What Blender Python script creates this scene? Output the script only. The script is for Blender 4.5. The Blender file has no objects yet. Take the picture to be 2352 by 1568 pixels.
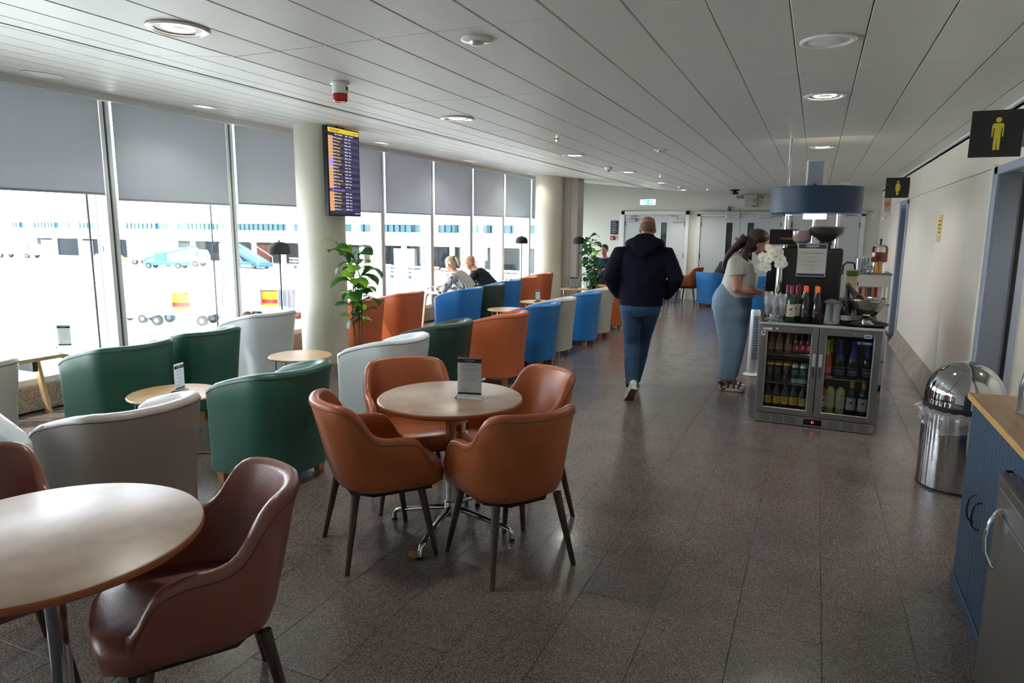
import bpy, bmesh, math, random
from mathutils import Vector, Matrix, Euler
random.seed(7)
C = bpy.context.scene.collection
SC = bpy.context.scene
R = math.radians
PI = math.pi

# ------------------------------------------------------------------ camera
cam = bpy.data.cameras.new('camera'); cam_o = bpy.data.objects.new('camera', cam); C.objects.link(cam_o)
cam.sensor_width = 36.0; cam.lens = 1560.0 / 2352 * 36.0; cam.clip_end = 600; cam.clip_start = 0.05
cam_o.matrix_world = (Matrix.Translation((0, 0, 1.65)) @ Matrix.Rotation(R(23.85), 4, 'Z') @
                      Matrix.Rotation(R(90 - 9.4), 4, 'X') @ Matrix.Rotation(R(0.52), 4, 'Z'))
SC.camera = cam_o

# ------------------------------------------------------------------ world, sun, exposure
W = bpy.data.worlds.new('sky'); SC.world = W; W.use_nodes = True
bgn = W.node_tree.nodes['Background']
bgn.inputs[0].default_value = (0.87, 0.94, 1.0, 1); bgn.inputs[1].default_value = 5.0
sun = bpy.data.lights.new('sun', 'SUN'); sun.energy = 9.5; sun.angle = R(1.0); sun.color = (1, 0.96, 0.9)
sun_o = bpy.data.objects.new('sun', sun); C.objects.link(sun_o)
sun_o.rotation_euler = Vector((-0.70, -0.55, 1.35)).to_track_quat('Z', 'Y').to_euler()
SC.view_settings.view_transform = 'Standard'; SC.view_settings.look = 'None'
SC.view_settings.gamma = 1.0; SC.view_settings.use_curve_mapping = False
SC.view_settings.exposure = 1.22
SC.cycles.use_denoising = True
SC.cycles.max_bounces = 10; SC.cycles.diffuse_bounces = 5; SC.cycles.glossy_bounces = 5
SC.cycles.transparent_max_bounces = 16; SC.cycles.transmission_bounces = 8
SC.cycles.sample_clamp_indirect = 6.0
SC.cycles.caustics_reflective = False; SC.cycles.caustics_refractive = False

# ------------------------------------------------------------------ materials
def lin(c):
    return c / 12.92 if c <= 0.04045 else ((c + 0.055) / 1.055) ** 2.4
def col(r, g, b):
    return (lin(r / 255), lin(g / 255), lin(b / 255), 1)
def shade(c, f):
    return (min(1, c[0] * f), min(1, c[1] * f), min(1, c[2] * f), 1)
M = {}
def mat(name, c, rough=0.5, metal=0.0, spec=0.5, trans=0.0, emit=None, es=0, bump=0, bscale=200, var=0, vscale=3, coat=0, ior=1.45, stretch=(1, 1, 1), sheen=0, alpha=1, coords='Object'):
    m = bpy.data.materials.new(name); m.use_nodes = True; nt = m.node_tree; N = nt.nodes; L = nt.links
    p = N['Principled BSDF']
    p.inputs['Base Color'].default_value = c; p.inputs['Roughness'].default_value = rough
    p.inputs['Metallic'].default_value = metal; p.inputs['Specular IOR Level'].default_value = spec
    p.inputs['Transmission Weight'].default_value = trans; p.inputs['IOR'].default_value = ior
    p.inputs['Coat Weight'].default_value = coat; p.inputs['Sheen Weight'].default_value = sheen
    p.inputs['Alpha'].default_value = alpha
    if emit: p.inputs['Emission Color'].default_value = emit; p.inputs['Emission Strength'].default_value = es
    if bump or var:
        tc = N.new('ShaderNodeTexCoord'); mp = N.new('ShaderNodeMapping'); L.new(tc.outputs[coords], mp.inputs[0])
        mp.inputs['Scale'].default_value = stretch
    if bump:
        n = N.new('ShaderNodeTexNoise'); n.inputs['Scale'].default_value = bscale; n.inputs['Detail'].default_value = 3
        b = N.new('ShaderNodeBump'); b.inputs['Strength'].default_value = bump; b.inputs['Distance'].default_value = 0.002
        L.new(mp.outputs[0], n.inputs['Vector']); L.new(n.outputs[0], b.inputs['Height']); L.new(b.outputs[0], p.inputs['Normal'])
    if var:
        n2 = N.new('ShaderNodeTexNoise'); n2.inputs['Scale'].default_value = vscale; n2.inputs['Detail'].default_value = 5
        rp = N.new('ShaderNodeValToRGB'); rp.color_ramp.elements[0].position = 0.3; rp.color_ramp.elements[1].position = 0.7
        rp.color_ramp.elements[0].color = shade(c, 1 - var); rp.color_ramp.elements[1].color = shade(c, 1 + var)
        L.new(mp.outputs[0], n2.inputs['Vector']); L.new(n2.outputs[0], rp.inputs[0]); L.new(rp.outputs[0], p.inputs['Base Color'])
    M[name] = m
    return m
def speckle(name, cols, scale, rough, tile_var=0.0, extra_scale=None):
    """granite / terrazzo: small cells of several colours over a mottled ground"""
    m = bpy.data.materials.new(name); m.use_nodes = True; N = m.node_tree.nodes; L = m.node_tree.links
    p = N['Principled BSDF']; p.inputs['Roughness'].default_value = rough
    tc = N.new('ShaderNodeNewGeometry')
    v = N.new('ShaderNodeTexVoronoi'); v.inputs['Scale'].default_value = scale; L.new(tc.outputs['Position'], v.inputs['Vector'])
    sp = N.new('ShaderNodeSeparateColor'); L.new(v.outputs['Color'], sp.inputs[0])
    rp = N.new('ShaderNodeValToRGB'); rp.color_ramp.interpolation = 'CONSTANT'
    e = rp.color_ramp.elements
    while len(e) < len(cols): e.new(0.5)
    for i, (pos, c) in enumerate(cols): e[i].position = pos; e[i].color = c
    L.new(sp.outputs[0], rp.inputs[0])
    n = N.new('ShaderNodeTexNoise'); n.inputs['Scale'].default_value = 2.2; n.inputs['Detail'].default_value = 6; L.new(tc.outputs['Position'], n.inputs['Vector'])
    mr = N.new('ShaderNodeMapRange'); mr.inputs[1].default_value = 0.3; mr.inputs[2].default_value = 0.7; mr.inputs[3].default_value = 0.86; mr.inputs[4].default_value = 1.12
    L.new(n.outputs[0], mr.inputs[0])
    oi = N.new('ShaderNodeObjectInfo'); mo = N.new('ShaderNodeMapRange'); mo.inputs[3].default_value = 1 - tile_var; mo.inputs[4].default_value = 1 + tile_var
    L.new(oi.outputs['Random'], mo.inputs[0])
    mu = N.new('ShaderNodeMath'); mu.operation = 'MULTIPLY'; L.new(mr.outputs[0], mu.inputs[0]); L.new(mo.outputs[0], mu.inputs[1])
    mx = N.new('ShaderNodeVectorMath'); mx.operation = 'SCALE'; L.new(rp.outputs[0], mx.inputs[0]); L.new(mu.outputs[0], mx.inputs['Scale'])
    L.new(mx.outputs[0], p.inputs['Base Color'])
    n3 = N.new('ShaderNodeTexNoise'); n3.inputs['Scale'].default_value = 5; n3.inputs['Detail'].default_value = 8; L.new(tc.outputs['Position'], n3.inputs['Vector'])
    m3 = N.new('ShaderNodeMapRange'); m3.inputs[1].default_value = 0.3; m3.inputs[2].default_value = 0.75; m3.inputs[3].default_value = rough * 0.75; m3.inputs[4].default_value = rough * 1.4
    L.new(n3.outputs[0], m3.inputs[0]); L.new(m3.outputs[0], p.inputs['Roughness'])
    M[name] = m
def wood(name, c1, c2, rough=0.4, scale=6, stretch=(1, 14, 1)):
    m = bpy.data.materials.new(name); m.use_nodes = True; N = m.node_tree.nodes; L = m.node_tree.links
    p = N['Principled BSDF']; p.inputs['Roughness'].default_value = rough
    tc = N.new('ShaderNodeTexCoord'); mp = N.new('ShaderNodeMapping'); mp.inputs['Scale'].default_value = stretch
    L.new(tc.outputs['Object'], mp.inputs[0])
    n = N.new('ShaderNodeTexNoise'); n.inputs['Scale'].default_value = scale; n.inputs['Detail'].default_value = 8; n.inputs['Distortion'].default_value = 0.6
    L.new(mp.outputs[0], n.inputs['Vector'])
    rp = N.new('ShaderNodeValToRGB'); rp.color_ramp.elements[0].position = 0.35; rp.color_ramp.elements[1].position = 0.65
    rp.color_ramp.elements[0].color = c1; rp.color_ramp.elements[1].color = c2
    L.new(n.outputs[0], rp.inputs[0]); L.new(rp.outputs[0], p.inputs['Base Color'])
    b = N.new('ShaderNodeBump'); b.inputs['Strength'].default_value = 0.15; b.inputs['Distance'].default_value = 0.001
    L.new(n.outputs[0], b.inputs['Height']); L.new(b.outputs[0], p.inputs['Normal'])
    M[name] = m
def clear(name, tint=(1, 1, 1, 1), refl=1.0, rough=0.0, haze=0.0, hazec=(0.8, 0.85, 0.9, 1)):
    """thin clear sheet: lets light straight through, mirrors by fresnel"""
    m = bpy.data.materials.new(name); m.use_nodes = True; N = m.node_tree.nodes; L = m.node_tree.links
    for n in list(N): N.remove(n)
    out = N.new('ShaderNodeOutputMaterial'); t = N.new('ShaderNodeBsdfTransparent'); t.inputs[0].default_value = tint
    g = N.new('ShaderNodeBsdfGlossy'); g.inputs['Roughness'].default_value = rough
    f = N.new('ShaderNodeFresnel'); f.inputs[0].default_value = 1.45
    mf = N.new('ShaderNodeMath'); mf.operation = 'MULTIPLY'; mf.inputs[1].default_value = refl; L.new(f.outputs[0], mf.inputs[0])
    ms = N.new('ShaderNodeMixShader'); L.new(mf.outputs[0], ms.inputs[0]); L.new(g.outputs[0], ms.inputs[2])
    if haze:
        d = N.new('ShaderNodeBsdfDiffuse'); d.inputs[0].default_value = hazec
        m2 = N.new('ShaderNodeMixShader'); m2.inputs[0].default_value = haze
        L.new(t.outputs[0], m2.inputs[1]); L.new(d.outputs[0], m2.inputs[2]); L.new(m2.outputs[0], ms.inputs[1])
    else:
        L.new(t.outputs[0], ms.inputs[1])
    L.new(ms.outputs[0], out.inputs[0]); M[name] = m
def fabric_blind(name, c, tr):
    m = bpy.data.materials.new(name); m.use_nodes = True; N = m.node_tree.nodes; L = m.node_tree.links
    for n in list(N): N.remove(n)
    out = N.new('ShaderNodeOutputMaterial'); d = N.new('ShaderNodeBsdfDiffuse'); d.inputs[0].default_value = c
    t = N.new('ShaderNodeBsdfTranslucent'); t.inputs[0].default_value = (tr, tr, tr * 1.03, 1)
    a = N.new('ShaderNodeAddShader'); L.new(d.outputs[0], a.inputs[0]); L.new(t.outputs[0], a.inputs[1]); L.new(a.outputs[0], out.inputs[0])
    M[name] = m

speckle('granite', [(0, col(62, 57, 56)), (.22, col(94, 84, 80)), (.5, col(116, 104, 98)), (.78, col(142, 132, 126)), (.95, col(84, 60, 52))], 330, 0.20, 0.035)
speckle('granite_pale', [(0, col(110, 100, 92)), (.2, col(150, 140, 130)), (.5, col(176, 166, 154)), (.8, col(196, 186, 172))], 160, 0.5)
speckle('granite_skirt', [(0, col(120, 108, 98)), (.25, col(146, 132, 120)), (.6, col(164, 150, 138)), (.9, col(128, 108, 94))], 200, 0.45)
mat('grout', col(52, 48, 46), 0.8)
mat('ceiling_white', col(204, 205, 199), 0.42, bump=0.08, bscale=6)
mat('ceiling_gap', col(96, 98, 96), 0.9)
mat('wall_white', col(216, 217, 208), 0.55, bump=0.05, bscale=60)
mat('panel_cream', col(226, 217, 206), 0.36, bump=0.02, bscale=8)
mat('joint', col(150, 146, 138), 0.7)
mat('frame_white', col(226, 230, 230), 0.4)
mat('frame_bluegrey', col(150, 158, 176), 0.45)
mat('reveal_grey', col(112, 120, 132), 0.5)
mat('door_white', col(206, 212, 214), 0.45)
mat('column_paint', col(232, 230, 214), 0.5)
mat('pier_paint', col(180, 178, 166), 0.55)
mat('aluminium', col(190, 194, 192), 0.35, metal=0.6)
mat('alu_white', col(216, 220, 220), 0.4)
mat('steel', col(170, 172, 172), 0.28, metal=1, bump=0.25, bscale=60, stretch=(1, 1, 30))
mat('steel_brushed', col(150, 150, 148), 0.32, metal=1, bump=0.2, bscale=40, stretch=(1, 30, 1))
mat('steel_dark', col(96, 98, 100), 0.4, metal=0.8)  # darker steel tone for liners, hinges, gaps and small fittings
mat('chrome', col(205, 208, 212), 0.08, metal=1)
mat('mirror_steel', col(190, 190, 192), 0.06, metal=1)
mat('hammered', col(196, 194, 188), 0.14, metal=1, bump=0.7, bscale=70)
mat('black', col(20, 20, 22), 0.4)
mat('black_matte', col(26, 27, 29), 0.75)
mat('black_gloss', col(14, 15, 18), 0.22)
mat('rubber', col(28, 28, 28), 0.7)
mat('dark_gap', col(12, 12, 14), 0.9)
mat('white_plastic', col(226, 228, 226), 0.35)
mat('white_gloss', col(236, 238, 236), 0.15)
mat('red_plastic', col(200, 20, 30), 0.25, trans=0.2)
mat('amber_plastic', col(225, 100, 30), 0.3)
mat('leather_brown', col(160, 88, 52), 0.34, bump=0.25, bscale=160, var=0.18, vscale=5)
mat('leather_maroon', col(126, 76, 66), 0.32, bump=0.3, bscale=170, var=0.12, vscale=5)
mat('leather_green', col(46, 94, 80), 0.36, bump=0.12, bscale=180)
mat('leather_bottle', col(38, 62, 52), 0.38, bump=0.12, bscale=180)
mat('leather_grey', col(184, 182, 174), 0.36, bump=0.12, bscale=180)
mat('leather_taupe', col(158, 150, 144), 0.36, bump=0.12, bscale=180)
mat('leather_white', col(214, 222, 226), 0.36, bump=0.12, bscale=180)
mat('leather_blue', col(34, 118, 188), 0.42, bump=0.12, bscale=180)
mat('leather_orange', col(196, 104, 62), 0.4, bump=0.12, bscale=180)
mat('seam_dark', col(60, 52, 46), 0.7)
wood('dark_wood', col(52, 40, 34), col(78, 60, 48), 0.35, 5, (8, 8, 1))
wood('oak', col(190, 148, 96), col(210, 172, 120), 0.32, 5, (1, 16, 1))
wood('oak_leg', col(186, 132, 80), col(206, 154, 98), 0.4, 5, (10, 10, 1))
wood('oak_counter', col(158, 122, 86), col(184, 148, 108), 0.3, 4, (14, 1, 1))
wood('oak_edge', col(196, 148, 84), col(220, 178, 112), 0.4, 6, (10, 1, 10))
wood('plywood', col(206, 172, 124), col(222, 190, 146), 0.4, 6, (1, 10, 1))
mat('laminate', col(172, 148, 130), 0.36, bump=0.12, bscale=120, var=0.16, vscale=9)
mat('laminate_edge', col(150, 84, 56), 0.35)
mat('navy_paint', col(50, 72, 96), 0.5, bump=0.05, bscale=90)
mat('navy_dark', col(30, 48, 78), 0.42)
mat('drum_navy', col(36, 62, 92), 0.38)
mat('blue_panel', col(96, 120, 160), 0.45)
mat('paper', col(236, 236, 232), 0.7)
mat('paper_cream', col(216, 206, 186), 0.8)
mat('print_navy', col(44, 50, 72), 0.6)
mat('print_grey', col(120, 122, 126), 0.7)
mat('print_black', col(30, 30, 34), 0.7)
mat('print_white', col(240, 240, 240), 0.6)
mat('sign_black', col(34, 34, 36), 0.45)
mat('sign_yellow', col(222, 204, 60), 0.5)
mat('notice_yellow', col(226, 190, 60), 0.6)
fabric_blind('blind', col(150, 156, 162), 0.17)
clear('window_glass', (0.955, 0.97, 0.975, 1), 0.7)
clear('door_glass', (0.75, 0.85, 0.88, 1), 1.0)
clear('fridge_glass', (0.88, 0.91, 0.92, 1), 0.6)
clear('acrylic', (0.93, 0.96, 0.97, 1), 1.2, haze=0.02)
clear('clear_plastic', (0.86, 0.9, 0.93, 1), 1.6, rough=0.05, haze=0.16, hazec=(0.9, 0.93, 0.96, 1))
clear('bin_bag', (0.9, 0.93, 0.95, 1), 1.5, rough=0.12, haze=0.22, hazec=(0.9, 0.92, 0.93, 1))
clear('jar_glass', (0.93, 0.95, 0.95, 1), 1.3)
mat('lamp_glow', (1, 0.95, 0.88, 1), 0.5, emit=(1, 0.93, 0.84, 1), es=14)
mat('lamp_ring', (1, 0.95, 0.9, 1), 0.5, emit=(1, 0.93, 0.86, 1), es=9)
mat('skin', col(206, 152, 126), 0.5, bump=0.05, bscale=120)
mat('skin_tan', col(184, 124, 96), 0.5)
mat('scalp', col(158, 118, 96), 0.55)
mat('hoodie_navy', col(17, 21, 38), 0.9, spec=0.2, bump=0.6, bscale=14)
mat('jeans', col(40, 68, 98), 0.8, bump=0.6, bscale=16, var=0.12, vscale=6)
mat('tee_black', col(26, 27, 30), 0.85, bump=0.4, bscale=20)
mat('tee_navy', col(40, 54, 92), 0.85, bump=0.4, bscale=20)
mat('lace_white', col(222, 218, 206), 0.85, bump=1.0, bscale=60)
mat('trouser_blue', col(130, 154, 174), 0.8, bump=0.7, bscale=22, stretch=(1, 1, .25))
mat('hair_brown', col(62, 44, 36), 0.5, bump=0.8, bscale=60, stretch=(3, 3, .4))
mat('hair_blonde', col(196, 176, 140), 0.5, bump=0.8, bscale=60, stretch=(3, 3, .6))
mat('hair_dark', col(48, 38, 32), 0.6, bump=0.6, bscale=80)
mat('shoe_white', col(208, 208, 198), 0.6)
mat('sole_brown', col(112, 90, 76), 0.7)
mat('sandal_navy', col(30, 38, 62), 0.7)
mat('eye_white', col(230, 228, 224), 0.3)
mat('lips', col(170, 96, 88), 0.5)
mat('leaf_dark', col(34, 78, 46), 0.32, var=0.3, vscale=9)
mat('leaf_light', col(96, 150, 44), 0.35, var=0.2, vscale=9)
mat('bark', col(112, 94, 76), 0.8, bump=0.5, bscale=60)
mat('pot_grey', col(110, 112, 114), 0.6)
mat('soil', col(50, 38, 30), 0.95)
mat('petal', col(240, 240, 234), 0.5)
mat('petal_heart', col(226, 214, 130), 0.5)
mat('stem_green', col(96, 122, 60), 0.5)
mat('apron', col(196, 198, 196), 0.85, var=0.05, vscale=0.1)
mat('facade_white', col(232, 236, 238), 0.6)
mat('facade_glass', col(56, 96, 106), 0.15)
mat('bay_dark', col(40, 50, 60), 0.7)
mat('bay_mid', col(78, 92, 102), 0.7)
mat('vehicle_white', col(230, 234, 236), 0.4)
mat('vehicle_blue', col(36, 104, 160), 0.4)
mat('cart_grey', col(84, 100, 112), 0.5)
mat('cargo_yellow', col(246, 176, 20), 0.5)
mat('cargo_red', col(206, 30, 40), 0.5)
mat('chock_yellow', col(230, 200, 50), 0.5)
mat('brick_red', col(150, 70, 60), 0.7)

def thin(name, c, tr, rough=.5):
    """paper or leaf: part of the light comes through from behind"""
    m = M[name]; N = m.node_tree.nodes; L = m.node_tree.links; p = N['Principled BSDF']; out = N['Material Output']
    t = N.new('ShaderNodeBsdfTranslucent'); t.inputs[0].default_value = c; x = N.new('ShaderNodeMixShader'); x.inputs[0].default_value = tr
    L.new(p.outputs[0], x.inputs[1]); L.new(t.outputs[0], x.inputs[2]); L.new(x.outputs[0], out.inputs[0])
thin('paper', col(250, 250, 248), .5); thin('paper_cream', col(240, 230, 210), .4)
thin('leaf_dark', col(70, 140, 60), .3); thin('leaf_light', col(170, 220, 70), .45); thin('petal', col(250, 250, 245), .4)
# ------------------------------------------------------------------ helpers
def finish(bm, smooth=True, ang=0.6):
    bmesh.ops.recalc_face_normals(bm, faces=bm.faces)
    if smooth:
        for f in bm.faces: f.smooth = True
        for e in bm.edges:
            if len(e.link_faces) == 2 and e.calc_face_angle(0) > ang: e.smooth = False
def obj(name, bm, m, parent=None, loc=None, rot=None, smooth=True, recalc=True):
    if isinstance(bm, bpy.types.Mesh): me = bm
    else:
        if recalc: finish(bm, smooth)
        me = bpy.data.meshes.new(name); bm.to_mesh(me); bm.free()
        for q in (m if isinstance(m, (list, tuple)) else [m]): me.materials.append(M[q])
    o = bpy.data.objects.new(name, me); C.objects.link(o)
    if parent: o.parent = parent
    if loc: o.location = loc
    if rot: o.rotation_euler = rot
    return o
def tag(o, label=None, cat=None, group=None, kind=None):
    if label: o['label'] = label
    if cat: o['category'] = cat
    if group: o['group'] = group
    if kind: o['kind'] = kind
    return o
def thing(name, label, cat, loc=(0, 0, 0), rotz=0, group=None, kind=None):
    o = bpy.data.objects.new(name, None); C.objects.link(o); o.empty_display_size = 0.1
    o.location = loc; o.rotation_euler = (0, 0, rotz)
    return tag(o, label, cat, group, kind)
def struct(name, bm, m, loc=None, smooth=False):
    o = obj(name, bm, m, None, loc, smooth=smooth); o['kind'] = 'structure'; return o
def dup(root, loc, rotz=None, label=None, group=None, rot=None):
    r = root.copy(); C.objects.link(r); r.location = loc
    if rotz is not None: r.rotation_euler = (0, 0, rotz)
    if rot is not None: r.rotation_euler = rot
    if label: r['label'] = label
    if group: r['group'] = group
    for ch in list(root.children):
        c = ch.copy(); C.objects.link(c); c.parent = r
        for g in list(ch.children):
            d = g.copy(); C.objects.link(d); d.parent = c
    return r
def B(): return bmesh.new()
def box(bm, x0, x1, y0, y1, z0, z1, bev=0, mi=0, seg=1):
    r = bmesh.ops.create_cube(bm, size=1)
    vs = r['verts']
    for v in vs: v.co = Vector(((x0 + x1) / 2 + v.co.x * (x1 - x0), (y0 + y1) / 2 + v.co.y * (y1 - y0), (z0 + z1) / 2 + v.co.z * (z1 - z0)))
    fs = list({f for v in vs for f in v.link_faces})
    for f in fs: f.material_index = mi
    if bev:
        es = list({e for v in vs for e in v.link_edges})
        res = bmesh.ops.bevel(bm, geom=es, offset=bev, segments=seg, affect='EDGES', profile=0.5)
        for f in res['faces']: f.material_index = mi
    return bm
def cyl(bm, x, y, z0, z1, r0, r1=None, n=20, mi=0, caps=True):
    r1 = r0 if r1 is None else r1
    return lathe(bm, [(r0, z0), (r1, z1)], n, (x, y, 0), mi, caps)
def lathe(bm, prof, n=24, at=(0, 0, 0), mi=0, caps=True, a0=0, a1=2 * PI):
    full = abs(a1 - a0 - 2 * PI) < 1e-6
    k = n if full else n + 1
    rings = []
    for r, z in prof:
        rings.append([bm.verts.new((at[0] + r * math.cos(a0 + (a1 - a0) * i / n), at[1] + r * math.sin(a0 + (a1 - a0) * i / n), at[2] + z)) for i in range(k)])
    for a, b in zip(rings[:-1], rings[1:]):
        for i in range(n):
            j = (i + 1) % k
            f = bm.faces.new((a[i], a[j], b[j], b[i])); f.material_index = mi
    if caps and full:
        for rg, rev in ((rings[0], True), (rings[-1], False)):
            if prof[0 if rev else -1][0] > 1e-5:
                f = bm.faces.new(rg[::-1] if rev else rg); f.material_index = mi
    return bm
def frames(pts):
    ts = []
    for i in range(len(pts)):
        a = pts[max(0, i - 1)]; b = pts[min(len(pts) - 1, i + 1)]
        ts.append((Vector(b) - Vector(a)).normalized())
    return ts
def tube(bm, pts, r, n=8, closed=False, mi=0, caps=True):
    pts = [Vector(p) for p in pts]; ts = frames(pts)
    if closed:
        ts = [(pts[(i + 1) % len(pts)] - pts[i - 1]).normalized() for i in range(len(pts))]
    up = Vector((0, 0, 1)) if abs(ts[0].z) < 0.9 else Vector((1, 0, 0))
    s = ts[0].cross(up).normalized(); rings = []
    for i, (p, t) in enumerate(zip(pts, ts)):
        s = (s - t * s.dot(t)).normalized(); u = t.cross(s)
        rr = r[i] if isinstance(r, (list, tuple)) else r
        rings.append([bm.verts.new(p + s * rr * math.cos(2 * PI * k / n) + u * rr * math.sin(2 * PI * k / n)) for k in range(n)])
    prs = list(zip(rings[:-1], rings[1:])) + ([(rings[-1], rings[0])] if closed else [])
    for a, b in prs:
        for k in range(n):
            j = (k + 1) % n; f = bm.faces.new((a[k], a[j], b[j], b[k])); f.material_index = mi
    if caps and not closed:
        bm.faces.new(rings[0][::-1]).material_index = mi; bm.faces.new(rings[-1]).material_index = mi
    return bm
def loft(bm, pts, rads, side=(1, 0, 0), n=16, mi=0):
    """elliptical sections along a path; rads = (half width along side, half depth)"""
    pts = [Vector(p) for p in pts]; ts = frames(pts); side = Vector(side); rings = []
    for p, t, (a, b) in zip(pts, ts, rads):
        s = side - t * side.dot(t)
        if s.length < 1e-3: s = Vector((0, 1, 0)) - t * t.y
        s.normalize(); u = t.cross(s)
        rings.append([bm.verts.new(p + s * a * math.cos(2 * PI * k / n) + u * b * math.sin(2 * PI * k / n)) for k in range(n)])
    for a, b in zip(rings[:-1], rings[1:]):
        for k in range(n):
            j = (k + 1) % n; bm.faces.new((a[k], a[j], b[j], b[k])).material_index = mi
    bm.faces.new(rings[0][::-1]).material_index = mi; bm.faces.new(rings[-1]).material_index = mi
    return bm
def ball(bm, c, r, rot=None, n=14):
    m = Matrix.Translation(c) @ (rot.to_4x4() if rot else Matrix()) @ Matrix.Diagonal((r[0], r[1], r[2], 1)) if not isinstance(r, (int, float)) else Matrix.Translation(c) @ Matrix.Diagonal((r, r, r, 1))
    bmesh.ops.create_uvsphere(bm, u_segments=n, v_segments=max(6, n * 2 // 3), radius=1, matrix=m)
    return bm
def poly(bm, pts, z0, z1, axis='z', mi=0):
    """prism from a 2D outline"""
    def P(a, b, c):
        return {'z': (a, b, c), 'y': (a, c, b), 'x': (c, a, b)}[axis]
    lo = [bm.verts.new(P(a, b, z0)) for a, b in pts]; hi = [bm.verts.new(P(a, b, z1)) for a, b in pts]
    bm.faces.new(lo[::-1]).material_index = mi; bm.faces.new(hi).material_index = mi
    for i in range(len(pts)):
        j = (i + 1) % len(pts); bm.faces.new((lo[i], lo[j], hi[j], hi[i])).material_index = mi
    return bm
def arc(cx, cy, r, a0, a1, n):
    return [(cx + r * math.cos(R(a0 + (a1 - a0) * i / n)), cy + r * math.sin(R(a0 + (a1 - a0) * i / n))) for i in range(n + 1)]
def rrect(x0, x1, y0, y1, r, n=4):
    return arc(x1 - r, y1 - r, r, 0, 90, n) + arc(x0 + r, y1 - r, r, 90, 180, n) + arc(x0 + r, y0 + r, r, 180, 270, n) + arc(x1 - r, y0 + r, r, 270, 360, n)
def interp(xs, ys, x):
    if x <= xs[0]: return ys[0]
    for i in range(len(xs) - 1):
        if x <= xs[i + 1]:
            t = (x - xs[i]) / (xs[i + 1] - xs[i]); t = t * t * (3 - 2 * t) if False else t
            return ys[i] + (ys[i + 1] - ys[i]) * t
    return ys[-1]
def text(s, size, m, parent, loc, rot, name='lettering', align='CENTER', space=1.0, ext=0.0006, font_scale=1.0, char=1.0):
    cu = bpy.data.curves.new(name, 'FONT'); cu.body = s; cu.size = size; cu.align_x = align; cu.align_y = 'CENTER'
    cu.space_line = space; cu.extrude = ext; cu.space_character = char; cu.resolution_u = 2
    t = bpy.data.objects.new('tmp', cu); C.objects.link(t)
    dg = bpy.context.evaluated_depsgraph_get(); me = bpy.data.meshes.new_from_object(t.evaluated_get(dg))
    C.objects.unlink(t); bpy.data.objects.remove(t)
    me.materials.clear(); me.materials.append(M[m])
    return obj(name, me, m, parent, loc, rot)
def remesh(name, bm, m, parent, voxel=0.01, smooth=4, disp=0):
    me = bpy.data.meshes.new(name); bmesh.ops.recalc_face_normals(bm, faces=bm.faces); bm.to_mesh(me); bm.free()
    t = bpy.data.objects.new('tmp', me); C.objects.link(t)
    md = t.modifiers.new('r', 'REMESH'); md.mode = 'VOXEL'; md.voxel_size = voxel
    if smooth:
        s = t.modifiers.new('s', 'SMOOTH'); s.iterations = smooth; s.factor = 0.5
    if disp:
        tx = bpy.data.textures.new('cl', 'CLOUDS'); tx.noise_scale = 0.09; tx.noise_depth = 2
        d = t.modifiers.new('d', 'DISPLACE'); d.texture = tx; d.strength = disp; d.mid_level = 0.5
    dg = bpy.context.evaluated_depsgraph_get(); out = bpy.data.meshes.new_from_object(t.evaluated_get(dg))
    C.objects.unlink(t); bpy.data.objects.remove(t)
    out.materials.clear(); out.materials.append(M[m])
    for p in out.polygons: p.use_smooth = True
    return obj(name, out, m, parent)
ORD3 = ['leftmost', 'middle', 'rightmost']
ORD5 = ['leftmost', 'second from the left', 'middle', 'second from the right', 'rightmost']

# ================================================================== SETTING
XW, XL, YF, YB = 1.20, -6.30, 16.7, -2.6
ZC = 2.54
# ---- floor: slab, then stone tiles laid on it
struct('floor', box(B(), XL - 0.3, XW + 1.6, YB, YF + 0.2, -0.30, -0.006), 'grout')
floor_o = bpy.data.objects['floor']
TW, TL = 0.338, 0.676
tile_me = bpy.data.meshes.new('floor_tile')
tb = B(); box(tb, -TW / 2 + .0011, TW / 2 - .0011, -TL / 2 + .0011, TL / 2 - .0011, -0.006, 0.0, 0.0008); tb.to_mesh(tile_me); tb.free(); tile_me.materials.append(M['granite'])
cells = []
for i in range(-19, 4):
    for j in range(-4, 26):
        x = 0.14 - TW / 2 + TW * i; y = 4.16 + TL * j + (TL / 2 if i % 2 else 0) - TL / 2
        if x + TW / 2 > XW + 0.12 or x - TW / 2 < XL - 0.05 or y > YF: continue
        dep = -x * 0.404 + y * 0.915; lat = x * 0.915 + y * 0.404
        vis = dep > 0.9 and abs(lat) < dep * 0.80 + 0.3
        cells.append((0 if vis else 1, math.hypot(x, y), x, y))
cells.sort()
for k, (v, d, x, y) in enumerate(cells[:296]):
    o = obj('floor_tile', tile_me, 'granite', floor_o, (x, y, 0))
sb = B()
for v, d, x, y in cells[296:]:
    box(sb, x - TW / 2 + .0011, x + TW / 2 - .0011, y - TL / 2 + .0011, y + TL / 2 - .0011, -0.006, 0)
o = obj('far_floor_tiles', sb, 'granite', floor_o); o['kind'] = 'stuff'
# recess floors of the two toilet lobbies
struct('floor_lobby', box(B(), XW + 0.02, XW + 1.5, 4.5, 6.2, -0.006, 0.0), 'granite')

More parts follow.
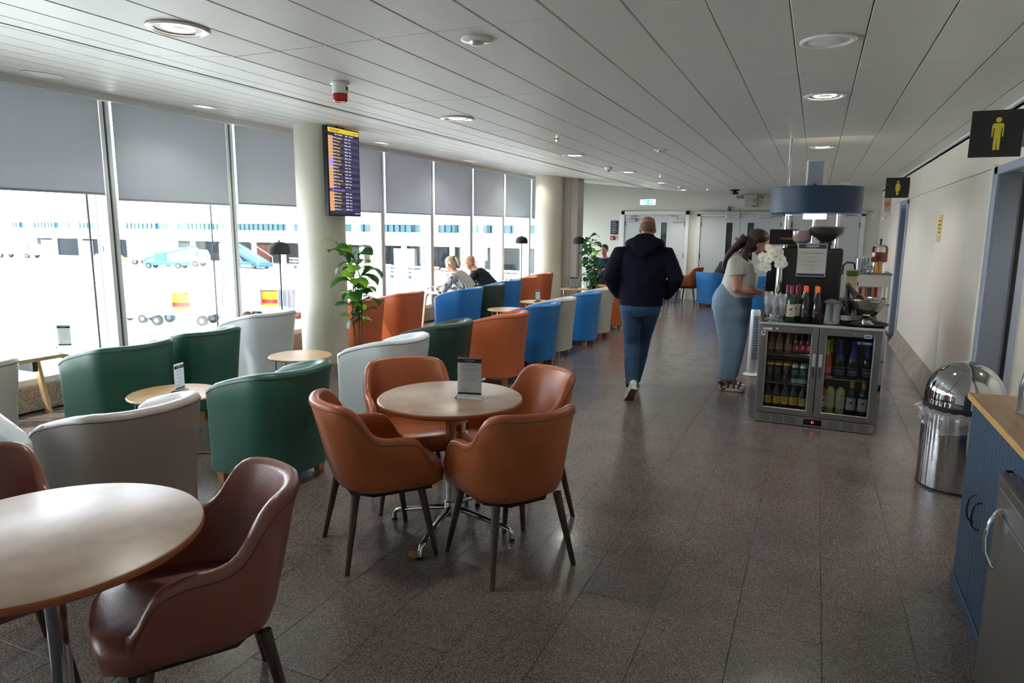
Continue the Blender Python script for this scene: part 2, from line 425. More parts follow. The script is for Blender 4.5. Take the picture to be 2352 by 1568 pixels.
# ---- ceiling
SL = 0.10
def zc(x): return ZC if x > -2.91 else ZC + SL * (-2.91 - x)
cb = B(); box(cb, -2.91, XW + 1.6, YB, YF + 0.2, ZC + 0.03, ZC + 0.25)
poly(cb, [(-2.91, ZC + 0.03), (-2.91, ZC + 0.25), (XL - 0.35, zc(XL - .35) + 0.25), (XL - 0.35, zc(XL - .35) + 0.03)], YB, YF + 0.2, 'y')
ceil_o = struct('ceiling', cb, 'ceiling_gap')
CW, CL = 0.304, 1.49
def tilemesh(w, l):
    b = B(); g = 0.0016
    x0, x1, y0, y1 = -w / 2 + g, w / 2 - g, -l / 2 + g, l / 2 - g; c = 0.005
    lo = [b.verts.new((x, y, 0)) for x, y in ((x0 + c, y0 + c), (x1 - c, y0 + c), (x1 - c, y1 - c), (x0 + c, y1 - c))]
    mi = [b.verts.new((x, y, c)) for x, y in ((x0, y0), (x1, y0), (x1, y1), (x0, y1))]
    hi = [b.verts.new((x, y, 0.03)) for x, y in ((x0, y0), (x1, y0), (x1, y1), (x0, y1))]
    b.faces.new(lo[::-1])
    for p, q in ((lo, mi), (mi, hi)):
        for i in range(4): b.faces.new((p[i], p[(i + 1) % 4], q[(i + 1) % 4], q[i]))
    me = bpy.data.meshes.new('ceiling_tile'); bmesh.ops.recalc_face_normals(b, faces=b.faces); b.to_mesh(me); b.free(); me.materials.append(M['ceiling_white']); return me
ctm = tilemesh(CW, CL); cte = tilemesh(XW - (1.048), CL)
for j in range(0, 10):
    y = 1.39 + CL * j + CL / 2
    for i in range(-9, 4):
        obj('ceiling_tile', ctm, '', ceil_o, (-0.168 + CW * i + CW / 2, y, ZC + random.uniform(0, 0.0012)))
    obj('ceiling_tile', cte, '', ceil_o, ((1.048 + XW) / 2, y, ZC))
    for i in range(11):
        s = CW * (i + 0.5); x = -2.91 - s * math.cos(math.atan(SL))
        obj('ceiling_tile', ctm, '', ceil_o, (x, y, ZC + s * math.sin(math.atan(SL)) + random.uniform(0, 0.001)), (0, math.atan(SL), 0))
# plain tiles behind the viewer and over the lobbies: one part
pb = B(); box(pb, -2.91, XW, YB, 1.38, ZC, ZC + 0.03); box(pb, XW, XW + 1.6, YB, YF, ZC - 0.04, ZC + 0.03)
poly(pb, [(-2.91, ZC), (-2.91, ZC + 0.03), (XL - .02, zc(XL - .02) + 0.03), (XL - .02, zc(XL - .02))], YB, 1.38, 'y')
obj('ceiling_sheet', pb, 'ceiling_white', ceil_o, smooth=False)
struct('trim_1', box(B(), -6.24, -6.17, YB, YF, 2.80, 2.885, 0.004), 'alu_white')           # pelmet at the head of the blinds
struct('trim_2', box(B(), -3.74, -3.715, YB, YF, zc(-3.72) - 0.004, zc(-3.72) + 0.01), 'steel_dark')   # dark groove that runs along the ceiling
struct('trim_3', box(B(), XW - 0.03, XW, YB, YF, ZC - 0.02, ZC + 0.0, 0.003), 'alu_white')

# ---- right wall: core, upper frieze panels, cream panels below, two door recesses
D1 = (4.30, 6.15); D2 = (11.72, 12.60)     # men's lobby, women's door
wb = B()
for a, b_ in ((YB, D1[0]), (D1[1], D2[0]), (D2[1], YF + .2)):
    box(wb, XW + 0.014, XW + 0.16, a, b_, 0, ZC + 0.05)
for a, b_ in (D1, D2): box(wb, XW + 0.014, XW + 0.16, a, b_, 2.09, ZC + 0.05)
wr = struct('wall_right', wb, 'joint')
def wpanel(y0, y1, z0, z1):
    obj('wall_panel', box(B(), XW, XW + 0.014, y0 + .003, y1 - .003, z0 + .003, z1 - .003, 0.002), 'panel_cream', wr)
ys = [YB, -1.2, 0.2, 1.6, 2.95, D1[0]]
for a, b_ in zip(ys[:-1], ys[1:]): wpanel(a, b_, 2.14, ZC); wpanel(a, b_, 0, 2.14)
wpanel(D1[0], 5.3, 2.14, ZC); wpanel(5.3, 6.4, 2.14, ZC)
ys = [6.32, 7.17, 8.0, 8.88, 9.75, 10.62, D2[0] - 0.1]
for a, b_ in zip(ys[:-1], ys[1:]): wpanel(a, b_, 0, 2.14)
ys = [6.4, 7.8, 9.2, 10.6, 12.0, 13.4, 14.8, YF]
for a, b_ in zip(ys[:-1], ys[1:]): wpanel(a, b_, 2.14, ZC)
ys = [D2[1] + .1, 13.6, 14.6, 15.6, YF]
for a, b_ in zip(ys[:-1], ys[1:]): wpanel(a, b_, 0, 2.14)
# sloping stone skirting in lengths
sk = struct('baseboard_right', box(B(), XW - 0.01, XW + 0.0, 6.32, D2[0] - .12, 0, 0.20), 'joint')
def skirt(y0, y1):
    b = B(); poly(b, [(XW - 0.094, 0), (XW - 0.088, 0.006), (XW - 0.004, 0.205), (XW, 0.212), (XW, 0)], y0 + .002, y1 - .002, 'y')
    obj('skirting_stone', b, 'granite_skirt', sk, smooth=False)
for a, b_ in zip([6.36, 7.4, 8.6, 9.8, 10.9], [7.4, 8.6, 9.8, 10.9, 11.6]): skirt(a, b_)
# door_1: open lobby of the men's toilets
d1 = thing('door_1', None, None, (0, 0, 0), kind='structure')
obj('door_frame', (lambda b: (box(b, XW - 0.02, XW + 0.02, D1[1] + .0, D1[1] + 0.10, 0, 2.14, .006), box(b, XW - 0.02, XW + 0.02, D1[0] - .1, D1[1] + .10, 2.08, 2.14, .006), b)[2])(B()), 'frame_bluegrey', d1)
obj('trim_strip', box(B(), XW - 0.03, XW + 0.02, D1[1] + 0.11, D1[1] + 0.165, 0, 2.16, .008), 'wall_white', d1)
obj('reveal_panel', box(B(), XW + 0.0, XW + 0.145, D1[1] - 0.02, D1[1] - .001, 0, 2.09), 'reveal_grey', d1)
obj('edge_seal', box(B(), XW + 0.145, XW + 0.165, D1[1] - 0.04, D1[1] -.001, 0, 2.07), 'black', d1)
obj('inner_frame', box(B(), XW + 0.165, XW + 0.215, D1[1] - 0.035, D1[1] - .001, 0, 2.06, .004), 'frame_bluegrey', d1)
obj('lobby_wall', box(B(), XW + 0.215, XW + 1.55, D1[1] - 0.02, D1[1] - .001, 0, ZC - .04), 'wall_white', d1)
obj('lobby_back_wall', (lambda b: (box(b, XW + 1.5, XW + 1.6, D1[0], D1[1], 0, ZC), box(b, XW + .15, XW + 1.55, D1[0] - .1, D1[0], 0, ZC), b)[2])(B()), 'wall_white', d1)
pf = thing('picture_frame', 'grey framed notice hanging inside the open toilet lobby at the right edge', 'notice', (XW + 0.42, D1[1] - 0.033, 1.60))
obj('frame', box(B(), -0.16, 0.16, -0.012, 0.012, -0.14, 0.42, .004), 'frame_bluegrey', pf)
obj('print', box(B(), -0.125, 0.125, -0.016, -0.012, -0.105, 0.385), 'paper', pf)
obj('print_block', box(B(), -0.10, 0.10, -0.018, -0.016, 0.05, 0.33), 'print_navy', pf)
# door_2: women's toilets
d2 = thing('door_2', None, None, (0, 0, 0), kind='structure')
fb = B(); box(fb, XW - .02, XW + .03, D2[0] - .1, D2[0], 0, 2.12, .006); box(fb, XW - .02, XW + .03, D2[1], D2[1] + .1, 0, 2.12, .006); box(fb, XW - .02, XW + .03, D2[0] - .1, D2[1] + .1, 2.06, 2.13, .006)
obj('door_frame', fb, 'frame_bluegrey', d2)
obj('reveal_panel', box(B(), XW + 0.0, XW + 0.3, D2[1] - .001, D2[1] + 0.05, 0, 2.07), 'reveal_grey', d2)
obj('door_leaf', box(B(), XW + 0.12, XW + 0.16, D2[0], D2[1], 0.005, 2.06, .003), 'frame_bluegrey', d2)

# ---- far wall with three pairs of doors
fw = B(); box(fw, XL - .3, XW + 1.6, YF, YF + 0.2, 0, 3.1)
struct('wall_far', fw, 'wall_white')
struct('wall_back', box(B(), XL - .3, XW + 1.6, YB - .2, YB, 0, 3.1), 'wall_white')
def doorpair(n, x0, x1, top, glass, closers, right_glass=True):
    d = thing(n, None, None, (0, YF, 0), kind='structure')
    f = B()
    for a, b_ in ((x0, x0 + .09), (x1 - .09, x1)): box(f, a, b_, -.05, 0.0, 0, top, .006)
    box(f, x0, x1, -.05, 0.0, top - .09, top, .006)
    obj('door_frame', f, 'frame_white', d)
    xm = (x0 + x1) / 2
    for k, (a, b_) in enumerate(((x0 + .10, xm - .004), (xm + .004, x1 - .10))):
        lb = B(); gx = None
        if glass and (k == 0 or right_glass):
            gx = (b_ - .30, b_ - .16) if k == 0 else (a + .16, a + .30)
        z0, z1 = 0.01, top - .10
        if gx:
            gz = (0.75, 1.84)
            box(lb, a, gx[0], -.03, 0.0, z0, z1); box(lb, gx[1], b_, -.03, 0, z0, z1)
            box(lb, gx[0], gx[1], -.03, 0, z0, gz[0]); box(lb, gx[0], gx[1], -.03, 0, gz[1], z1)
        else: box(lb, a, b_, -.03, 0.0, z0, z1)
        leaf = obj('door_leaf', lb, 'door_white', d, smooth=False)
        if gx:
            obj('vision_panel', box(B(), gx[0], gx[1], -.012, -.008, gz[0], gz[1]), 'door_glass', leaf)
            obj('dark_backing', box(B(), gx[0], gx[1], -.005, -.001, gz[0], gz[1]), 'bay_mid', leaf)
            bd = B()
            for q in (gx[0] - .012, gx[1]): box(bd, q, q + .012, -.036, -.028, gz[0] - .012, gz[1] + .012)
            for q in (gz[0] - .012, gz[1]): box(bd, gx[0] - .012, gx[1] + .012, -.036, -.028, q, q + .012)
            obj('glazing_bead', bd, 'frame_white', leaf)
        kp = B(); box(kp, a + .02, b_ - .02, -.034, -.03, .02, .22); obj('kick_plate', kp, 'steel_dark' if n == 'door_4' else 'reveal_grey', leaf)
        hs = b_ - .07 if k == 0 else a + .05
        hb = B(); tube(hb, [(hs, -.03, .95), (hs, -.075, .95), (hs, -.075, 1.15), (hs, -.03, 1.15)], .009, 6); obj('pull_handle', hb, 'steel', leaf)
        hx = a if k == 0 else b_
        for z in (.25, 1.0, 1.75):
            obj('hinge', box(B(), hx - .012, hx + .012, -.045, -.03, z, z + .11), 'steel_dark', leaf)
        if closers:
            cx = a + .05 if k == 0 else b_ - .27
            cbm = B(); box(cbm, cx, cx + .22, -.085, -.03, z1 - .16, z1 - .09, .004)
            c1 = obj('door_closer', cbm, 'aluminium', leaf)
            ar = B(); tube(ar, [(cx + .11, -.07, z1 - .09), (cx + .11, -.075, z1 - .03), (cx + .11 + (.18 if k == 0 else -.18), -.075, z1 - .02)], .007, 6)
            obj('closer_arm', ar, 'steel_dark', c1)
    return d
doorpair('door_3', -4.45, -2.80, 2.11, True, True, True)
doorpair('door_4', -2.62, -0.66, 2.07, True, False)
doorpair('door_5', -0.64, 0.93, 2.08, False, False)
# head rail with two sensor boxes over door_4
hr = B(); box(hr, -2.62, 0.95, YF - .09, YF - .05, 2.03, 2.10, .005); struct('trim_4', hr, 'aluminium')
for i, x in enumerate((-1.95, -1.25)):
    t = thing('door_operator', ['left of two grey door closer boxes on the rail over the middle far doors', 'right of two grey door closer boxes on the rail over the middle far doors'][i], 'door closer', (x, YF - .09, 2.0))
    obj('casing', box(B(), 0, .30, -.06, 0, -.06, .09, .006), 'aluminium', t); obj('cover_line', box(B(), .02, .28, -.063, -.06, .0, .004), 'steel_dark', t)
fr = B()
for a, b_ in ((XL, -4.47), (-2.79, -2.63), (.96, XW)): box(fr, a, b_, YF - .015, YF, 0, .16, .004)
struct('baseboard_far', fr, 'frame_white')

# ---- window wall: bays of glass between white mullions
MY = [4.56 + 1.515 * k for k in range(-5, 9)]
ZT = 2.92
struct('wall_left', (lambda b: (box(b, XL - .3, XL + .10, YB - .3, MY[0] - .03, 0, 3.1), box(b, XL - .3, XL + .10, YB, YF + .2, 2.95, 3.15), b)[2])(B()), 'wall_white')
def finmesh():
    """perforated metal fin: a ladder of round-ended holes"""
    b = B(); h = 0.122; n = int((ZT - .26) / h); w = .11
    for k in range(n):
        z0 = .26 + k * h; cz = z0 + h / 2; cx = 0.052
        outer = []
        hole = [(cx + .017 * math.cos(R(a)), cz + (.019 if math.sin(R(a)) > 0 else -.019) + .017 * math.sin(R(a))) for a in (15, 45, 75, 105, 135, 165, 195, 225, 255, 285, 315, 345)]
        outer = [(w, cz + .02), (w, z0 + h), (.07, z0 + h), (.035, z0 + h), (0, z0 + h), (0, cz + .02), (0, cz - .02), (0, z0), (.035, z0), (.07, z0), (w, z0), (w, cz - .02)]
        hv = [b.verts.new((p[0], 0, p[1])) for p in hole]; ov = [b.verts.new((p[0], 0, p[1])) for p in outer]
        for i in range(12): b.faces.new((hv[i], hv[(i + 1) % 12], ov[(i + 1) % 12], ov[i]))
    bmesh.ops.remove_doubles(b, verts=b.verts, dist=1e-4)
    r = bmesh.ops.solidify(b, geom=b.faces[:], thickness=.004)
    me = bpy.data.meshes.new('perforated_fin'); bmesh.ops.recalc_face_normals(b, faces=b.faces); b.to_mesh(me); b.free(); me.materials.append(M['aluminium']); return me
fin_me = finmesh()
for k in range(len(MY) - 1):
    y0, y1 = MY[k], MY[k + 1]
    w_ = thing('window_%d' % (k + 1), None, None, (XL, y0, 0), kind='structure')
    obj('glass_pane', box(B(), -.046, -.036, .035, y1 - y0 - .035, .24, ZT), 'window_glass', w_, smooth=False)
    mb = B()
    for q in (-.052, .012): box(mb, -.05, .035, q, q + .040, .24, ZT, .003)
    obj('mullion', mb, 'alu_white', w_)
    obj('mullion_gap', box(B(), -.05, .018, -.010, .010, .24, ZT), 'steel_dark', w_)
    tr = B(); box(tr, -.05, .03, .05, y1 - y0 - .05, .24, .30, .003); box(tr, -.05, .03, .05, y1 - y0 - .05, ZT - .05, ZT, .003); obj('transom', tr, 'alu_white', w_)
    f_ = obj('perforated_fin', fin_me, '', w_, (-.19, 0, 0))
    obj('fin_flange', box(B(), -.205, -.19, -.012, .012, .24, ZT), 'alu_white', w_)
    cb_ = B(); box(cb_, -.335, -.322, -.008, .008, .0, ZT); obj('outer_rod', cb_, 'black_matte', w_)
names = ['grey roller blind half lowered at the far left edge of the photo', 'grey roller blind on the wide window between the two nearest white mullions',
         'grey roller blind on the window just left of the round column', 'grey roller blind on the window mostly hidden behind the departures screen',
         'grey roller blind on the second window right of the departures screen', 'grey roller blind over the window behind the seated couple, third right of the screen',
         'narrow grey roller blind fourth to the right of the departures screen', 'slightly creased grey roller blind on the last window before the far pier']
for k in range(len(MY) - 1):
    y0, y1 = MY[k], MY[k + 1]
    if k < 3: lab = ['grey roller blind on the window well behind the viewer, out of the picture', 'grey roller blind on the window beside the viewer, out of the picture', 'grey roller blind next before the leftmost one in the photo'][k]
    elif k - 4 < len(names) and k >= 4: lab = names[k - 4]
    elif k == 3: lab = 'grey roller blind just outside the left border of the photo'
    else: lab = 'grey roller blind on the window beyond the far pier'
    bl = thing('roller_blind', lab, 'blind', (XL + .055, y0, 0), group='grey roller blinds along the window wall')
    zb = [1.90, 1.90, 1.90, 1.95, 1.955, 1.91, 1.93, 1.91, 1.90, 1.91, 1.92, 1.93, 1.92][k]
    if k == 7: zb = 1.90
    obj('fabric', box(B(), -.002, .0, .06, y1 - y0 - .075, zb, 2.90), 'blind', bl, smooth=False)
    obj('bottom_bar', box(B(), -.008, .006, .06, y1 - y0 - .075, zb - .022, zb, .003), 'frame_bluegrey', bl)
    rb = B(); tube(rb, [(0, .06, 2.88), (0, y1 - y0 - .075, 2.88)], .025, 8); obj('roller_tube', rb, 'alu_white', bl)
kb = struct('trim_5', box(B(), XL - .3, XL + .028, YB, YF, 0, .225), 'joint')
for k in range(15):
    y0 = YB + .2 + 1.29 * k - .05
    obj('kerb_stone', box(B(), XL - .05, XL + .045, y0 + .002, min(YF, y0 + 1.29) - .002, 0.012, .24, .004), 'granite_pale', kb, smooth=False)
struct('trim_6', box(B(), XL + .0, XL + .058, YB, YF, 0, .014), 'dark_gap')

# ---- columns
def column(n, x, y, r, top):
    c = struct(n, cyl(B(), x, y, 0, top, r, n=48), 'column_paint', smooth=True)
    for f in c.data.polygons: f.use_smooth = len(f.vertices) == 4
    b = B(); cyl(b, x, y, 0, .10, r + .022, n=48); o = obj('plinth_ring', b, 'granite_pale', c)
    b = B(); cyl(b, x, y, top - .02, top, r + .008, n=48); obj('head_ring', b, 'alu_white', c)
    return c
column('column', -5.22, 6.36, .268, zc(-5.22) + .02)
column('column', -5.40, 14.15, .30, zc(-5.4) + .02)
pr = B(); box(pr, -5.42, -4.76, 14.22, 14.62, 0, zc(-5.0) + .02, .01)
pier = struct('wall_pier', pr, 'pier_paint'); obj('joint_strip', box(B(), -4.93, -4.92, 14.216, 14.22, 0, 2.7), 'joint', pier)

# ================================================================== FURNITURE
# ---- tub armchair (local: faces +X, origin on the floor below its middle)
def tub_path(n=52):
    """U-shaped plan with rounded rear corners, right arm tip -> back -> left arm tip"""
    half = [(.245, .322), (.16, .320), (.06, .314), (-.03, .304)]
    half += [(-.075 - .205 * math.sin(R(a)), .093 + .203 * math.cos(R(a))) for a in (8, 20, 32, 45, 60, 75, 90)]
    half += [(-.288, .05), (-.290, 0)]
    P_ = [Vector((x, y, 0)) for x, y in half] + [Vector((x, -y, 0)) for x, y in half[-2::-1]]
    L_ = [0]
    for p, q in zip(P_[:-1], P_[1:]): L_.append(L_[-1] + (q - p).length)
    out = []
    for i in range(n + 1):
        d = L_[-1] * i / n; k = max(j for j in range(len(L_)) if L_[j] <= d + 1e-9); k = min(k, len(P_) - 2)
        out.append(P_[k].lerp(P_[k + 1], (d - L_[k]) / (L_[k + 1] - L_[k])))
    return out
TP = tub_path()
def tub_h(i, n=52):
    a = abs(i / n - 0.5) * 2                  # 0 back .. 1 front
    return interp([0, .30, .42, .60, .80, .93, 1], [.762, .765, .762, .738, .700, .670, .636], a)
def tub_shell():
    b = B(); n = len(TP) - 1; rings = []; seam = []
    for i, p in enumerate(TP):
        t = (TP[min(n, i + 1)] - TP[max(0, i - 1)]).normalized(); nm = Vector((t.y, -t.x, 0))
        if nm.dot(p - Vector((0.1, 0, 0))) < 0: nm = -nm
        a = abs(i / n - 0.5) * 2; back = min(1, max(0, (0.78 - a) / .5)); back = back * back * (3 - 2 * back); h = tub_h(i)
        fl = 0.016 + 0.036 * back; dr = nm * 1.0; th = 0.085
        prof = [(-.03, .072), (0.0, .085), (.0, .25), (fl * .30, .42), (fl * .62, .58 if h > .62 else h - .06), (fl * .96, h - .028), (fl * .97 - .006, h - .008), (fl - .026, h), (fl - th + .028, h), (fl - th + .006, h - .010), (fl - th, h - .03), (fl * .4 - th, .50), (-th, .40), (-th, .28)]
        if h < .70: prof[4] = (fl * .62, (h + .42) / 2)
        rings.append([b.verts.new(p + nm * o + Vector((0, 0, z))) for o, z in prof])
        seam.append(p + nm * (fl * .97 + .001) + Vector((0, 0, h - .030)))
    m = len(rings[0])
    for r0, r1 in zip(rings[:-1], rings[1:]):
        for k in range(m):
            b.faces.new((r0[k], r0[(k + 1) % m], r1[(k + 1) % m], r1[k]))
    # rounded arm fronts
    for rg, d in ((rings[0], Vector((1, 0, 0))), (rings[-1], Vector((1, 0, 0)))):
        cen = sum((v.co for v in rg), Vector()) / m
        prev = rg
        for f, o in ((.80, .018), (.45, .028)):
            cur = [b.verts.new(Vector((v.co.x + o, cen.y + (v.co.y - cen.y) * f, cen.z + (v.co.z - cen.z) * (1 - (1 - f) * .12)))) for v in rg]
            for k in range(m): b.faces.new((prev[k], prev[(k + 1) % m], cur[(k + 1) % m], cur[k]))
            prev = cur
        b.faces.new(prev)
    s = B(); tube(s, seam, .0022, 5); return b, s
def tub_seat():
    b = B()
    def out(s): return [(.262, .234), (.262, -.234), (-.08, -.215), (-.16, -.175), (-.20, -.09), (-.20, .09), (-.16, .175), (-.08, .215)]
    poly(b, out(1), .30, .42)
    es = [e for e in b.edges]; bmesh.ops.bevel(b, geom=es, offset=.028, segments=3, affect='EDGES')
    return b
def tub_base():
    b = B(); poly(b, [(.25, .24), (.25, -.24), (-.08, -.22), (-.2, 0), (-.08, .22)], .075, .30); return b
def leg_block():
    b = B(); n = []
    for z, r in ((0, .022), (.078, .033)): n.append([b.verts.new((x * r, y * r, z)) for x, y in ((-1, -1), (1, -1), (1, 1), (-1, 1))])
    b.faces.new(n[0][::-1]); b.faces.new(n[1])
    for k in range(4): b.faces.new((n[0][k], n[0][(k + 1) % 4], n[1][(k + 1) % 4], n[1][k]))
    return b
_tub = {}
def tub_chair(mname, label, loc, face):
    """face: direction in degrees the sitter looks"""
    if not _tub:
        sh, se = tub_shell()
        for k, bm_, mm in (('shell', sh, 'leather_green'), ('seam', se, 'seam_dark'), ('seat_cushion', tub_seat(), ''), ('base', tub_base(), ''), ('leg', leg_block(), 'oak_leg')):
            finish(bm_, True, 0.9 if k != 'leg' else .5); _tub[k] = bm_
    if mname not in _tub:
        d = {}
        for k in ('shell', 'seam', 'seat_cushion', 'base', 'leg'):
            me = bpy.data.meshes.new('tub_' + k); _tub[k].to_mesh(me)
            me.materials.append(M[{'seam': 'seam_dark', 'leg': 'oak_leg'}.get(k, mname)]); d[k] = me
        _tub[mname] = d
    d = _tub[mname]
    t = thing('tub_armchair', label, 'armchair', (loc[0], loc[1], 0), R(face), group='tub armchairs in the lounge')
    s = obj('shell', d['shell'], '', t); obj('piping', d['seam'], '', s)
    obj('seat_cushion', d['seat_cushion'], '', t); obj('base', d['base'], '', t)
    for x, y in ((.215, .265), (.215, -.265), (-.185, .185), (-.185, -.185)):
        obj('leg', d['leg'], '', t, (x, y, 0))
    return t
# corridor row (nearest first), backs to the walkway
tub_chair('leather_taupe', 'taupe grey tub armchair nearest the viewer, behind the big round table at left', (-3.25, 2.33), 178)
tub_chair('leather_green', 'green leather tub armchair standing alone between oak coffee table and brown dining chair', (-3.215, 3.385), 179)
tub_chair('leather_white', 'pale grey tub armchair behind the brown dining set, left of the dark green one', (-3.265, 4.755), 181)
tub_chair('leather_bottle', 'dark bottle green tub armchair between the pale grey and the big orange one', (-3.35, 5.74), 182)
tub_chair('leather_orange', 'orange tub armchair largest of its colour, beside the walkway', (-3.135, 6.67), 180)
tub_chair('leather_blue', 'blue tub armchair directly behind the big orange one by the walkway', (-3.145, 7.72), 180)
tub_chair('leather_grey', 'warm grey tub armchair between the two blue ones along the walkway', (-3.18, 8.44), 180)
tub_chair('leather_blue', 'blue tub armchair second along the walkway, between two warm grey ones', (-3.13, 9.43), 180)
tub_chair('leather_grey', 'warm grey tub armchair farthest along the walkway, beside the walking man', (-3.15, 10.20), 180)
tub_chair('leather_orange', 'orange tub armchair half hidden behind the walking man', (-3.10, 11.2), 180)
# second row, nearer the windows
tub_chair('leather_grey', 'grey tub armchair cut by the left border of the photo, near the window', (-5.13, 2.50), 182)
tub_chair('leather_green', 'green leather tub armchair left of the pair behind the oak table', (-4.92, 3.55), 181)
tub_chair('leather_green', 'darker green tub armchair right of the pair behind the oak table', (-4.98, 4.32), 182)
tub_chair('leather_white', 'pale grey tub armchair in front of the floor lamp left of the column', (-5.42, 5.54), 182)
tub_chair('leather_orange', 'orange tub armchair directly behind the fiddle leaf plant', (-5.37, 7.16), 181)
tub_chair('leather_orange', 'orange tub armchair just right of the fiddle leaf plant', (-5.40, 8.20), 181)
tub_chair('leather_blue', 'blue tub armchair nearest in front of the seated couple', (-4.95, 9.20), 181)
tub_chair('leather_bottle', 'dark green tub armchair behind the blue one, in front of the seated couple', (-4.93, 9.98), 180)
tub_chair('leather_blue', 'blue tub armchair between dark green and orange ones in the window row', (-5.07, 11.0), 180)
tub_chair('leather_orange', 'orange tub armchair second from the far end of the window row', (-5.10, 11.88), 180)
tub_chair('leather_orange', 'orange tub armchair at the far end of the window row beside the far column', (-5.25, 13.08), 180)
tub_chair('leather_white', 'pale grey tub armchair at bottom left, only its arm tip showing', (-3.66, 1.64), -8)
# far end
tub_chair('leather_green', 'green tub armchair beside the far pier, behind the far plant', (-5.55, 15.55), 250)
tub_chair('leather_bottle', 'dark green tub armchair in which the man in navy sits', (-4.42, 15.25), 215)
tub_chair('leather_blue', 'blue tub armchair in which the man in black sits, left of the standing woman', (-2.02, 15.45), 60)
tub_chair('leather_blue', 'blue tub armchair at the far end behind the white orchids', (-1.10, 14.75), 150)

# ---- dining chair with wrap-round back (faces +X)
def dc_path(n=52):
    pts = []
    for i in range(n + 1):
        a = PI * (i / n - 0.5)
        if abs(a) > 0.95:
            s = (abs(a) - 0.95) / (PI / 2 - 0.95); x = 0.02 + 0.185 * s; y = 0.262 - 0.002 * s
        else:
            q = a / 0.95 * PI / 2; x = 0.02 - 0.25 * (math.cos(q) ** 0.8); y = 0.262 * (abs(math.sin(q)) ** 0.78)
        pts.append(Vector((x, y if a < 0 else -y, 0)))
    return pts
DP = dc_path()
def dc_h(a):                                   # a: 0 back .. 1 tip
    xs = [0, .24, .31, .36, .41, .46, .54, .68, .84, .92, 1.0]; hs = [.832, .830, .815, .785, .725, .678, .656, .652, .630, .575, .50]
    return interp(xs, hs, a)
def dining_shell():
    b = B(); n = len(DP) - 1; rings = []; seam = []
    for i, p in enumerate(DP):
        t = (DP[min(n, i + 1)] - DP[max(0, i - 1)]).normalized(); nm = Vector((t.y, -t.x, 0))
        if nm.dot(p - Vector((0.1, 0, 0))) < 0: nm = -nm
        a = abs(i / n - 0.5) * 2; back = max(0, 1 - a * 1.6)
        h = sum(dc_h(min(1, max(0, a + d))) for d in (-.03, 0, .03)) / 3
        def fl(z): return (0.018 + .085 * back) * max(0, (z - .42)) / .42
        th = .040 + .012 * back
        zs = [.345, .362, .40, .44 if h > .5 else h - .04]
        prof = [(-.11, .366), (-.055, .368), (-.018, .392), (0.0, .44)]
        m1 = .44 + (h - .44) * .35; m2 = .44 + (h - .44) * .70
        prof += [(fl(m1), m1), (fl(m2), m2), (fl(h), h - .014), (fl(h) - .006, h - .003), (fl(h) - th * .5, h + .003), (fl(h) - th + .005, h - .004), (fl(h) - th, h - .016), (fl(m2) - th, m2), (fl(m1) - th, m1), (-th, .43), (-th - .02, .40)]
        rings.append([b.verts.new(p + nm * o + Vector((0, 0, z))) for o, z in prof])
        seam.append(p + nm * (fl(h) + .0015) + Vector((0, 0, h - .030)))
    m = len(rings[0])
    for r0, r1 in zip(rings[:-1], rings[1:]):
        for k in range(m): b.faces.new((r0[k], r0[(k + 1) % m], r1[(k + 1) % m], r1[k]))
    for rg in (rings[0], rings[-1]):
        cen = sum((v.co for v in rg), Vector()) / m
        cur = [b.verts.new(Vector((v.co.x + .012, cen.y + (v.co.y - cen.y) * .7, cen.z + (v.co.z - cen.z) * .94))) for v in rg]
        for k in range(m): b.faces.new((rg[k], rg[(k + 1) % m], cur[(k + 1) % m], cur[k]))
        b.faces.new(cur)
    s = B(); tube(s, seam, .0013, 5)
    return b, s
def dining_seat():
    b = B(); L_ = []
    out = [(.285, .20), (.308, .12), (.316, 0), (.308, -.12), (.285, -.20), (.22, -.246), (.05, -.232), (-.10, -.200), (-.18, -.13), (-.205, 0), (-.18, .13), (-.10, .200), (.05, .232), (.22, .246)]
    levels = [(.90, .374), (.97, .382), (1.0, .405), (1.0, .438), (.975, .460), (.90, .474), (.6, .478), (.2, .474)]
    for s, z in levels: L_.append([b.verts.new((x * s + .04 * (1 - s), y * s, z)) for x, y in out])
    for p, q in zip(L_[:-1], L_[1:]):
        for k in range(len(out)): b.faces.new((p[k], p[(k + 1) % len(out)], q[(k + 1) % len(out)], q[k]))
    b.faces.new(L_[0][::-1]); b.faces.new(L_[-1])
    return b
def dining_under():
    b = B(); poly(b, [(.22, .20), (-.08, .19), (-.17, .1), (-.17, -.1), (-.08, -.19), (.22, -.20)], .350, .376); return b
def dleg(x0, y0, x1, y1):
    b = B(); loft(b, [(x1, y1, 0), (x1 * .98 + x0 * .02, y1 * .98 + y0 * .02, .01), (x0, y0, .372)], [(.0115, .0115), (.013, .013), (.0215, .0215)], n=14); return b
_dc = {}
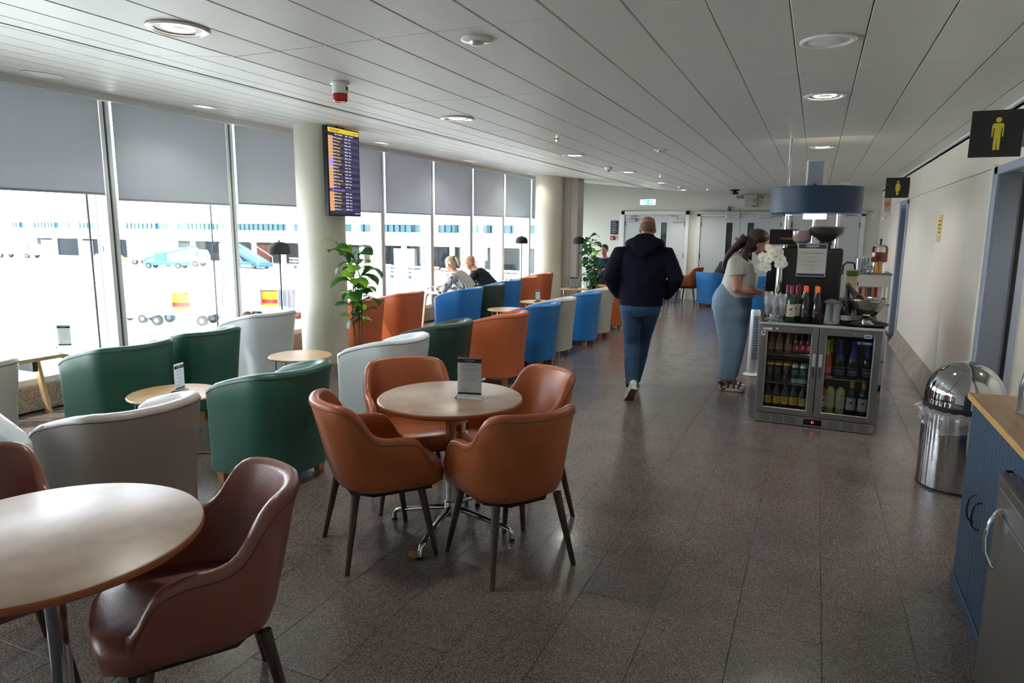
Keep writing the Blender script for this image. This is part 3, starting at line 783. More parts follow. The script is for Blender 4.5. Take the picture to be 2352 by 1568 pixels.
def dining_chair(mname, label, loc, face, group='brown leather dining chairs'):
    if mname not in _dc:
        d = {}; sh, se = dining_shell()
        src = [('shell', sh, mname), ('piping', se, 'seam_dark'), ('seat', dining_seat(), mname), ('seat_frame', dining_under(), 'black_matte')]
        for k, (sx, sy) in enumerate(((1, 1), (1, -1), (-1, 1), (-1, -1))):
            src.append(('leg%d' % k, dleg(.165 * sx - .0, .175 * sy, (.225 if sx > 0 else -.235) * 1.0, .235 * sy), 'dark_wood'))
        for k, bm_, mm in src:
            finish(bm_, True, .9); me = bpy.data.meshes.new('dining_' + k); bm_.to_mesh(me); bm_.free(); me.materials.append(M[mm]); d[k] = me
        _dc[mname] = d
    d = _dc[mname]
    t = thing('dining_chair', label, 'chair', (loc[0], loc[1], 0), R(face), group=group)
    s = obj('shell', d['shell'], '', t); obj('piping', d['piping'], '', s)
    obj('seat', d['seat'], '', t); obj('seat_frame', d['seat_frame'], '', t)
    for k in range(4): obj('leg', d['leg%d' % k], '', t)
    return t
dining_chair('leather_brown', 'brown leather dining chair left of the menu stand table, seen from its side', (-1.985, 2.79), 52)
dining_chair('leather_brown', 'brown leather dining chair with its back to us at the menu stand table', (-1.315, 2.955), 146)
dining_chair('leather_brown', 'brown leather dining chair facing us behind the left side of the menu stand table', (-2.18, 3.43), -47)
dining_chair('leather_brown', 'brown leather dining chair behind the right side of the menu stand table', (-1.51, 3.52), 234)
dining_chair('leather_maroon', 'maroon leather dining chair nearest the viewer, right of the big round table', (-1.765, 1.475), 235, 'maroon leather dining chairs')
dining_chair('leather_maroon', 'maroon leather dining chair at the left edge behind the big round table', (-2.60, 1.25), -20, 'maroon leather dining chairs')
dining_chair('leather_brown', 'brown leather dining chair in front of the far white doors, behind the walking man', (-2.62, 15.95), 170)
dining_chair('leather_brown', 'second far brown dining chair, mostly hidden behind the walking man', (-3.25, 15.55), 20)

# ---- pedestal tables
def pedestal_table(label, x, y, r, ztop, rot):
    t = thing('round_table', label, 'table', (x, y, 0), R(rot), group='round pedestal tables')
    b = B(); lathe(b, [(0, ztop - .001), (r - .010, ztop), (r - .004, ztop - .003)], 72, caps=False); obj('table_top', b, 'laminate', t)
    b = B(); lathe(b, [(r - .004, ztop - .003), (r, ztop - .008), (r, ztop - .020), (r - .014, ztop - .030), (r - .05, ztop - .034), (0, ztop - .034)], 72, caps=False); obj('table_edge', b, 'laminate_edge', t)
    b = B(); cyl(b, 0, 0, ztop - .05, ztop - .034, .14, n=32); obj('top_plate', b, 'black_matte', t)
    b = B(); lathe(b, [(.032, .11), (.028, .16), (.028, ztop - .05)], 28); obj('column', b, 'chrome', t)
    b = B(); lathe(b, [(.0, .085), (.036, .09), (.040, .13), (.034, .17), (.029, .175)], 24, caps=False); obj('hub', b, 'chrome', t)
    for k in range(4):
        a = PI / 2 * k; c, s = math.cos(a), math.sin(a)
        def q(rr, z): return (c * rr, s * rr, z)
        b = B(); loft(b, [q(.02, .135), q(.12, .118), q(.30, .075), q(.345, .062), q(.358, .045), q(.36, .012)], [(.019, .016), (.019, .015), (.015, .012), (.014, .012), (.013, .013), (.013, .013)], side=(-s, c, 0), n=12)
        l = obj('foot_arm', b, 'chrome', t)
        b = B(); cyl(b, c * .36, s * .36, 0, .013, .016, n=14); obj('foot_pad', b, 'rubber', l)
    return t
pedestal_table('grey brown round table carrying the white menu stand, four brown chairs around it', -1.735, 3.115, .388, .76, 3)
pedestal_table('big round grey brown table cut off at the bottom left of the photo', -1.985, 1.155, .418, .76, 30)
# crumpled paper wedged under one foot
b = B(); bmesh.ops.create_icosphere(b, subdivisions=3, radius=.03)
for v in b.verts: v.co = Vector((v.co.x * (1 + random.uniform(-.3, .3)), v.co.y * (1.1 + random.uniform(-.3, .3)), max(-.012, v.co.z * .45 * (1 + random.uniform(-.4, .5)))))
mat('kraft', col(150, 118, 74), 0.9)
tag(obj('paper_wad', b, 'kraft', None, (-1.752, 2.765, .0125)), 'crumpled brown paper wad on the floor under a chrome table foot', 'paper')

# ---- oak coffee tables on bent chrome rods
def coffee_table(label, x, y, r=.30, rot=0, z=.50):
    t = thing('coffee_table', label, 'table', (x, y, 0), R(rot), group='round oak coffee tables')
    b = B(); lathe(b, [(0, z), (r - .006, z), (r, z - .006), (r - .003, z - .014), (r - .02, z - .018), (0, z - .018)], 56, caps=False); obj('table_top', b, 'oak', t)
    for k in range(2):
        s = 1 if k else -1; w = r * .62; d = s * r * .50
        pts = [(-w, d * .35, z - .024)]
        pts += [(-w, d * .8, z - .024), (-w, d, z - .034), (-w, d * 1.08, z - .06), (-w, d * 1.25, .03), (-w + .012, d * 1.26, .008), (-w + .03, d * 1.26, .006)]
        pts += [(w - .03, d * 1.26, .006), (w - .012, d * 1.26, .008), (w, d * 1.25, .03), (w, d * 1.08, z - .06), (w, d, z - .034), (w, d * .8, z - .024), (w, d * .35, z - .024)]
        b = B(); tube(b, pts, .0055, 8); obj('rod_leg', b, 'chrome', t)
    b = B(); box(b, -r * .62, r * .62, -.012, .012, z - .026, z - .018); obj('brace', b, 'steel', t)
    return t
coffee_table('round oak coffee table with a menu stand in front of the green armchairs', -4.02, 3.27, .30, 20)
coffee_table('round oak coffee table by the foot of the near column', -4.22, 4.78, .28, 60)
coffee_table('round oak coffee table at the left border behind the brown chair', -4.30, 2.02, .30, 0)
coffee_table('round oak coffee table with a menu stand behind the blue walkway armchair', -4.05, 10.15, .28, 15)
coffee_table('round oak coffee table in front of the orange window row armchairs', -4.05, 8.95, .28, 40)
coffee_table('round oak coffee table with a menu stand beside the far pier', -4.30, 12.75, .28, 0)
coffee_table('round oak coffee table by the man in navy, with a thin menu stand', -3.95, 13.85, .28, 30)
# bentwood tables / chairs along the glass
def bentwood(label, x, y, rot, h=.58, w=.5, d=.5):
    t = thing('bentwood_table', label, 'table', (x, y, 0), R(rot), group='bentwood tables at the windows')
    for k, s in enumerate((-1, 1)):
        b = B(); n = 10
        o = [(-d / 2 - .06, 0), (-d / 2 + .03, h - .14)] + [( -d / 2 + .03 + .12 * (1 - math.cos(R(a))), h - .14 + .14 * math.sin(R(a))) for a in range(15, 91, 15)] + [(d / 2 - .12, h)] + [(d / 2 - .12 + .12 * math.sin(R(a)), h - .14 + .14 * math.cos(R(a))) for a in range(15, 91, 15)] + [(d / 2 + .06, 0)]
        inn = [(px + (.028 if px < 0 else -.028), pz - (.0 if pz < h - .14 else .03)) for px, pz in o]
        vo = [[b.verts.new((p[0], yy, p[1])) for p in o] for yy in (s * w / 2 - .028, s * w / 2 + .028)]
        vi = [[b.verts.new((p[0], yy, p[1])) for p in inn] for yy in (s * w / 2 - .028, s * w / 2 + .028)]
        for i in range(len(o) - 1):
            b.faces.new((vo[0][i], vo[0][i + 1], vo[1][i + 1], vo[1][i])); b.faces.new((vi[1][i], vi[1][i + 1], vi[0][i + 1], vi[0][i]))
            for q in (0, 1): b.faces.new((vo[q][i], vi[q][i], vi[q][i + 1], vo[q][i + 1]))
        for i in (0, -1): b.faces.new((vo[0][i], vo[1][i], vi[1][i], vi[0][i]))
        obj('side_loop', b, 'plywood', t)
    b = B(); box(b, -d / 2 + .08, d / 2 - .08, -w / 2 + .03, w / 2 - .03, h - .022, h + .001, .004); obj('table_top', b, 'plywood', t)
    b = B(); box(b, -.02, .02, -w / 2 + .03, w / 2 - .03, h - .12, h - .022); obj('apron_rail', b, 'dark_wood', t)
    return t
bentwood('bentwood table with rounded corners in front of the seated couple', -5.75, 10.15, 90, .57, .50, .62)
bentwood('bentwood table behind the far orange armchairs by the glass', -5.86, 13.6, 90, .60, .5, .55)
bentwood('bentwood table at the left border near the glass with a menu stand', -5.90, 3.35, 90, .60, .5, .62)
bentwood('bentwood table half hidden behind the near column', -5.92, 7.02, 90, .58, .45, .5)

# ---- floor lamps with a domed black shade
def floor_lamp(label, x, y, h=1.50):
    t = thing('floor_lamp', label, 'lamp', (x, y, 0), group='black floor lamps')
    b = B(); lathe(b, [(.0, 0), (.13, 0), (.13, .012), (.12, .018), (0, .02)], 32, caps=False); obj('base', b, 'black_matte', t)
    b = B(); cyl(b, 0, 0, .018, h - .03, .008, n=10); obj('pole', b, 'black_matte', t)
    b = B(); lathe(b, [(.122, h - .150), (.128, h - .140), (.126, h - .085), (.112, h - .045), (.085, h - .018), (.04, h - .004), (0, h), (0, h - .008), (.04, h - .012), (.08, h - .026), (.105, h - .05), (.119, h - .09), (.120, h - .140)], 40, caps=False); obj('lamp_shade', b, 'black_matte', t)
    b = B(); cyl(b, 0, 0, h, h + .018, .010, n=10); obj('finial', b, 'black_matte', t)
    b = B(); ball(b, (0, 0, h - .09), .035, n=12); obj('bulb', b, 'white_plastic', t)
    return t
floor_lamp('black domed floor lamp behind the pale grey armchair left of the column', -5.90, 6.40, 1.475)
floor_lamp('black domed floor lamp by the last windows in front of the far column', -5.70, 13.35, 1.50)
floor_lamp('black domed floor lamp beside the far plant, in front of the pier', -4.62, 13.95, 1.50)

# ---- menu stands
def menu_stand(label, x, y, z, rot, w=.105, h=.185, detail=True, head='print_navy'):
    t = thing('menu_stand', label, 'menu stand', (x, y, z), R(rot), group='acrylic menu stands on the tables')
    b = B(); box(b, -w / 2 - .012, w / 2 + .008, -.028, .028, 0, .012, .002); obj('base', b, 'acrylic', t)
    b = B(); box(b, -w / 2 - .001, w / 2 + .003, -.0032, .0032, .010, h + .014, .0006); obj('holder', b, 'acrylic', t)
    cb_ = B(); cb_.faces.new([cb_.verts.new(q) for q in ((-w / 2, -.001, .016), (w / 2, -.001, .016), (w / 2, -.001, h + .006), (-w / 2, -.001, h + .006))]); c = obj('card', cb_, 'paper', t, smooth=False)
    obj('header_band', box(B(), -w / 2, w / 2, -.0018, -.0012, h - .020, h + .002), head, c, smooth=False)
    obj('footer_band', box(B(), -w / 2, w / 2, -.0018, -.0012, .022, .032), 'print_navy', c, smooth=False)
    rx = (PI / 2, 0, 0)
    if detail:
        text('HANGAR', .0125, 'print_white', c, (0, -.0022, h - .0075), rx, ext=.0002)
        text('LOUNGE', .0055, 'print_white', c, (0, -.0022, h - .0155), rx, ext=.0002, char=1.6)
        text('SIT BACK & RELAX', .0088, 'print_grey', c, (0, -.0022, h - .034), rx, ext=.0002)
    lb = B(); rr = random.Random(5); z_ = h - .050
    for grp in (4, 3, 3):
        for q in range(grp):
            tot = w * rr.uniform(.45, .86) if q < grp - 1 else w * .3; x_ = -tot / 2
            while x_ < tot / 2 - .002:
                ww = min(rr.uniform(.004, .011), tot / 2 - x_); box(lb, x_, x_ + ww, -.0016, -.0012, z_ - .0011, z_); x_ += ww + .0018
            z_ -= .0062
        z_ -= .006
    for q in range(3): box(lb, -w * .32, -w * .32 + w * rr.uniform(.2, .34), -.0016, -.0012, .042 + q * .005, .0432 + q * .005)
    obj('small_print', lb, 'print_grey', c, smooth=False)
    return t
menu_stand('white menu stand on the round table among the four brown chairs', -1.625, 3.125, .76, 14, .128, .212)
menu_stand('white menu stand on the oak coffee table between the green armchairs', -4.02, 3.32, .50, 104, .10, .185)
menu_stand('menu stand by the window behind the green armchairs', -5.86, 3.72, .605, 33, .105, .19, head='print_navy')
menu_stand('bright menu stand seen edge on, on a coffee table before the far orange armchairs', -4.02, 10.10, .50, 68, .10, .185, False)
menu_stand('menu stand with a dark header on the coffee table beside the far pier', -4.30, 12.72, .50, 18, .16, .22, False, 'print_black')
menu_stand('thin menu stand seen edge on near the man in navy', -3.98, 13.85, .50, 100, .10, .19, False)

# ================================================================== DRINKS ISLAND
# ---- glass-door drinks fridge (origin: left front bottom corner)
FX, FY = -0.385, 6.175
fr = thing('drinks_fridge', 'stainless double door drinks fridge full of bottles and cans at the walkway end', 'fridge', (FX, FY, 0), R(-2.0))
FW, FD, FH = 0.93, 0.50, 0.865
b = B()
box(b, 0, .012, .03, FD, .02, FH); box(b, FW - .012, FW, .03, FD, .02, FH); box(b, 0, FW, FD - .012, FD, .02, FH)
box(b, 0, FW, .03, FD, FH - .014, FH); box(b, 0, FW, .03, FD, .09, .125); obj('cabinet_body', b, 'steel_brushed', fr, smooth=False)
b = B(); box(b, .012, .016, .04, FD - .012, .125, FH - .014); box(b, FW - .016, FW - .012, .04, FD - .012, .125, FH - .014); box(b, .012, FW - .012, FD - .018, FD - .012, .125, FH - .014); box(b, .46, .47, .05, FD - .02, .125, FH - .014)
obj('inner_liner', b, 'steel_dark', fr, smooth=False)
obj('side_film', box(B(), -.006, 0, .03, FD, .02, FH), 'blue_panel', fr)
b = B(); box(b, -.012, FW + .012, -.01, FD + .06, FH, FH + .022, .005); obj('worktop_slab', b, 'black_gloss', fr)
b = B(); box(b, -.014, FW + .014, -.014, -.009, FH - .002, FH + .021, .002); obj('worktop_trim', b, 'aluminium', fr)
b = B(); box(b, 0, FW, .0, .03, .006, .088, .002); pl = obj('vent_strip', b, 'steel', fr)
b = B()
for gx in (.04, .145, .25, .59, .70, .81):
    for i in range(6):
        for j in range(5):
            cx = gx + i * .0145 + (j % 2) * .007; cz = .024 + j * .0118
            poly(b, [(cx - .0052, cz), (cx, cz - .0036), (cx + .0052, cz), (cx, cz + .0036)], -.0016, .0, 'y')
o = obj('vent_holes', b, 'black', pl, smooth=False); o['kind'] = 'stuff'
obj('control_panel', box(B(), .395, .535, -.004, 0, .022, .074, .001), 'black_gloss', pl)
mat('led_red', col(230, 30, 40), .5, emit=(1, .05, .08, 1), es=2.5)
text('21', .026, 'led_red', pl, (.468, -.0048, .048), (PI / 2, 0, 0))
for k in range(4): obj('foot', cyl(B(), .05 + .83 * (k % 2), .06 + .38 * (k // 2), 0, .022, .018, n=12), 'rubber', fr)
for k, (x0, x1) in enumerate(((.004, .462), (.468, .926))):
    b = B(); z0, z1 = .094, FH - .004; sw = .052
    for q in ((x0, x0 + sw, z0, z1), (x1 - sw, x1, z0, z1)):
        box(b, q[0], q[1], -.012, .024, q[2], q[3], .003)
    for q in ((x0 + sw - .002, x1 - sw + .002, z0, z0 + .052), (x0 + sw - .002, x1 - sw + .002, z1 - .058, z1)):
        box(b, q[0], q[1], -.011, .024, q[2], q[3], .003)
    dr = obj('glass_door', b, 'steel_brushed', fr)
    obj('door_pane', box(B(), x0 + sw, x1 - sw, .002, .006, z0 + .05, z1 - .056), 'fridge_glass', dr, smooth=False)
    for q in ((x0 + sw, x0 + sw + .005), (x1 - sw - .005, x1 - sw)): obj('door_gasket', box(B(), q[0], q[1], -.004, .010, z0 + .05, z1 - .056), 'aluminium', dr)
    hx = x1 - .030 if k == 0 else x0 + .016
    b = B(); box(b, hx - .006, hx + .018, -.0145, -.011, .53, .64, .002); hp = obj('finger_pull', b, 'aluminium' , dr)
    obj('pull_recess', box(B(), hx - .006, hx + .018, -.0135, -.011, .44, .53), 'steel_dark', hp)
    obj('lock', cyl(B(), 0, 0, 0, .006, .010, n=16), 'steel', dr, ((x0 + x1) / 2 + .03, -.011, z1 - .028), (PI / 2, 0, 0))
    sh = [.60, .352] if k == 0 else [.432]
    for z in sh:
        b = B()
        for q in range(22): xx = x0 + .02 + (x1 - x0 - .04) * q / 21; tube(b, [(xx, .045, z), (xx, FD - .03, z)], .0016, 4)
        tube(b, [(x0 + .015, .045, z), (x1 - .015, .045, z)], .004, 6); tube(b, [(x0 + .015, .05, z + .014), (x1 - .015, .05, z + .014)], .002, 5)
        obj('wire_shelf', b, 'chrome', fr)
obj('paper_tag', box(B(), .02, .095, -.0135, -.012, .818, .838), 'paper', fr); obj('square_tag', box(B(), .125, .142, -.0135, -.011, .826, .842), 'paper', fr)
b = obj('energy_sticker', box(B(), .010, .042, -.0135, -.012, .768, .808), 'paper', fr); obj('sticker_dot', cyl(B(), 0, 0, 0, .001, .008, n=14), 'black', b, (.026, -.0136, .792), (PI / 2, 0, 0))
b = obj('blue_badge', (lambda q: poly(q, rrect(.745, .870, .742, .770, .013), -.0008, .0016, 'y'))(B()), 'navy_dark', fr)
text('COOLER', .015, 'print_white', b, (.822, -.0014, .756), (PI / 2, 0, 0)); text('C', .024, 'print_white', b, (.765, -.0014, .756), (PI / 2, 0, 0))
b = obj('care_sticker', box(B(), .800, .850, -.0135, -.0115, .800, .828), 'paper', fr); obj('sticker_print', box(B(), .804, .846, -.0138, -.0135, .806, .822), 'vehicle_blue', b)

# ---- bottles
mat('glass_amber', col(150, 84, 30), .08, spec=.6, coat=.3)
mat('glass_brown', col(46, 24, 18), .08, coat=.3)
mat('glass_dark', col(20, 24, 22), .08, coat=.4)
mat('glass_green', col(30, 52, 34), .07, coat=.4)
mat('wine_pale', col(176, 176, 110), .08, coat=.3)
mat('wine_rose', col(186, 84, 76), .08, coat=.3)
mat('wine_clear', col(150, 152, 146), .08, coat=.3)
mat('foil_gold', col(214, 196, 70), .3, metal=.6)
mat('foil_blue', col(32, 54, 142), .3, metal=.5)
mat('foil_burgundy', col(112, 28, 44), .35)
mat('cap_orange', col(222, 92, 40), .4)
mat('cap_yellow', col(228, 154, 30), .4)
mat('cap_red', col(196, 60, 60), .4)
mat('label_red', col(190, 34, 48), .6)
mat('label_yellow', col(226, 178, 40), .6)
mat('label_pink', col(206, 112, 110), .6)
mat('label_navy', col(34, 40, 74), .6)
mat('can_gold', col(206, 158, 64), .3, metal=.7)
mat('can_black', col(34, 33, 32), .35)
mat('can_silver', col(190, 196, 196), .25, metal=.8)
mat('can_green', col(24, 72, 62), .35)
_bt = {}
def mk(key, fn):
    if key not in _bt: _bt[key] = fn()
    return _bt[key]
def mesh_of(bm_, mname, ang=.7):
    finish(bm_, True, ang); me = bpy.data.meshes.new(mname); bm_.to_mesh(me); bm_.free(); me.materials.append(M[mname]); return me
PROF = {
    'beer': [(0, 0), (.029, .001), (.031, .008), (.031, .115), (.026, .140), (.0155, .165), (.0135, .205), (.0145, .21), (.0145, .218), (0, .219)],
    'wine': [(0, 0), (.034, .001), (.037, .008), (.037, .185), (.031, .208), (.016, .228), (.0140, .29), (.0155, .295), (.0155, .305), (0, .306)],
    'hock': [(0, 0), (.035, .001), (.039, .010), (.039, .13), (.032, .185), (.020, .225), (.0150, .28), (.0160, .30), (0, .301)],
    'fizz': [(0, 0), (.041, .001), (.044, .010), (.044, .13), (.036, .185), (.021, .225), (.0165, .285), (.0185, .295), (.0175, .315), (0, .318)],
    'can': [(0, .003), (.026, .0), (.033, .008), (.033, .150), (.027, .163), (.027, .166), (.024, .165), (0, .164)],
}
CAPS = {'beer': [(.0150, .198), (.0158, .200), (.0158, .217), (.014, .221), (0, .221)], 'wine': [(.0148, .235), (.0162, .236), (.0162, .306), (.015, .308), (0, .308)],
        'hock': [(.0175, .240), (.0170, .26), (.0172, .301), (.015, .304), (0, .304)], 'fizz': [(.0335, .195), (.0225, .226), (.0178, .285), (.0200, .296), (.0190, .316), (.014, .322), (0, .323)],
        'can': [(.0335, .150), (.0275, .1635), (.0275, .1665), (.024, .1655), (0, .1645)]}
def bottle(kind, body, cap, lab, lz, label, x, y, z, mark=None, name='bottle', group=None, rot=0, cat='bottle', r_add=.0008, arcw=150, scale=1.0):
    p = PROF[kind]; rad = max(q[0] for q in p)
    key = (kind, body); me = mk(key, lambda: mesh_of(lathe(B(), p, 20, caps=False), body))
    o = obj(name, me, '', None, (x, y, z)); o.rotation_euler = (0, 0, rot); o.scale = (scale,) * 3
    tag(o, label, cat, group)
    if cap: obj('cap' if kind != 'can' else 'lid', mk((kind, 'cap', cap), lambda: mesh_of(lathe(B(), CAPS[kind], 20, caps=False), cap)), '', o)
    if lab:
        def lb():
            return mesh_of(lathe(B(), [(rad + r_add, lz[0]), (rad + r_add, lz[1])], 14, caps=False, a0=R(-90 - arcw / 2), a1=R(-90 + arcw / 2)), lab)
        l = obj('label', mk((kind, lab, lz, arcw), lb), '', o)
        if mark: mark(l, rad + r_add + .0006, lz)
    return o
def bend(me, rad):
    for v in me.vertices:
        a = v.co.x / rad; r_ = rad + (-v.co.y) * 1.0
        v.co = Vector((math.sin(a) * rad, -math.cos(a) * rad, v.co.z))
_tx = {}
def curved_text(s, size, m, parent, rad, z):
    k = (s, size, m, rad)
    if k not in _tx:
        o = text(s, size, m, None, None, None, ext=0.0); me = o.data
        C.objects.unlink(o); bpy.data.objects.remove(o)
        for v in me.vertices:
            a = v.co.x / rad; v.co = Vector((math.sin(a) * rad, -math.cos(a) * rad, v.co.y))
        _tx[k] = me
    obj('lettering', _tx[k], m, parent, (0, 0, z))
def stripe(parent, rad, z0, z1, m, w=60):
    k = ('st', rad, round(z1 - z0, 4), m, w)
    me = mk(k, lambda: mesh_of(lathe(B(), [(rad, 0), (rad, z1 - z0)], 8, caps=False, a0=R(-90 - w / 2), a1=R(-90 + w / 2)), m))
    obj('print', me, '', parent, (0, 0, z0))
def goat(parent, rad, lz):                     # small dark animal mark with three lines of print
    zc_ = lz[0] + (lz[1] - lz[0]) * .58
    def f():
        b = B(); pts = [(-.010, .004), (-.006, .007), (.002, .006), (.006, .011), (.008, .016), (.011, .010), (.014, .006), (.010, .004), (.009, -.002), (.011, -.010), (.008, -.010), (.006, -.003), (-.004, -.003), (-.006, -.010), (-.009, -.010), (-.008, -.003), (-.011, .0)]
        vs = [b.verts.new((math.sin(px / rad) * rad, -math.cos(px / rad) * rad, pz)) for px, pz in pts]; b.faces.new(vs); return mesh_of(b, 'print_black')
    obj('emblem', mk(('goat', rad), f), '', parent, (0, 0, zc_))
    for i, w in ((0, 40), (1, 52), (2, 30)): stripe(parent, rad, lz[0] + .012 + i * .006, lz[0] + .0135 + i * .006, 'print_grey', w)
def swirl(parent, rad, lz):
    def f():
        b = B(); pts = []
        for i in range(26): a = i * .33; q = .004 + .011 * i / 26; pts.append((q * math.cos(a) - .008, q * math.sin(a) * 1.25))
        pts += [(-.006, .022), (-.010, .034)]
        tube(b, [(math.sin(px / rad) * rad, -math.cos(px / rad) * rad, pz) for px, pz in pts], .0010, 4); return mesh_of(b, 'print_grey')
    obj('swirl', mk(('sw', rad), f), '', parent, (0, 0, lz[0] + .052)); stripe(parent, rad, lz[0] + .018, lz[0] + .020, 'print_grey', 66)
FO = Matrix.Rotation(R(-2.0), 4, 'Z')
def inF(x, y, z):
    v = FO @ Vector((x, y, 0)); return FX + v.x, FY + v.y, z
G = 'bottles in the drinks fridge'
z = .606
for i, x in enumerate((.085, .150, .225)):
    bottle('beer', 'glass_amber', None, 'paper_cream', (.035, .095), ['amber cider bottle at the left end of the top fridge shelf', 'amber cider bottle with red script second on the top fridge shelf', 'amber cider bottle next to the red labelled ones on the top fridge shelf'][i], *inF(x, .11, z),
           mark=lambda l, r, lz: (curved_text('Sol', .026, 'label_red', l, r, .070), stripe(l, r, .043, .047, 'print_black', 30)), group=G, rot=(.5, .12, 0)[i], scale=.95)
for i, x in enumerate((.288, .338, .392)):
    bottle('beer', 'glass_brown', 'cap_red', 'label_red', (.030, .105), 'brown bottle with a red label on the top fridge shelf, %s of three' % ORD3[i], *inF(x, .10 - .01 * i, z), mark=lambda l, r, lz: (stripe(l, r, .052, .084, 'print_white', 34), stripe(l, r + .0004, .060, .076, 'label_red', 20)), group=G, rot=(.35, .2, -.1)[i], scale=.95)
z = .358
for row, yy in ((0, .085), (1, .16)):
    for i, x in enumerate((.092, .160, .228)):
        o = bottle('can', 'can_black', 'can_gold', None, None, ('black can with gold top on the middle fridge shelf, %s of the front three' % ORD3[i]) if row == 0 else 'black can with gold top in the second row, behind the %s front one' % ORD3[i], *inF(x, yy, z), name='drink_can', group='black cans in the fridge', cat='can')
        if row == 0:
            def harp():
                b_ = B(); rad = .0336
                for pts in ([(-.008, .022), (-.007, .002), (.002, -.016)], [(-.008, .022), (.0, .026), (.008, .020), (.007, .0), (.002, -.016)], [(-.002, .024), (.0, -.010)], [(.003, .023), (.003, -.008)]):
                    tube(b_, [(math.sin(a / rad) * rad, -math.cos(a / rad) * rad, c) for a, c in pts], .0010, 4)
                return mesh_of(b_, 'can_gold')
            obj('harp_emblem', mk('harp', harp), '', o, (0, 0, .100))
    for i, x in enumerate((.296, .362, .426)):
        o = bottle('can', 'can_silver', 'can_silver', 'can_green', (.045, .140), ('green and silver can on the middle fridge shelf, %s of the front three' % ORD3[i]) if row == 0 else 'green and silver can in the second row, behind the %s front one' % ORD3[i], *inF(x, yy - .008, z), mark=(lambda l, r, lz: (curved_text('POINT', .017, 'print_white', l, r, .108), curved_text('BROTHERS', .0125, 'print_white', l, r, .088))) if row == 0 else None, name='drink_can', group='green cans in the fridge', cat='can', arcw=300)
z = .127
for i, x in enumerate((.080, .150, .218, .288, .362)):
    bottle('beer', 'glass_dark', None, 'label_yellow', (.036, .100), 'dark yellow labelled bottle, bottom fridge shelf, %s of five' % ORD5[i], *inF(x + .01, .085, z),
           mark=lambda l, r, lz: (stripe(l, r, .066, .092, 'print_black', 22), stripe(l, r + .0004, .072, .087, 'print_white', 12), curved_text('BEAVERTON', .0075, 'print_black', l, r, .053)), group=G, rot=(.25, .35, 0, 0, -.4)[i], scale=1.05)
z = .438
bottle('fizz', 'wine_rose', 'foil_gold', 'label_pink', (.040, .095), 'rose sparkling wine bottle with gold foil at the left of the upper right shelf', *inF(.535, .09, z), group=G)
for i, x in enumerate((.635, .735, .845)):
    bottle('fizz', 'glass_dark', 'foil_blue', 'label_navy', (.030, .100), 'dark sparkling wine bottle with blue foil neck in the right fridge door, %s of three' % ORD3[i], *inF(x, .085, z),
           mark=lambda l, r, lz: (stripe(l, r, .098, .100, 'foil_gold', 120), curved_text('PROSECCO', .012, 'print_white', l, r, .066), stripe(l, r, .042, .044, 'foil_gold', 80)), group=G)
for i, x in enumerate((.560, .625, .730, .835)):
    bottle('fizz', 'wine_rose' if i == 0 else 'glass_dark', 'foil_gold' if i < 2 else 'foil_burgundy', None, None, ['gold foil bottle behind the rose sparkling wine', 'gold foil bottle behind the left blue foil one', 'bottle behind the middle blue foil one', 'bottle behind the right blue foil one'][i], *inF(x, .20, z), group='back row of sparkling bottles')
z = .127
bottle('wine', 'wine_rose', 'wine_clear', 'paper', (.055, .150), 'rose wine bottle at the left of the bottom right fridge shelf', *inF(.515, .09, z), mark=goat, group=G, rot=.5)
for i, x in enumerate((.585, .662)):
    bottle('wine', 'wine_pale', 'can_black', 'paper', (.055, .155), 'white wine bottle with a swirl label, %s one' % ('left' if i == 0 else 'right'), *inF(x, .09, z), mark=swirl, group=G, rot=(0, .2)[i])
for i, x in enumerate((.745, .832)):
    bottle('wine', 'glass_dark', 'cap_yellow', 'paper', (.050, .155), 'dark wine bottle with a yellow cap and white label in the fridge, %s one' % ('left' if i == 0 else 'right'), *inF(x, .085, z), mark=goat, group=G)
# ---- on top of the fridge
ZT_ = FH + .022
GT = 'wine bottles on the fridge top'
bottle('wine', 'glass_green', 'foil_burgundy', 'paper_cream', (.045, .150), 'red wine bottle with burgundy cap and cream label standing in front of the other two', *inF(.222, .10, ZT_), mark=goat, group=GT)
bottle('wine', 'glass_green', 'foil_burgundy', 'paper_cream', (.045, .150), 'red wine bottle with burgundy cap behind the plastic cups, left of three', *inF(.185, .18, ZT_), mark=goat, group=GT)
bottle('wine', 'glass_green', 'foil_burgundy', 'paper_cream', (.045, .150), 'red wine bottle with burgundy cap, right of three', *inF(.262, .19, ZT_), mark=goat, group=GT, rot=-.3)
bottle('wine', 'glass_green', 'foil_burgundy', 'paper_cream', (.045, .150), 'fourth burgundy capped bottle half hidden behind the right one', *inF(.268, .28, ZT_), group=GT)
for i, x in enumerate((.335, .425)):
    bottle('hock', 'glass_dark', 'cap_orange', 'can_black', (.05, .12), 'dark bottle with an orange top beside the coffee machine sign, %s one in front' % ('left' if i == 0 else 'right'), *inF(x, .12, ZT_), mark=lambda l, r, lz: stripe(l, r, .09, .095, 'cap_orange', 30), group=GT)
    bottle('hock', 'glass_dark', 'cap_orange', None, None, 'orange topped dark bottle standing behind its twin, %s one' % ('left' if i == 0 else 'right'), *inF(x - .012, .22, ZT_), group=GT)
bottle('fizz', 'glass_dark', 'can_black', 'paper', (.028, .070), 'dark champagne bottle standing between the glasses and the ice bucket', *inF(.650, .22, ZT_), group=GT)
o = bottle('fizz', 'glass_dark', 'can_black', None, None, 'dark champagne bottle leaning inside the hammered ice bucket', 0, 0, 0, group=None)
px_, py_, pz_ = inF(.80, .17, ZT_)
o.location = (px_ + .035, py_, pz_ + .085); o.rotation_euler = (0, R(-38), 0)
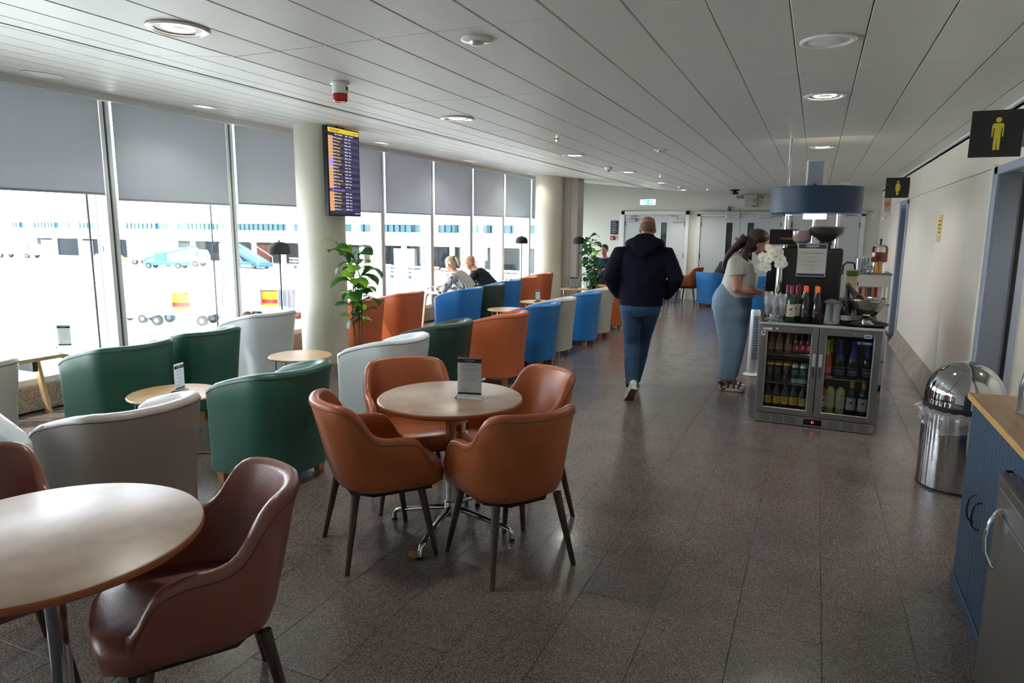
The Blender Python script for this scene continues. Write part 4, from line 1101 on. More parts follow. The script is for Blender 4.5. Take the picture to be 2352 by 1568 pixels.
# tray and bucket
t = obj('serving_tray', lathe(B(), [(0, .004), (.150, .004), (.172, .016), (.178, .018), (.180, .015), (.160, .0), (0, 0)], 40, (0, 0, 0), caps=False), 'black', None, (px_, py_ + .01, ZT_))
tag(t, 'round black serving tray under the ice bucket', 'tray'); obj('tray_mat', cyl(B(), 0, 0, .004, .006, .145, n=36), 'black_matte', t)
bk = thing('ice_bucket', 'hammered steel ice bucket on a short foot at the right end of the fridge top', 'bucket', (px_, py_ + .01, ZT_ + .006))
obj('bowl', lathe(B(), [(0, .058), (.03, .060), (.07, .075), (.105, .110), (.128, .150), (.136, .185), (.139, .190), (.139, .212), (.143, .216), (.139, .219), (.134, .212), (.131, .186), (.122, .152), (.098, .113), (.06, .082), (0, .070)], 48, caps=False), 'hammered', bk)
obj('foot', lathe(B(), [(.066, 0), (.068, .006), (.045, .018), (.040, .034), (.048, .046), (.05, .058), (0, .060)], 36, caps=False), 'hammered', bk)
b = B()
for i in range(26):
    a = random.uniform(0, 2 * PI); q = random.uniform(.02, .1); s = .014
    ball(b, (q * math.cos(a), q * math.sin(a), .178 + random.uniform(-.01, .02)), (s, s, s), n=6)
o = obj('ice', b, 'clear_plastic', bk); o['kind'] = 'stuff'
# clear plastic goblet stacks
gp = []
def goblet_mesh():
    b = B(); pr = [(.030, 0), (.031, .003), (.006, .008), (.005, .040), (.018, .050)]
    for k in range(9): pr += [(.026 + .0016 * k, .064 + .018 * k), (.030 + .0012 * k, .078 + .018 * k), (.027 + .0016 * k, .079 + .018 * k)]
    pr += [(.040, .245)]
    lathe(b, pr, 20, caps=False); return mesh_of(b, 'clear_plastic', 1.2)
for i, (x, y) in enumerate(((.035, .14), (.070, .20), (.095, .12), (.130, .19), (.155, .10), (.030, .25))):
    o = obj('goblet_stack', mk('gob', goblet_mesh), '', None, inF(x, y, ZT_)); o.scale = (1, 1, [1, .92, .88, .8, .95, .8][i])
    tag(o, ['tallest stack of clear plastic goblets at the left front of the fridge top', 'stack of clear goblets behind the tallest one', 'third stack of clear goblets from the left front', 'low stack of clear goblets next to the wine bottles', 'stack of clear goblets right in front of the wine bottles', 'stack of clear goblets at the back left corner'][i], 'cups', 'clear goblet stacks')
# fluted glasses with a domed lid
gl = thing('glass_holder', 'clear fluted glasses upside down under a small steel dome lid', 'glasses', inF(.545, .12, ZT_))
def flute(r0=.019, r1=.028, h=.15):
    b = B(); n = 16; rr = []
    for z, r in ((0, r1), (h * .5, (r0 + r1) / 2), (h, r0)):
        rr.append([b.verts.new(((r + (.002 if k % 2 else 0)) * math.cos(2 * PI * k / n), (r + (.002 if k % 2 else 0)) * math.sin(2 * PI * k / n), z)) for k in range(n)])
    for p, q in zip(rr[:-1], rr[1:]):
        for k in range(n): b.faces.new((p[k], p[(k + 1) % n], q[(k + 1) % n], q[k]))
    b.faces.new(rr[-1]); return b
for x, y in ((-.030, -.02), (.030, -.02), (0, .035)): obj('tumbler', mk('flute', lambda: mesh_of(flute(), 'clear_plastic', .3)), '', gl, (x, y, .024))
obj('holder_base', lathe(B(), [(0, 0), (.062, 0), (.065, .008), (.058, .022), (0, .024)], 24, caps=False), 'clear_plastic', gl)
obj('dome_lid', lathe(B(), [(.062, .176), (.064, .182), (.045, .196), (.018, .208), (0, .212), (0, .206), (.04, .190)], 28, caps=False), 'steel', gl, (-.012, 0, 0))
# ---- island cabinet behind the fridge
isl = thing('island_counter', 'navy island counter behind the drinks fridge, under the round drum canopy', 'counter', (-0.37, 6.80, 0), R(-2.0))
obj('cabinet_body', box(B(), 0, .90, 0, 1.05, .08, .86), 'navy_paint', isl, smooth=False); obj('plinth', box(B(), .03, .87, .03, 1.02, 0, .08), 'black_matte', isl)
obj('counter_top', box(B(), -.015, .915, -.01, 1.06, .86, .885, .004), 'black_gloss', isl)
for k in range(2):
    b = B(); box(b, -.014, 0.0, .02 + .51 * k, .52 + .51 * k, .10, .85, .003); dd = obj('cabinet_door', b, 'navy_paint', isl)
    hb = B(); tube(hb, [(-.014, .47 + .51 * k, .62), (-.04, .47 + .51 * k, .63), (-.04, .47 + .51 * k, .73), (-.014, .47 + .51 * k, .74)], .004, 6); obj('pull_handle', hb, 'steel', dd)
ZI = .885
# coffee machine
cm = thing('coffee_machine', 'big black coffee machine with a framed sign on its side, bean hoppers on top', 'coffee machine', (-.04, 6.90, ZI), R(-2))
b = B(); box(b, -.25, .27, -.23, .25, .03, .615, .022, seg=3); obj('casing', b, 'black', cm)
b = B(); box(b, -.20, .16, -.16, .18, .61, .645, .01); obj('top_deck', b, 'black_matte', cm)
b = B(); box(b, -.24, .26, -.22, .24, 0, .035); obj('machine_base', b, 'black_matte', cm)
b = B(); cyl(b, -.235, -.225, .03, .60, .026, n=20); obj('chrome_pillar', b, 'chrome', cm)
b = B(); lathe(b, [(.0265, 0), (.0265, .004)], 20, (-.235, -.225, .30), caps=False); cylr = obj('pillar_band', b, 'steel_dark', cm)
b = B(); box(b, -.272, -.25, -.16, .0, .10, .50, .004); obj('dispense_panel', b, 'steel', cm)
mat('led_blue', col(60, 90, 255), .5, emit=(.1, .2, 1, 1), es=3)
obj('blue_light', box(B(), -.285, -.262, -.19, -.16, .44, .50), 'led_blue', cm)
mat('hopper_dark', col(58, 52, 50), .12, coat=.5); mat('hopper_pink', col(158, 134, 134), .12, coat=.5)
hp_ = obj('bean_hopper', lathe(B(), [(.055, .645), (.06, .655), (.050, .675), (.075, .70), (.140, .742), (.152, .762), (.156, .792), (.163, .795), (.160, .801), (0, .803)], 36, (.118, -.02, 0), caps=False), 'hopper_dark', cm)
obj('hopper_lid', lathe(B(), [(.150, .803), (.14, .812), (0, .816)], 36, (.118, -.02, 0), caps=False), 'clear_plastic', hp_)
hp2 = obj('powder_hopper', lathe(B(), [(.035, .62), (.045, .66), (.070, .675), (.082, .700), (.084, .772), (.090, .775), (0, .778)], 30, (-.085, -.03, 0), caps=False), 'hopper_pink', cm)
obj('hopper_knob', box(B(), -.10, -.08, -.04, -.02, .778, .80, .003), 'white_plastic', hp2)
sg = thing('counter_sign', 'white food and drinks sign with navy header taped to the coffee machine', 'sign', (-.028, 6.655, 1.255), R(-2))
obj('sign_frame', box(B(), -.122, .122, -.004, .006, -.005, .292, .002), 'steel', sg)
sc_ = obj('sign_sheet', box(B(), -.116, .116, -.006, -.004, .0, .287), 'paper', sg)
obj('header_band', box(B(), -.114, .114, -.0068, -.006, .248, .285), 'print_navy', sc_); obj('footer_band', box(B(), -.114, .114, -.0068, -.006, .003, .027), 'print_navy', sc_)
rx = (PI / 2, 0, 0)
text('HANGAR', .026, 'print_white', sc_, (0, -.0072, .270), rx); text('LOUNGE', .010, 'print_white', sc_, (0, -.0072, .255), rx, char=1.8)
text('FOOD & DRINKS', .024, 'print_grey', sc_, (0, -.0066, .205), rx)
obj('rule', box(B(), -.03, .03, -.0066, -.006, .170, .172), 'print_grey', sc_)
text('Please enjoy our food and drink\nwithin the lounge\n \nWe kindly ask that you return your\nused glasses\n \nThank you for your\nunderstanding', .0115, 'print_grey', sc_, (0, -.0066, .098), rx, space=1.05)
# tea display, fern, orchid, canister
td = thing('tea_display', 'black tea box display with gold lettering behind the coffee machine', 'box', (-.30, 7.30, ZI))
obj('rack', (lambda q: (box(q, -.13, .11, -.10, .10, 0, .60), q)[1])(B()), 'black_matte', td)
obj('header_board', box(B(), -.125, .125, -.11, -.095, .64, .785, .002), 'black', td); text('TWININGS', .032, 'foil_gold', td, (.045, -.1115, .695), rx)
obj('gold_edge', box(B(), -.125, .125, -.112, -.10, .628, .636), 'foil_gold', td)
def arching_fern(name, label, cat, loc, n, L, m, seed, w=.012):
    rr = random.Random(seed); t = thing(name, label, cat, loc)
    obj('pot', lathe(B(), [(0, 0), (.05, 0), (.065, .10), (.06, .10), (.055, .09), (0, .09)], 24, caps=False), 'pot_grey', t)
    for k in range(n):
        a = rr.uniform(0, 2 * PI); l = L * rr.uniform(.7, 1); b = B(); st = []
        for i in range(9):
            s = i / 8; d = l * .75 * s; st.append(Vector((math.cos(a) * d, math.sin(a) * d, .09 + l * (1.05 * s - .75 * s * s))))
        tube(b, st, .0015, 4)
        sd = Vector((-math.sin(a), math.cos(a), 0))
        for i in range(2, 9):
            for s_ in (-1, 1):
                p = st[i]; q = p + sd * s_ * l * .16 * (1.1 - i / 10) + Vector((math.cos(a), math.sin(a), -.2)) * l * .06; mdl = (p + q) / 2 + Vector((0, 0, .006))
                v = [b.verts.new(p), b.verts.new(mdl + Vector((math.cos(a), math.sin(a), 0)) * w * .4), b.verts.new(q), b.verts.new(mdl - Vector((math.cos(a), math.sin(a), 0)) * w * .4)]
                b.faces.new(v)
        obj('frond', b, m, t, recalc=False)
    return t
arching_fern('potted_fern', 'small dark fern behind the orchids by the tea display', 'plant', (-.30, 7.55, ZI), 14, .46, 'leaf_dark', 3)
cn = thing('canister', 'cream canister with olive lid between coffee machine and trolley', 'canister', (.34, 7.50, ZI))
obj('body', box(B(), -.055, .055, -.05, .05, 0, .34, .008), 'paper_cream', cn); obj('lid', box(B(), -.05, .06, -.05, .05, .34, .40, .01), 'stem_green', cn)
# drum canopy with posts
dc = thing('drum_canopy', 'navy drum canopy on chrome posts over the island', 'canopy', (-.035, 7.36, 0))
obj('drum', lathe(B(), [(.408, 1.825), (.412, 1.83), (.412, 2.065), (.408, 2.07), (.40, 2.07), (.395, 2.065), (.395, 1.84), (.395, 1.825)], 72, caps=False), 'drum_navy', dc)
obj('drum_lid', cyl(B(), 0, 0, 2.05, 2.06, .396, n=60), 'white_plastic', dc)
for i, (x, y) in enumerate(((-.25, -.02), (.0, .28), (.21, -.04), (.0, -.27))):
    if i == 3: continue
    obj('post', cyl(B(), x, y, ZI, 1.9, .018, n=20), 'chrome', dc)
obj('shelf_ring', lathe(B(), [(.30, 1.80), (.39, 1.80), (.39, 1.806), (.30, 1.806), (.30, 1.80)], 48, caps=False), 'acrylic', dc)
for i in range(3):
    b = B(); tube(b, [(.10 * math.cos(2 * PI * k / 28), .10 * math.sin(2 * PI * k / 28), 1.815 - .018 * i) for k in range(28)], .006, 6, closed=True); obj('ring_light', b, 'lamp_ring', dc)
b = B(); cyl(b, -.26, -.0, 2.06, ZC, .013, n=14); obj('hanging_pole', b, 'chrome', dc)
b = B(); tube(b, [(.16, 0, 2.06), (.18, 0, 2.10), (.22, 0, 2.115), (.28, 0, 2.105), (.31, 0, 2.07)], .007, 6); obj('cable', b, 'white_plastic', dc)
sp = thing('loudspeaker', 'tall white loudspeaker standing on the navy drum canopy', 'loudspeaker', (-.045, 7.30, 2.06))
b = B(); poly(b, [(-.085, -.07), (.06, -.07), (.10, -.02), (.085, .08), (-.06, .08), (-.095, .0)], 0, .262); bmesh.ops.bevel(b, geom=b.edges[:], offset=.006, segments=2, affect='EDGES'); obj('cabinet', b, 'white_plastic', sp)
obj('grille', box(B(), -.078, .052, -.074, -.069, .012, .25, .002), 'frame_bluegrey', sp); obj('badge', box(B(), -.018, .004, -.076, -.074, .022, .040), 'black', sp)
lm = bpy.data.lights.new('canopy_lamp', 'POINT'); lm.energy = 5; lm.color = (1, .78, .58); lm.shadow_soft_size = .04
lo = bpy.data.objects.new('canopy_lamp', lm); C.objects.link(lo); lo.location = (.0, 7.36, 2.16); lo.parent = None
# fan
fn = thing('tower_fan', 'white tower fan standing on the floor left of the drinks fridge', 'fan', (-.575, 8.20, 0), R(20))
obj('base', lathe(B(), [(.0, 0), (.10, 0), (.102, .012), (.085, .024), (.05, .034), (0, .036)], 36, caps=False), 'white_plastic', fn)
b = B(); loft(b, [(0, 0, .03), (0, 0, .06), (0, 0, .74), (0, 0, .765)], [(.052, .052), (.058, .055), (.054, .052), (.046, .044)], n=28); fb_ = obj('body', b, 'white_gloss', fn)
b = B()
for i in range(17): z = .20 + .030 * i; box(b, -.036, .036, -.0585, -.050, z, z + .013)
for x in (-.036, -.012, .012, .033): box(b, x, x + .004, -.060, -.05, .19, .715)
obj('grille', b, 'frame_bluegrey', fn)
obj('control_top', box(B(), -.02, .02, -.03, .01, .764, .770, .002), 'black', fn)
# orchid
orc = thing('white_orchid', 'white orchid in a pot at the left corner of the island', 'plant', (-.36, 6.62, .885))
obj('pot', lathe(B(), [(0, 0), (.045, 0), (.055, .11), (.05, .11), (.046, .10), (0, .10)], 24, caps=False), 'white_gloss', orc, (.06, .02, 0))
def flower():
    b = B()
    for k in range(5):
        a = 2 * PI * k / 5 + PI / 2; wd = .021 if k in (1, 4) else .014; L_ = .036
        c, s = math.cos(a), math.sin(a); v = []
        for f, w in ((0, .2), (.35, .85), (.65, 1), (.9, .7), (1.0, .1)):
            v.append((f * L_, w * wd, .008 * math.sin(f * 2.6)))
        up = [b.verts.new((c * f - s * w, zz, s * f + c * w)) for f, w, zz in v]; dn = [b.verts.new((c * f + s * w, zz, s * f - c * w)) for f, w, zz in v]
        for i in range(4): b.faces.new((up[i], up[i + 1], dn[i + 1], dn[i]))
    return b
fm = mesh_of(flower(), 'petal'); hm = mesh_of(ball(B(), (0, -.006, -.002), (.006, .008, .007), n=8), 'petal_heart')
rr = random.Random(11)
for k, (ax, top) in enumerate((((-.02, -.06), .62), ((.05, -.10), .56), ((.03, .02), .60))):
    b = B(); base = Vector((.06, .02, .10)); pts = []
    for i in range(12):
        s = i / 11; pts.append(base + Vector((ax[0] * s - .20 * max(0, s - .45) ** 1.1 * 1.4, ax[1] * s, (top - .1) * (1 - (1 - min(1, s / .72)) ** 1.6) - .45 * max(0, s - .70))))
    tube(b, pts, .0028, 6); st = obj('stem', b, 'stem_green', orc)
    for i in range(7):
        s = .48 + .52 * i / 6; q = pts[min(11, int(s * 11))] + Vector((rr.uniform(-.035, .035), rr.uniform(-.05, .0), rr.uniform(-.03, .03)))
        o = obj('flower', fm, '', orc, q, (rr.uniform(-.5, .3), rr.uniform(-.6, .6), rr.uniform(-.7, .5))); o.scale = (1.25,) * 3
        obj('flower_heart', hm, '', o)
for k in range(6):
    a = rr.uniform(0, 2 * PI); b = B(); pts = [Vector((.06 + math.cos(a) * .13 * s, .02 + math.sin(a) * .13 * s, .11 + .12 * s - .13 * s * s)) for s in (0, .3, .6, .85, 1)]
    loft(b, pts, [(.01, .002), (.024, .003), (.028, .003), (.018, .002), (.002, .001)], side=(-math.sin(a), math.cos(a), 0), n=8); obj('leaf', b, 'leaf_dark', orc)
tag(bottle('wine', 'glass_dark', 'can_black', 'paper', (.05, .14), 'dark wine bottle behind the orchid stems', -.27, 6.66, ZI), group=None)
bottle('wine', 'glass_green', 'can_silver', None, None, 'green bottle with a silver neck behind the goblet stacks', -.235, 6.72 + .0, ZI)
# ---- serving trolley by the right wall
tr_ = thing('serving_trolley', 'white serving trolley with steel shelves near the right wall', 'trolley', (.42, 8.0, 0))
for x in (.0, .30):
    for y in (0, .45): obj('upright', box(B(), x - .012, x + .012, y - .012, y + .012, .05, 1.215), 'white_plastic', tr_)
for z in (.30, .90, 1.215): obj('shelf', box(B(), -.02, .32, -.02, .47, z, z + .015, .003), 'steel_brushed', tr_)
obj('side_panel', box(B(), .0, .30, -.014, -.008, 1.09, 1.215), 'white_plastic', tr_)
obj('lower_panel', box(B(), .0, .30, -.014, -.008, .32, .90), 'white_plastic', tr_)
for x in (.0, .30):
    for y in (0, .45): b = B(); tube(b, [(x - .012, y, .03), (x + .012, y, .03)], .03, 14); obj('castor', b, 'rubber', tr_)
b = B(); tube(b, [(-.02, .1, 1.23), (-.035, .1, 1.32), (-.06, .1, 1.33), (-.11, .1, 1.33), (-.14, .1, 1.30), (-.145, .1, 1.20)], .010, 8); obj('push_bar', b, 'black', tr_)
dp = thing('drink_dispenser', 'clear drink dispenser half full of iced tea on the trolley', 'dispenser', (.615, 8.12, 1.23))
mat('tea', col(196, 84, 36), .1, coat=.4)
obj('stand', lathe(B(), [(.062, 0), (.065, .004), (.060, .012), (.058, .105), (.066, .112)], 28, caps=False), 'jar_glass', dp)
obj('drink', lathe(B(), [(0, .116), (.070, .116), (.074, .122), (.074, .215), (0, .216)], 32, caps=False), 'tea', dp)
obj('jar', lathe(B(), [(.074, .113), (.077, .12), (.077, .255), (.068, .275), (.055, .285)], 32, caps=False), 'jar_glass', dp)
obj('lid', lathe(B(), [(0, .292), (.05, .290), (.062, .284), (.062, .279), (0, .279)], 28, caps=False), 'steel', dp)
obj('ice_tube', cyl(B(), 0, 0, .13, .28, .016, n=14), 'jar_glass', dp); obj('lid_handle', lathe(B(), [(.010, .29), (.008, .31), (.013, .345), (.010, .352), (0, .353)], 14, caps=False), 'black', dp)
b = B(); tube(b, [(0, -.074, .128), (0, -.10, .128), (0, -.104, .118)], .006, 8); obj('tap', b, 'chrome', dp)
jb = obj('fruit_jar', cyl(B(), .66, 8.10, 1.232, 1.33, .028, n=18), 'cap_yellow', None); tag(jb, 'small jar of orange juice under the drink dispenser', 'jar'); jb.location = (-.045, -.03, 0)
for i, (x, y, h) in enumerate(((.43, 8.05, .15), (.485, 8.08, .16))):
    o = obj('tumbler', lathe(B(), [(.0, .004), (.026, .004), (.030, 0), (.034, h), (.032, h), (.027, .008), (0, .008)], 20, caps=False), 'clear_plastic', None, (x, y, 1.231)); tag(o, ['left clear tumbler stack on the trolley shelf', 'right clear tumbler stack on the trolley shelf'][i], 'cup', 'tumblers on the trolley')
    obj('rim', lathe(B(), [(.0345, h - .004), (.0345, h)], 20, caps=False), 'clear_plastic', o)
o = obj('cake_stand', lathe(B(), [(0, .0), (.03, .0), (.008, .012), (.008, .03), (.045, .036), (.05, .04), (0, .041)], 26, caps=False), 'chrome', None, (.515, 8.02, 1.231)); tag(o, 'small chrome dish in front of the tumblers', 'dish'); obj('dome', lathe(B(), [(.042, .041), (.038, .07), (.018, .088), (0, .092)], 24, caps=False), 'clear_plastic', o)
for i, (c, x) in enumerate((('label_red', .46), ('paper', .49), ('cap_orange', .52), ('vehicle_blue', .55), ('cap_yellow', .58), ('label_red', .61), ('paper', .65))):
    q = thing('tea_packet', ['red packet at the left end of the middle trolley shelf', 'white packet beside the left red one', 'orange packet in the middle of the trolley shelf', 'blue packet on the middle trolley shelf', 'yellow packet right of the blue one', 'red packet right of the yellow one', 'white packet at the right end of the middle trolley shelf'][i], 'packet', (x, 8.1, .915), group='packets on the trolley')
    obj('carton', box(B(), -.013, .013, -.035, .035, 0, .16, .002), c, q); obj('flap', box(B(), -.013, .013, -.035, .035, .16, .166, .002), 'paper', q)
cl = thing('spray_bottle', 'white spray bottle with a blue trigger on the trolley handle side', 'bottle', (.385, 7.98, .887), R(180)); obj('body', loft(B(), [(0, 0, 0), (0, 0, .14), (0, 0, .19), (0, 0, .215)], [(.04, .028), (.04, .028), (.018, .018), (.013, .013)], n=16), 'white_plastic', cl)
obj('trigger_head', poly(B(), [(-.05, .212), (.035, .212), (.04, .245), (-.03, .262), (-.06, .25)], -.012, .012, 'y'), 'foil_blue', cl)
obj('trigger', poly(B(), [(-.035, .225), (-.025, .225), (-.030, .17), (-.045, .16)], -.006, .006, 'y'), 'foil_blue', cl)
cl.location = (.37, 7.88, ZI)

# ================================================================== RIGHT-HAND COUNTER
cab = thing('navy_cabinet', 'navy panelled cupboard with an oak worktop at the right edge', 'cabinet', (.71, 2.0, 0))
CD = XW - .71
obj('carcass', box(B(), .012, CD - .004, 0.0, 1.62, .06, .895), 'navy_paint', cab, smooth=False)
obj('plinth', box(B(), -.006, CD - .004, -.0, 1.63, 0, .06, .004), 'navy_paint', cab)
def beaded(y0, y1, z0, z1, nm='cupboard_door'):
    b = B(); n = max(1, round((y1 - y0) / .052)); w = (y1 - y0) / n
    pts = []
    for k in range(n): a = y0 + k * w; pts += [(.0 + .003, a + .0005), (0, a + .003), (0, a + w - .003), (.003, a + w - .0005)]
    outl = [(.014, y0)] + pts + [(.014, y1)]
    poly(b, outl, z0, z1, 'z'); return obj(nm, b, 'navy_paint', cab, smooth=False)
def bow(y, z0, z1, parent):
    b = B(); tube(b, [(0, y, z0), (-.012, y, z0 + .002), (-.026, y, z0 + .018), (-.031, y, (z0 + z1) / 2), (-.026, y, z1 - .018), (-.012, y, z1 - .002), (0, y, z1)], .0035, 8)
    for z in (z0, z1): ball(b, (0, y, z), (.004, .007, .007), n=8)
    obj('bow_handle', b, 'black', parent)
dA = beaded(1.30, 1.62, .07, .89); bow(1.345, .42, .54, dA)
dB = beaded(.975, 1.295, .07, .89); bow(1.25, .42, .54, dB)
dC = beaded(.66, .97, .07, .70); dD = beaded(.66, .97, .71, .89, 'drawer_front')
b = B(); tube(b, [(0, .78, .80), (-.02, .78, .80), (-.024, .80, .80), (-.024, .86, .80), (-.02, .88, .80), (0, .88, .80)], .0045, 8); obj('bar_handle', b, 'black', dD)
b = B(); box(b, -.016, CD - .002, -.02, 1.645, .898, .926, .003); obj('worktop', b, 'oak_counter', cab); b = B(); box(b, -.019, -.014, -.02, 1.648, .898, .926, .002); box(b, -.019, CD - .002, 1.644, 1.649, .898, .926, .002); obj('worktop_edge', b, 'oak_edge', cab)
# steel undercounter fridge standing in front
uf = thing('steel_fridge', 'low stainless fridge with a curved handle at the bottom right corner', 'fridge', (.650, 2.12, 0))
CD2 = .055
obj('door_slab', box(B(), 0.0, .03, .0, .66, .03, .775, .004), 'steel', uf)
obj('body', box(B(), .032, .058, .0, .655, .03, .80, .002), 'steel_dark', uf)
obj('top_plate', box(B(), -.004, .058, -.0, .665, .78, .815, .003), 'steel_brushed', uf)
b = B(); box(b, -.006, 0, .05, .60, .10, .70, .002); obj('pressed_panel', b, 'steel', uf)
b = B(); loft(b, [(0, .575, .50), (-.018, .572, .515), (-.038, .566, .56), (-.044, .562, .61), (-.038, .566, .66), (-.018, .572, .705), (0, .575, .72)], [(.010, .006), (.011, .006), (.010, .006), (.009, .006), (.010, .006), (.011, .006), (.010, .006)], side=(0, 1, 0), n=10); obj('bow_handle', b, 'chrome', uf)
for y in (.05, .60): obj('foot', cyl(B(), .03, y, 0, .03, .014, n=12), 'rubber', uf)
# cups on the worktop
def cupstack(label, x, y, n, sc=1.0):
    b = B(); pr = []
    for k in range(n): z = .0055 * k; pr += [(.0475 - .0006 * k * 0, z), (.0485, z + .002), (.0468, z + .0042)]
    top = .0055 * n; pr += [(.045, top + .004), (.033, top + .085), (.031, top + .087), (0, top + .087)]
    lathe(b, pr, 28, caps=False); o = obj('cup_stack', b, 'clear_plastic', None, (x, y, .9275)); o.scale = (sc, sc, sc); tag(o, label, 'cups', 'plastic cup stacks on the oak worktop')
    obj('lowest_rim', lathe(B(), [(.0486, 0), (.0495, .001), (.0486, .003)], 28, caps=False), 'clear_plastic', o)
cupstack('tall stack of clear plastic cups upside down on the oak worktop', .845, 3.30, 22)
cupstack('second stack of clear cups, cut by the right border of the photo', .955, 3.30, 20)
# waste bin
bn = thing('waste_bin', 'mirror steel waste bin with dome lid and clear liner, right of the walkway', 'bin', (.952, 5.12, 0))
r = .222
obj('bin_body', lathe(B(), [(r - .004, .008), (r, .012), (r, .50), (r - .004, .505)], 64, caps=False), 'mirror_steel', bn)
obj('base_ring', lathe(B(), [(0, 0), (r + .001, 0), (r + .003, .004), (r + .001, .014), (0, .014)], 64, caps=False), 'rubber', bn)
obj('rubber_band', lathe(B(), [(r + .001, .518), (r + .006, .522), (r + .006, .556), (r + .001, .560)], 64, caps=False), 'rubber', bn)
dm = B(); pr = [(r, .556), (r + .001, .60)]
for i in range(13): a = R(90 * i / 12); pr.append((r * math.cos(a) + .0, .605 + (r + .008) * math.sin(a)))
lathe(dm, pr, 64, caps=False); dmo = obj('dome_lid', dm, 'mirror_steel', bn)
for p in dmo.data.polygons: p.use_smooth = True
# swing flap outline on the dome: raised seam
b = B(); pts = []
cd = Vector((-.80, -.40, .62)).normalized(); u = cd.cross(Vector((0, 0, 1))).normalized(); v = cd.cross(u)
for k in range(28):
    a = 2 * PI * k / 28; sx = abs(math.cos(a)) ** .7 * (1 if math.cos(a) > 0 else -1); sy = abs(math.sin(a)) ** .7 * (1 if math.sin(a) > 0 else -1)
    q = (cd + u * sx * .62 + v * sy * .52).normalized(); pts.append(Vector((q.x * r * 1.004, q.y * r * 1.004, .603 + q.z * (r + .009))))
tube(b, pts, .0022, 6, closed=True); obj('flap_seam', b, 'steel_dark', dmo)
b = B(); n = 72; rg = []; rr = random.Random(4)
hang = [interp([0, .2, .35, .55, .75, 1], [.02, .075, .05, .035, .06, .02], ((k / n) + .0) % 1) for k in range(n)]
for z_, off in ((.530, .002), (.512, .020), (.48, .032), (.45, .020), (.43, .024)):
    ring_ = []
    for k in range(n):
        a = 2 * PI * k / n - PI * 1.1; dz = (.53 - z_) * (hang[k] / .05) * (1 if z_ < .52 else 1)
        q = r + off * (1 + .6 * math.sin(k * 1.7) * rr.uniform(.3, 1)) + .002; ring_.append(b.verts.new((q * math.cos(a), q * math.sin(a), .53 - dz * 1.0 + rr.uniform(-.004, .004))))
    rg.append(ring_)
for p, q in zip(rg[:-1], rg[1:]):
    for k in range(n): b.faces.new((p[k], p[(k + 1) % n], q[(k + 1) % n], q[k]))
obj('bin_liner', b, 'bin_bag', bn)

# ================================================================== PLANTS
def leaf_mesh(m, L_=.20, W_=.115, fold=.25, droop=.25):
    b = B(); rows = []
    for i, (f, w) in enumerate(((0, .04), (.10, .16), (.25, .34), (.45, .62), (.65, .95), (.80, 1.0), (.92, .72), (1.0, .12))):
        y = f * L_; z = .05 * math.sin(f * 2.6) - droop * L_ * f * f
        r_ = []
        for s in (-1, -.5, 0, .5, 1):
            r_.append(b.verts.new((s * w * W_ / 2, y, z + abs(s) * w * W_ * fold * .5 + .004 * math.sin(i * 2.4) * abs(s))))
        rows.append(r_)
    for p, q in zip(rows[:-1], rows[1:]):
        for k in range(4): b.faces.new((p[k], p[k + 1], q[k + 1], q[k]))
    tube(b, [(0, -.035, -.004), (0, 0, .002), (0, L_ * .5, .04 - droop * L_ * .27)], [.0022, .002, .001], 5)
    return mesh_of(b, m, 1.5)
LM = [leaf_mesh('leaf_dark'), leaf_mesh('leaf_dark', .17, .12, .15, .45), leaf_mesh('leaf_light', .18, .115, .2, .3), leaf_mesh('leaf_dark', .22, .12, .35, .1)]
def fiddle(label, x, y, stems, n, seed, light, rz=0, sc=1.0):
    rr = random.Random(seed); t = thing('fiddle_leaf_fig', label, 'plant', (x, y, 0), rz, group='fiddle leaf figs')
    p = obj('pot', lathe(B(), [(0, 0), (.12, 0), (.16, .30), (.15, .30), (.14, .27), (0, .27)], 36, caps=False), 'pot_grey', t)
    obj('soil', cyl(B(), 0, 0, .25, .275, .138, n=24), 'soil', p)
    for st in stems:
        b = B(); tube(b, st, [.010 - .006 * i / (len(st) - 1) for i in range(len(st))], 8); so = obj('stem', b, 'bark', t)
        P_ = [Vector(q) for q in st]; tot = sum((a - c).length for a, c in zip(P_[1:], P_[:-1])); ang = rr.uniform(0, 6)
        for k in range(n):
            f = .30 + .70 * (k + .5) / n; d = f * tot; q = P_[-1]
            for a, c in zip(P_[:-1], P_[1:]):
                l = (c - a).length
                if d <= l: q = a + (c - a) * d / l; break
                d -= l
            ang += 2.4 + rr.uniform(-.4, .4); me = LM[2] if rr.random() < light else LM[rr.choice((0, 1, 3))]
            o = obj('leaf', me, '', t, q); s = sc * rr.uniform(.75, 1.1) * (1.0 if f > .5 else .8); o.scale = (s, s, s)
            o.rotation_euler = (rr.uniform(-.35, .55) + (.5 if k == n - 1 else 0), rr.uniform(-.5, .5), ang)
    return t
fiddle('tall fiddle leaf plant with bright leaves in front of the near column', -4.50, 6.02,
       [[(.02, 0, .26), (.0, .02, .75), (-.05, .02, 1.1), (-.12, .0, 1.32), (-.24, -.02, 1.50)], [(-.03, 0, .26), (-.05, -.02, .7), (-.02, -.02, 1.15), (.06, -.02, 1.34)], [(.04, .0, .26), (.06, .0, .80), (.05, .0, 1.12), (-.04, .0, 1.38)]], 16, 21, .45, sc=1.25)
fiddle('dense dark fiddle leaf plant by the far pier, in front of the green armchair', -4.12, 13.15,
       [[(.02, 0, .26), (.03, 0, .8), (.02, 0, 1.2), (-.03, 0, 1.52)], [(-.04, 0, .26), (-.06, 0, .8), (-.04, 0, 1.2), (.02, 0, 1.42)], [(.0, .04, .26), (.08, .05, .7), (.10, .04, 1.1)]], 20, 8, .05, sc=1.15)

